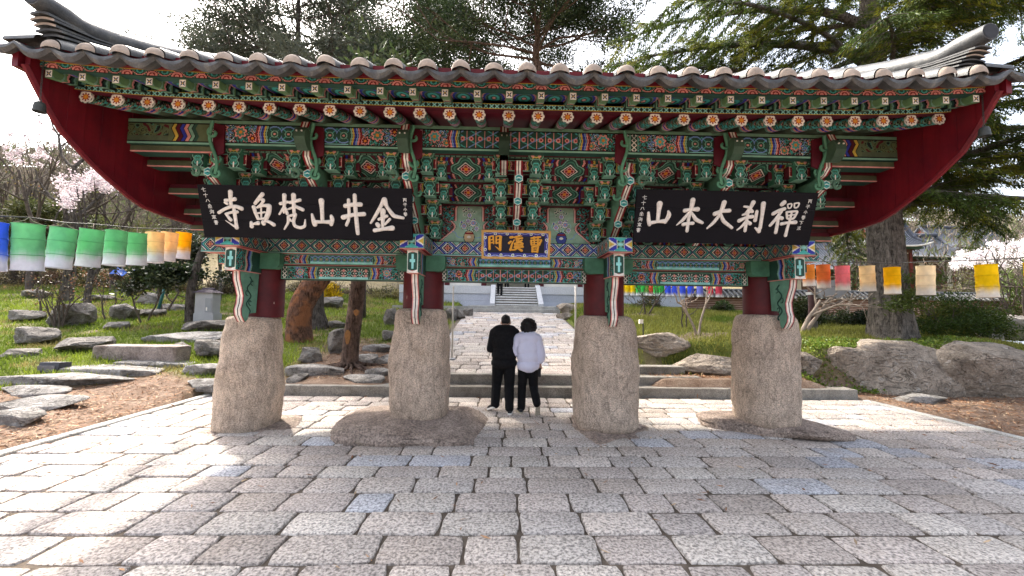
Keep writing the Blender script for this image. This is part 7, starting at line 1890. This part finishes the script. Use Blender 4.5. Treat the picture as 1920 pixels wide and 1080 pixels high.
# ------------------------------------------------------------------ PEOPLE
def blob(parts, vox, smooth=6, disp=None):
    """parts: capsules (p0, p1, r0, r1) or ellipsoids (c, (rx, ry, rz), rotz): merged into one continuous skin"""
    q = MB()
    for p in parts:
        if len(p) == 4:
            p0, p1, r0, r1 = np.array(p[0], float), np.array(p[1], float), p[2], p[3]; d = unit(p1 - p0); k = np.linspace(0, 1, 9)
            ang = np.linspace(-np.pi / 2, 0, 6)[1:]; pts, rs = [], []
            for a in ang: pts.append(p0 + d * r0 * math.sin(a)); rs.append(max(.001, r0 * math.cos(a)))
            for u in k[1:-1]: pts.append(p0 + (p1 - p0) * u); rs.append(r0 + (r1 - r0) * u)
            for a in -ang[::-1]: pts.append(p1 + d * r1 * math.sin(a)); rs.append(max(.001, r1 * math.cos(a)))
            q.tube(pts, rs, 14)
        else:
            c, rr_, rz = p; n1, n2 = 20, 14; U = np.linspace(0, 2 * np.pi, n1, endpoint=False); V = np.linspace(.02, np.pi - .02, n2)
            X = rr_[0] * np.sin(V)[:, None] * np.cos(U); Yy = rr_[1] * np.sin(V)[:, None] * np.sin(U); Zz = -rr_[2] * np.cos(V)[:, None] * np.ones(n1)
            cs, sn = math.cos(rz), math.sin(rz); P = np.stack([c[0] + X * cs - Yy * sn, c[1] + X * sn + Yy * cs, c[2] + Zz], -1).reshape(-1, 3)
            i = np.arange(n1 * n2).reshape(n2, n1); j = np.roll(i, -1, 1)
            F = [tuple(x) for x in np.stack([i[:-1], j[:-1], j[1:], i[1:]], -1).reshape(-1, 4)] + [tuple(range(n1))[::-1], tuple(range((n2 - 1) * n1, n2 * n1))]; q.add(P, F)
    o = q.build('tmp', M_WHITE); m_ = o.modifiers.new('r', 'REMESH'); m_.mode = 'VOXEL'; m_.voxel_size = vox; m_.use_smooth_shade = True
    s_ = o.modifiers.new('s', 'SMOOTH'); s_.iterations = smooth; s_.factor = .5
    dg = bpy.context.evaluated_depsgraph_get(); dg.update(); me = bpy.data.meshes.new_from_object(o.evaluated_get(dg)); me.materials.clear(); bpy.data.objects.remove(o)
    if disp:
        co = np.zeros(len(me.vertices) * 3, np.float32); me.vertices.foreach_get('co', co); co = co.reshape(-1, 3); nn = np.zeros_like(co); me.vertices.foreach_get('normal', nn.ravel()); nn2 = np.zeros(len(me.vertices) * 3, np.float32); me.vertices.foreach_get('normal', nn2); nn2 = nn2.reshape(-1, 3)
        co = co + nn2 * disp(co.astype(float))[:, None]; me.vertices.foreach_set('co', co.astype(np.float32).ravel()); me.update()
    me.polygons.foreach_set('use_smooth', np.ones(len(me.polygons), bool)); return me
M_SKIN = plain_mat('skin', (.42, .25, .18), .5, .35, .08, 6); M_BLACKC = plain_mat('black_cloth', (.010, .010, .011), .9, .15, .3, 20); M_TROU = plain_mat('black_trousers', (.007, .007, .008), .85, .15, .3, 14); M_SWEAT = plain_mat('pale_sweatshirt', (.66, .665, .82), .9, .1, .04, 6, .3, 120)
M_HAIRB = plain_mat('black_hair', (.009, .008, .008), .6, .3, .4, 40, .6, 120); M_SHOEB = plain_mat('dark_shoe', (.015, .015, .017), .6, .3); M_SOLE = plain_mat('white_sole', (.7, .68, .65), .7, .2, .1); M_SOLEG = plain_mat('grey_sole', (.36, .32, .25), .8, .2, .3, 30)
def hand(p, d, side, curl=.3, s=1.0):
    """palm with four curled fingers of unequal length and a thumb from its side"""
    p, d = np.array(p, float), unit(np.array(d, float)); x = unit(np.cross(d, [0, 1, .05])) * side; n = unit(np.cross(x, d)); out = [(p, p + d * .075 * s, .026 * s, .034 * s), (p + x * .018 * s, p + x * .022 * s + d * .075 * s, .017 * s, .015 * s), (p - x * .018 * s, p - x * .022 * s + d * .075 * s, .017 * s, .015 * s)]
    for k, ln in enumerate((.068, .078, .072, .056)):
        b_ = p + d * .082 * s + x * (.033 - .022 * k) * s; d1 = unit(d + n * curl); d2 = unit(d + n * curl * 2.2); d3 = unit(d + n * curl * 3.6)
        m1 = b_ + d1 * ln * .45 * s; m2 = m1 + d2 * ln * .32 * s; m3 = m2 + d3 * ln * .26 * s; out += [(b_, m1, .0095 * s, .0088 * s), (m1, m2, .0088 * s, .008 * s), (m2, m3, .008 * s, .0068 * s)]
    b_ = p + d * .02 * s + x * .03 * s; m1 = b_ + unit(d * .7 + x * .7 + n * .3) * .04 * s; m2 = m1 + unit(d + n * .5 + x * .2) * .03 * s; return out + [(b_, m1, .012 * s, .0105 * s), (m1, m2, .0105 * s, .008 * s)]
def folds(s, amp=.006): return lambda c: (fbm(c[:, 0] * 9, c[:, 1] * 9, c[:, 2] * 5 + .6 * c[:, 0] * 9, s, 3) - .5) * 2 * amp
def shoe(t, p, d, pitch, mats, L_=.27):
    """p: heel ground point, d: heading in plan; pitch lifts the heel"""
    d = np.array([d[0], d[1], 0.0]); d /= np.linalg.norm(d); sd = np.array([d[1], -d[0], 0]); c_, s_ = math.cos(pitch), math.sin(pitch)
    toe = np.array(p, float) + d * L_ * .75
    def T(u, v, w_):
        a = u - L_ * .75; return toe + d * (a * c_ + w_ * s_) + sd * v + np.array([0, 0, -a * s_ + w_ * c_])
    out = [(0, .0), (.01, .028), (.06, .036), (.13, .036), (.20, .044), (.25, .036), (.275, .0)]
    def outline(sc, w_): return [T(u, v * sc, w_) for u, v in out] + [T(u, -v * sc, w_) for u, v in out[-2:0:-1]]
    q = MB(); n = 12; V = outline(1.06, 0) + outline(1.08, .028); q.add(V, [tuple(range(n))[::-1], tuple(range(n, 2 * n))] + [(i, (i + 1) % n, n + (i + 1) % n, n + i) for i in range(n)]); so_ = None
    V = [];  hs = [(1.0, .0285), (1.02, .05), (.9, .075)]
    u_ = MB(); rows = []
    for k, (sc, w_) in enumerate(hs):
        r_ = []
        for j, pt in enumerate(out + [(u, -v) for u, v in out[-2:0:-1]]): u, v = pt; hh = w_ * (1.0 if u < .15 else max(.62, 1 - (u - .15) * 3.2)) if k else w_; r_.append(T(u * (1 if k < 2 else .97) + (.004 if k == 2 else 0), v * sc, hh))
        rows += r_
    F = [(k * n + i, k * n + (i + 1) % n, (k + 1) * n + (i + 1) % n, (k + 1) * n + i) for k in (0, 1) for i in range(n)] + [tuple(range(2 * n, 3 * n))]
    u_.add(rows, F); a_ = u_.build('shoe', mats[0], t, True, angle=60); q.build('sole', mats[1], a_)
def person(x, y, z, pose, label):
    t = thing('person', label, 'person', (x, y, z)); o3 = np.array([x, y, z]); A = lambda *p: tuple(o3 + np.array(p)); J = {k: np.array(A(*v)) for k, v in pose['j'].items()}
    s = pose.get('s', 1.0); vox = pose.get('vox', .008); fat = pose.get('fat', 1.0)
    hc = J['head']; nd = pose['face']
    body = [(hc, (.078 * s, .098 * s, .118 * s), math.atan2(nd[1], nd[0]) - math.pi / 2), (hc + np.array([0, 0, -.02]), J['neck'], .056 * s, .06 * s), (J['neck'], (J['shL'] + J['shR']) / 2 + np.array([0, 0, -.05]), .06 * s, .10 * s)]
    f3 = np.array([nd[0], nd[1], nd[2]]); sd = unit(np.cross(f3, [0, 0, 1])); upf = np.cross(sd, f3)
    body += [(hc + f3 * .085 * s - upf * .015, hc + f3 * .112 * s - upf * .035, .012 * s, .015 * s), (hc + f3 * .07 - upf * .075, hc + f3 * .078 - upf * .10, .03, .026)]
    for sg in (-1, 1): body += [(hc + sd * sg * .080 * s - upf * .005, hc + sd * sg * .086 * s - upf * .045, .016 * s, .012 * s), (hc + f3 * .083 * s + sd * sg * .032 + upf * .012, hc + f3 * .085 * s + sd * sg * .034 + upf * .012, .013, .013)]
    tor = [((J['shL'] * .75 + J['shR'] * .25), (J['shL'] * .25 + J['shR'] * .75), .10 * fat, .10 * fat), ((J['shL'] + J['shR']) / 2 + np.array([0, 0, -.16]), (.17 * fat, .115 * fat, .20), 0), ((J['hipL'] + J['hipR']) / 2 + np.array([0, 0, .16]), (.155 * fat, .115 * fat, .17), 0), ((J['hipL'] + J['hipR']) / 2 + np.array([0, 0, .02]), (.165 * fat, .12 * fat, .13), 0)]
    body += tor
    for sg in 'LR':
        body += [(J['sh' + sg], J['el' + sg], .05, .04), (J['el' + sg], J['wr' + sg], .04, .027), (J['hip' + sg], J['kn' + sg], .078, .054), (J['kn' + sg], J['an' + sg], .052, .036), (J['an' + sg], J['an' + sg] + np.array([0, .08, -.04]), .034, .03)]
        body += hand(J['wr' + sg], unit(J['hd' + sg]), 1 if sg == 'L' else -1, pose.get('curl', .35))
    link('body', blob(body, vox, 3), t, (0, 0, 0)).data.materials.append(M_SKIN)
    # top
    e = pose['ease']; top = [(p[0], tuple(np.array(p[1]) + e), p[2]) if len(p) == 3 else (p[0], p[1], p[2] + e, p[3] + e) for p in tor[:3]]
    hem = (J['hipL'] + J['hipR']) / 2 + np.array([0, 0, pose['hem']]); top += [(hem, (.172 * fat + e, .126 * fat + e, .13), 0), (hem + np.array([0, 0, .14]), (.168 * fat + e, .122 * fat + e, .15), 0)]
    for sg in 'LR':
        sl = pose['sleeve' + sg]; a, b_, c_ = J['sh' + sg], J['el' + sg], J['wr' + sg]; top += [(a, b_, .062 + e, .052 + e), ] if sl >= .5 else [(a, a + (b_ - a) * sl * 2, .066 + e, .062 + e)]
        if sl > .5: top += [(b_, b_ + (c_ - b_) * (sl - .5) * 2, .054 + e, .046 + e)]
    top += [(J['neck'] + np.array([0, 0, -.045]), J['neck'] + np.array([0, 0, -.02]), .075, .070)]
    link('shirt', blob(top, vox, 5, folds(3, pose.get('fold', .006))), t, (0, 0, 0)).data.materials.append(pose['topm'])
    tr = [((J['hipL'] + J['hipR']) / 2 + np.array([0, 0, .03]), (.172 * fat, .128 * fat, .13), 0)]
    for sg in 'LR': lw = pose.get('legw', 1.0); tr += [(J['hip' + sg], J['kn' + sg], .096 * fat, .074 * lw), (J['kn' + sg], J['an' + sg] + np.array([0, 0, .02]), .074 * lw, .064 * lw)]
    link('trousers', blob(tr, vox, 4, folds(8, .011)), t, (0, 0, 0)).data.materials.append(M_TROU)
    hair = pose['hair'](hc, f3, sd, upf); link('hair', blob(hair, vox * .9, 2, lambda c: (fbm(c[:, 0] * 30, c[:, 1] * 30, c[:, 2] * 30, 9, 2) - .5) * pose['curlh']), t, (0, 0, 0)).data.materials.append(M_HAIRB)
    for sg in 'LR': shoe(t, pose['ft' + sg][0] + o3, pose['ft' + sg][1], pose['ft' + sg][2], pose['shoes'])
    return t
short = lambda hc, f, sd, up_: [(hc - f * .012 + up_ * .022, (.086, .104, .108), 0), (hc - f * .05 - up_ * .03, (.072, .052, .06), 0)]
curly = lambda hc, f, sd, up_: [(hc - f * .02 + up_ * .02, (.118, .128, .125), 0), (hc - f * .045 - up_ * .05, (.112, .09, .085), 0), (hc + sd * .07 - up_ * .05 - f * .02, (.06, .075, .08), 0), (hc - sd * .07 - up_ * .05 - f * .02, (.06, .075, .08), 0)] + [(hc - f * .03 + np.array([.115 * math.cos(k * 2.4), -.05 * abs(math.sin(k * 1.3)) - .04, .11 * math.sin(k * 2.4)]), (.034, .034, .034), 0) for k in range(16)]
fm = np.array(unit(np.array([.12, .85, -.6])))
mp_ = atY(944, 772, 7.2); mx_ = float(mp_[0])
man = dict(j=dict(head=(.02, .135, 1.575), neck=(.0, .03, 1.46), shL=(-.185, .0, 1.385), shR=(.185, .0, 1.385), elL=(-.245, .02, 1.10), wrL=(-.10, .24, 1.12), hdL=(.6, .7, .1), elR=(.225, .03, 1.10), wrR=(.06, .26, 1.14), hdR=(-.6, .7, .1), hipL=(-.095, 0, .90), hipR=(.095, 0, .90), knL=(-.125, .10, .50), anL=(-.15, .02, .12), knR=(.095, .0, .49), anR=(.10, -.12, .09)),
           face=fm, fat=1.24, ease=.018, hem=-.04, sleeveL=.42, sleeveR=.42, topm=M_BLACKC, hair=short, curlh=.006, shoes=(M_SHOEB, M_SOLE), ftL=(np.array([-.155, -.05, 0.01]), (-.45, 1), .35), ftR=(np.array([.10, -.19, 0]), (.12, 1), .0), legw=1.22)
man['sleeveL'] = man['sleeveR'] = .5
person(mx_, 7.2, 0, man, 'man in black polo shirt and black trousers, head bowed, walking through the gate')
wx_ = float(atY(988, 772, 7.2)[0])
fwm = np.array(unit(np.array([-.25, .95, -.2])))
wom = dict(j=dict(head=(.0, .06, 1.505), neck=(-.01, .0, 1.375), shL=(-.165, .0, 1.29), shR=(.155, .0, 1.29), elL=(-.235, .06, 1.04), wrL=(-.16, .27, 1.0), hdL=(.3, .9, 0), elR=(.225, -.01, 1.03), wrR=(.215, .04, .80), hdR=(-.05, .15, -1), hipL=(-.075, 0, .83), hipR=(.085, 0, .83), knL=(-.09, .06, .46), anL=(-.10, .06, .08), knR=(.11, .07, .45), anR=(.15, -.20, .20)),
           face=fwm, fat=1.0, ease=.03, hem=.0, sleeveL=.9, sleeveR=.72, topm=M_SWEAT, hair=curly, curlh=.035, fold=.013, curl=.9, shoes=(M_SHOEB, M_SOLEG), ftL=(np.array([-.105, -.02, 0]), (-.15, 1), .0), ftR=(np.array([.15, -.34, .0]), (.1, 1), 1.18), legw=1.08)
wt = person(wx_, 7.12, 0, wom, 'woman with curly black hair in a pale lavender sweatshirt, right heel lifted in mid step')
hp = np.array([wx_ + .21, 7.12 + .055, .72]); q = MB(); q.box(-.035, .035, -.012, .012, -.075, .075, g3(.02)); q.v[-1] = q.v[-1] + hp + np.array([-.01, -.005, -.02])
tag(q.build('mobile_phone', M_SHOEB), 'black phone held low in the woman\'s right hand', 'phone')
def far_person(px, py_, Y, z, label, topm, vox=.02, step=.1):
    x = float(atY(px, py_, Y)[0])
    p = dict(j=dict(head=(0, .03, 1.58), neck=(0, 0, 1.44), shL=(-.17, 0, 1.36), shR=(.17, 0, 1.36), elL=(-.23, .03, 1.08), wrL=(-.22, .12, .86), hdL=(0, .3, -1), elR=(.23, -.03, 1.08), wrR=(.22, .05, .85), hdR=(0, .3, -1), hipL=(-.085, 0, .88), hipR=(.085, 0, .88), knL=(-.09, .08, .5), anL=(-.09, step, .1), knR=(.09, 0, .48), anR=(.09, -step, .1)),
             face=np.array([0, .98, -.1]), ease=.02, hem=-.03, sleeveL=.7, sleeveR=.7, topm=topm, hair=short, curlh=.004, vox=vox, shoes=(M_SHOEB, M_SOLE), ftL=(np.array([-.09, step - .06, 0]), (0, 1), 0), ftR=(np.array([.09, -step - .06, 0]), (0, 1), 0))
    person(x, Y, z, p, label)
M_YTOP = plain_mat('yellow_jacket', (.8, .55, .01), .8, .2, .1)
far_person(937, 552, 22.85, 2.03 + 4 * .147, 'far person in a white top and black trousers climbing the stair', M_WHITE, .016)
far_person(988, 540, 27.5, 3.2, 'far person in a bright yellow jacket at the head of the stair', M_YTOP, .018)
far_person(950, 540, 29.5, 3.2, 'far person in a white top standing beyond the head of the stair', M_SWEAT, .02)
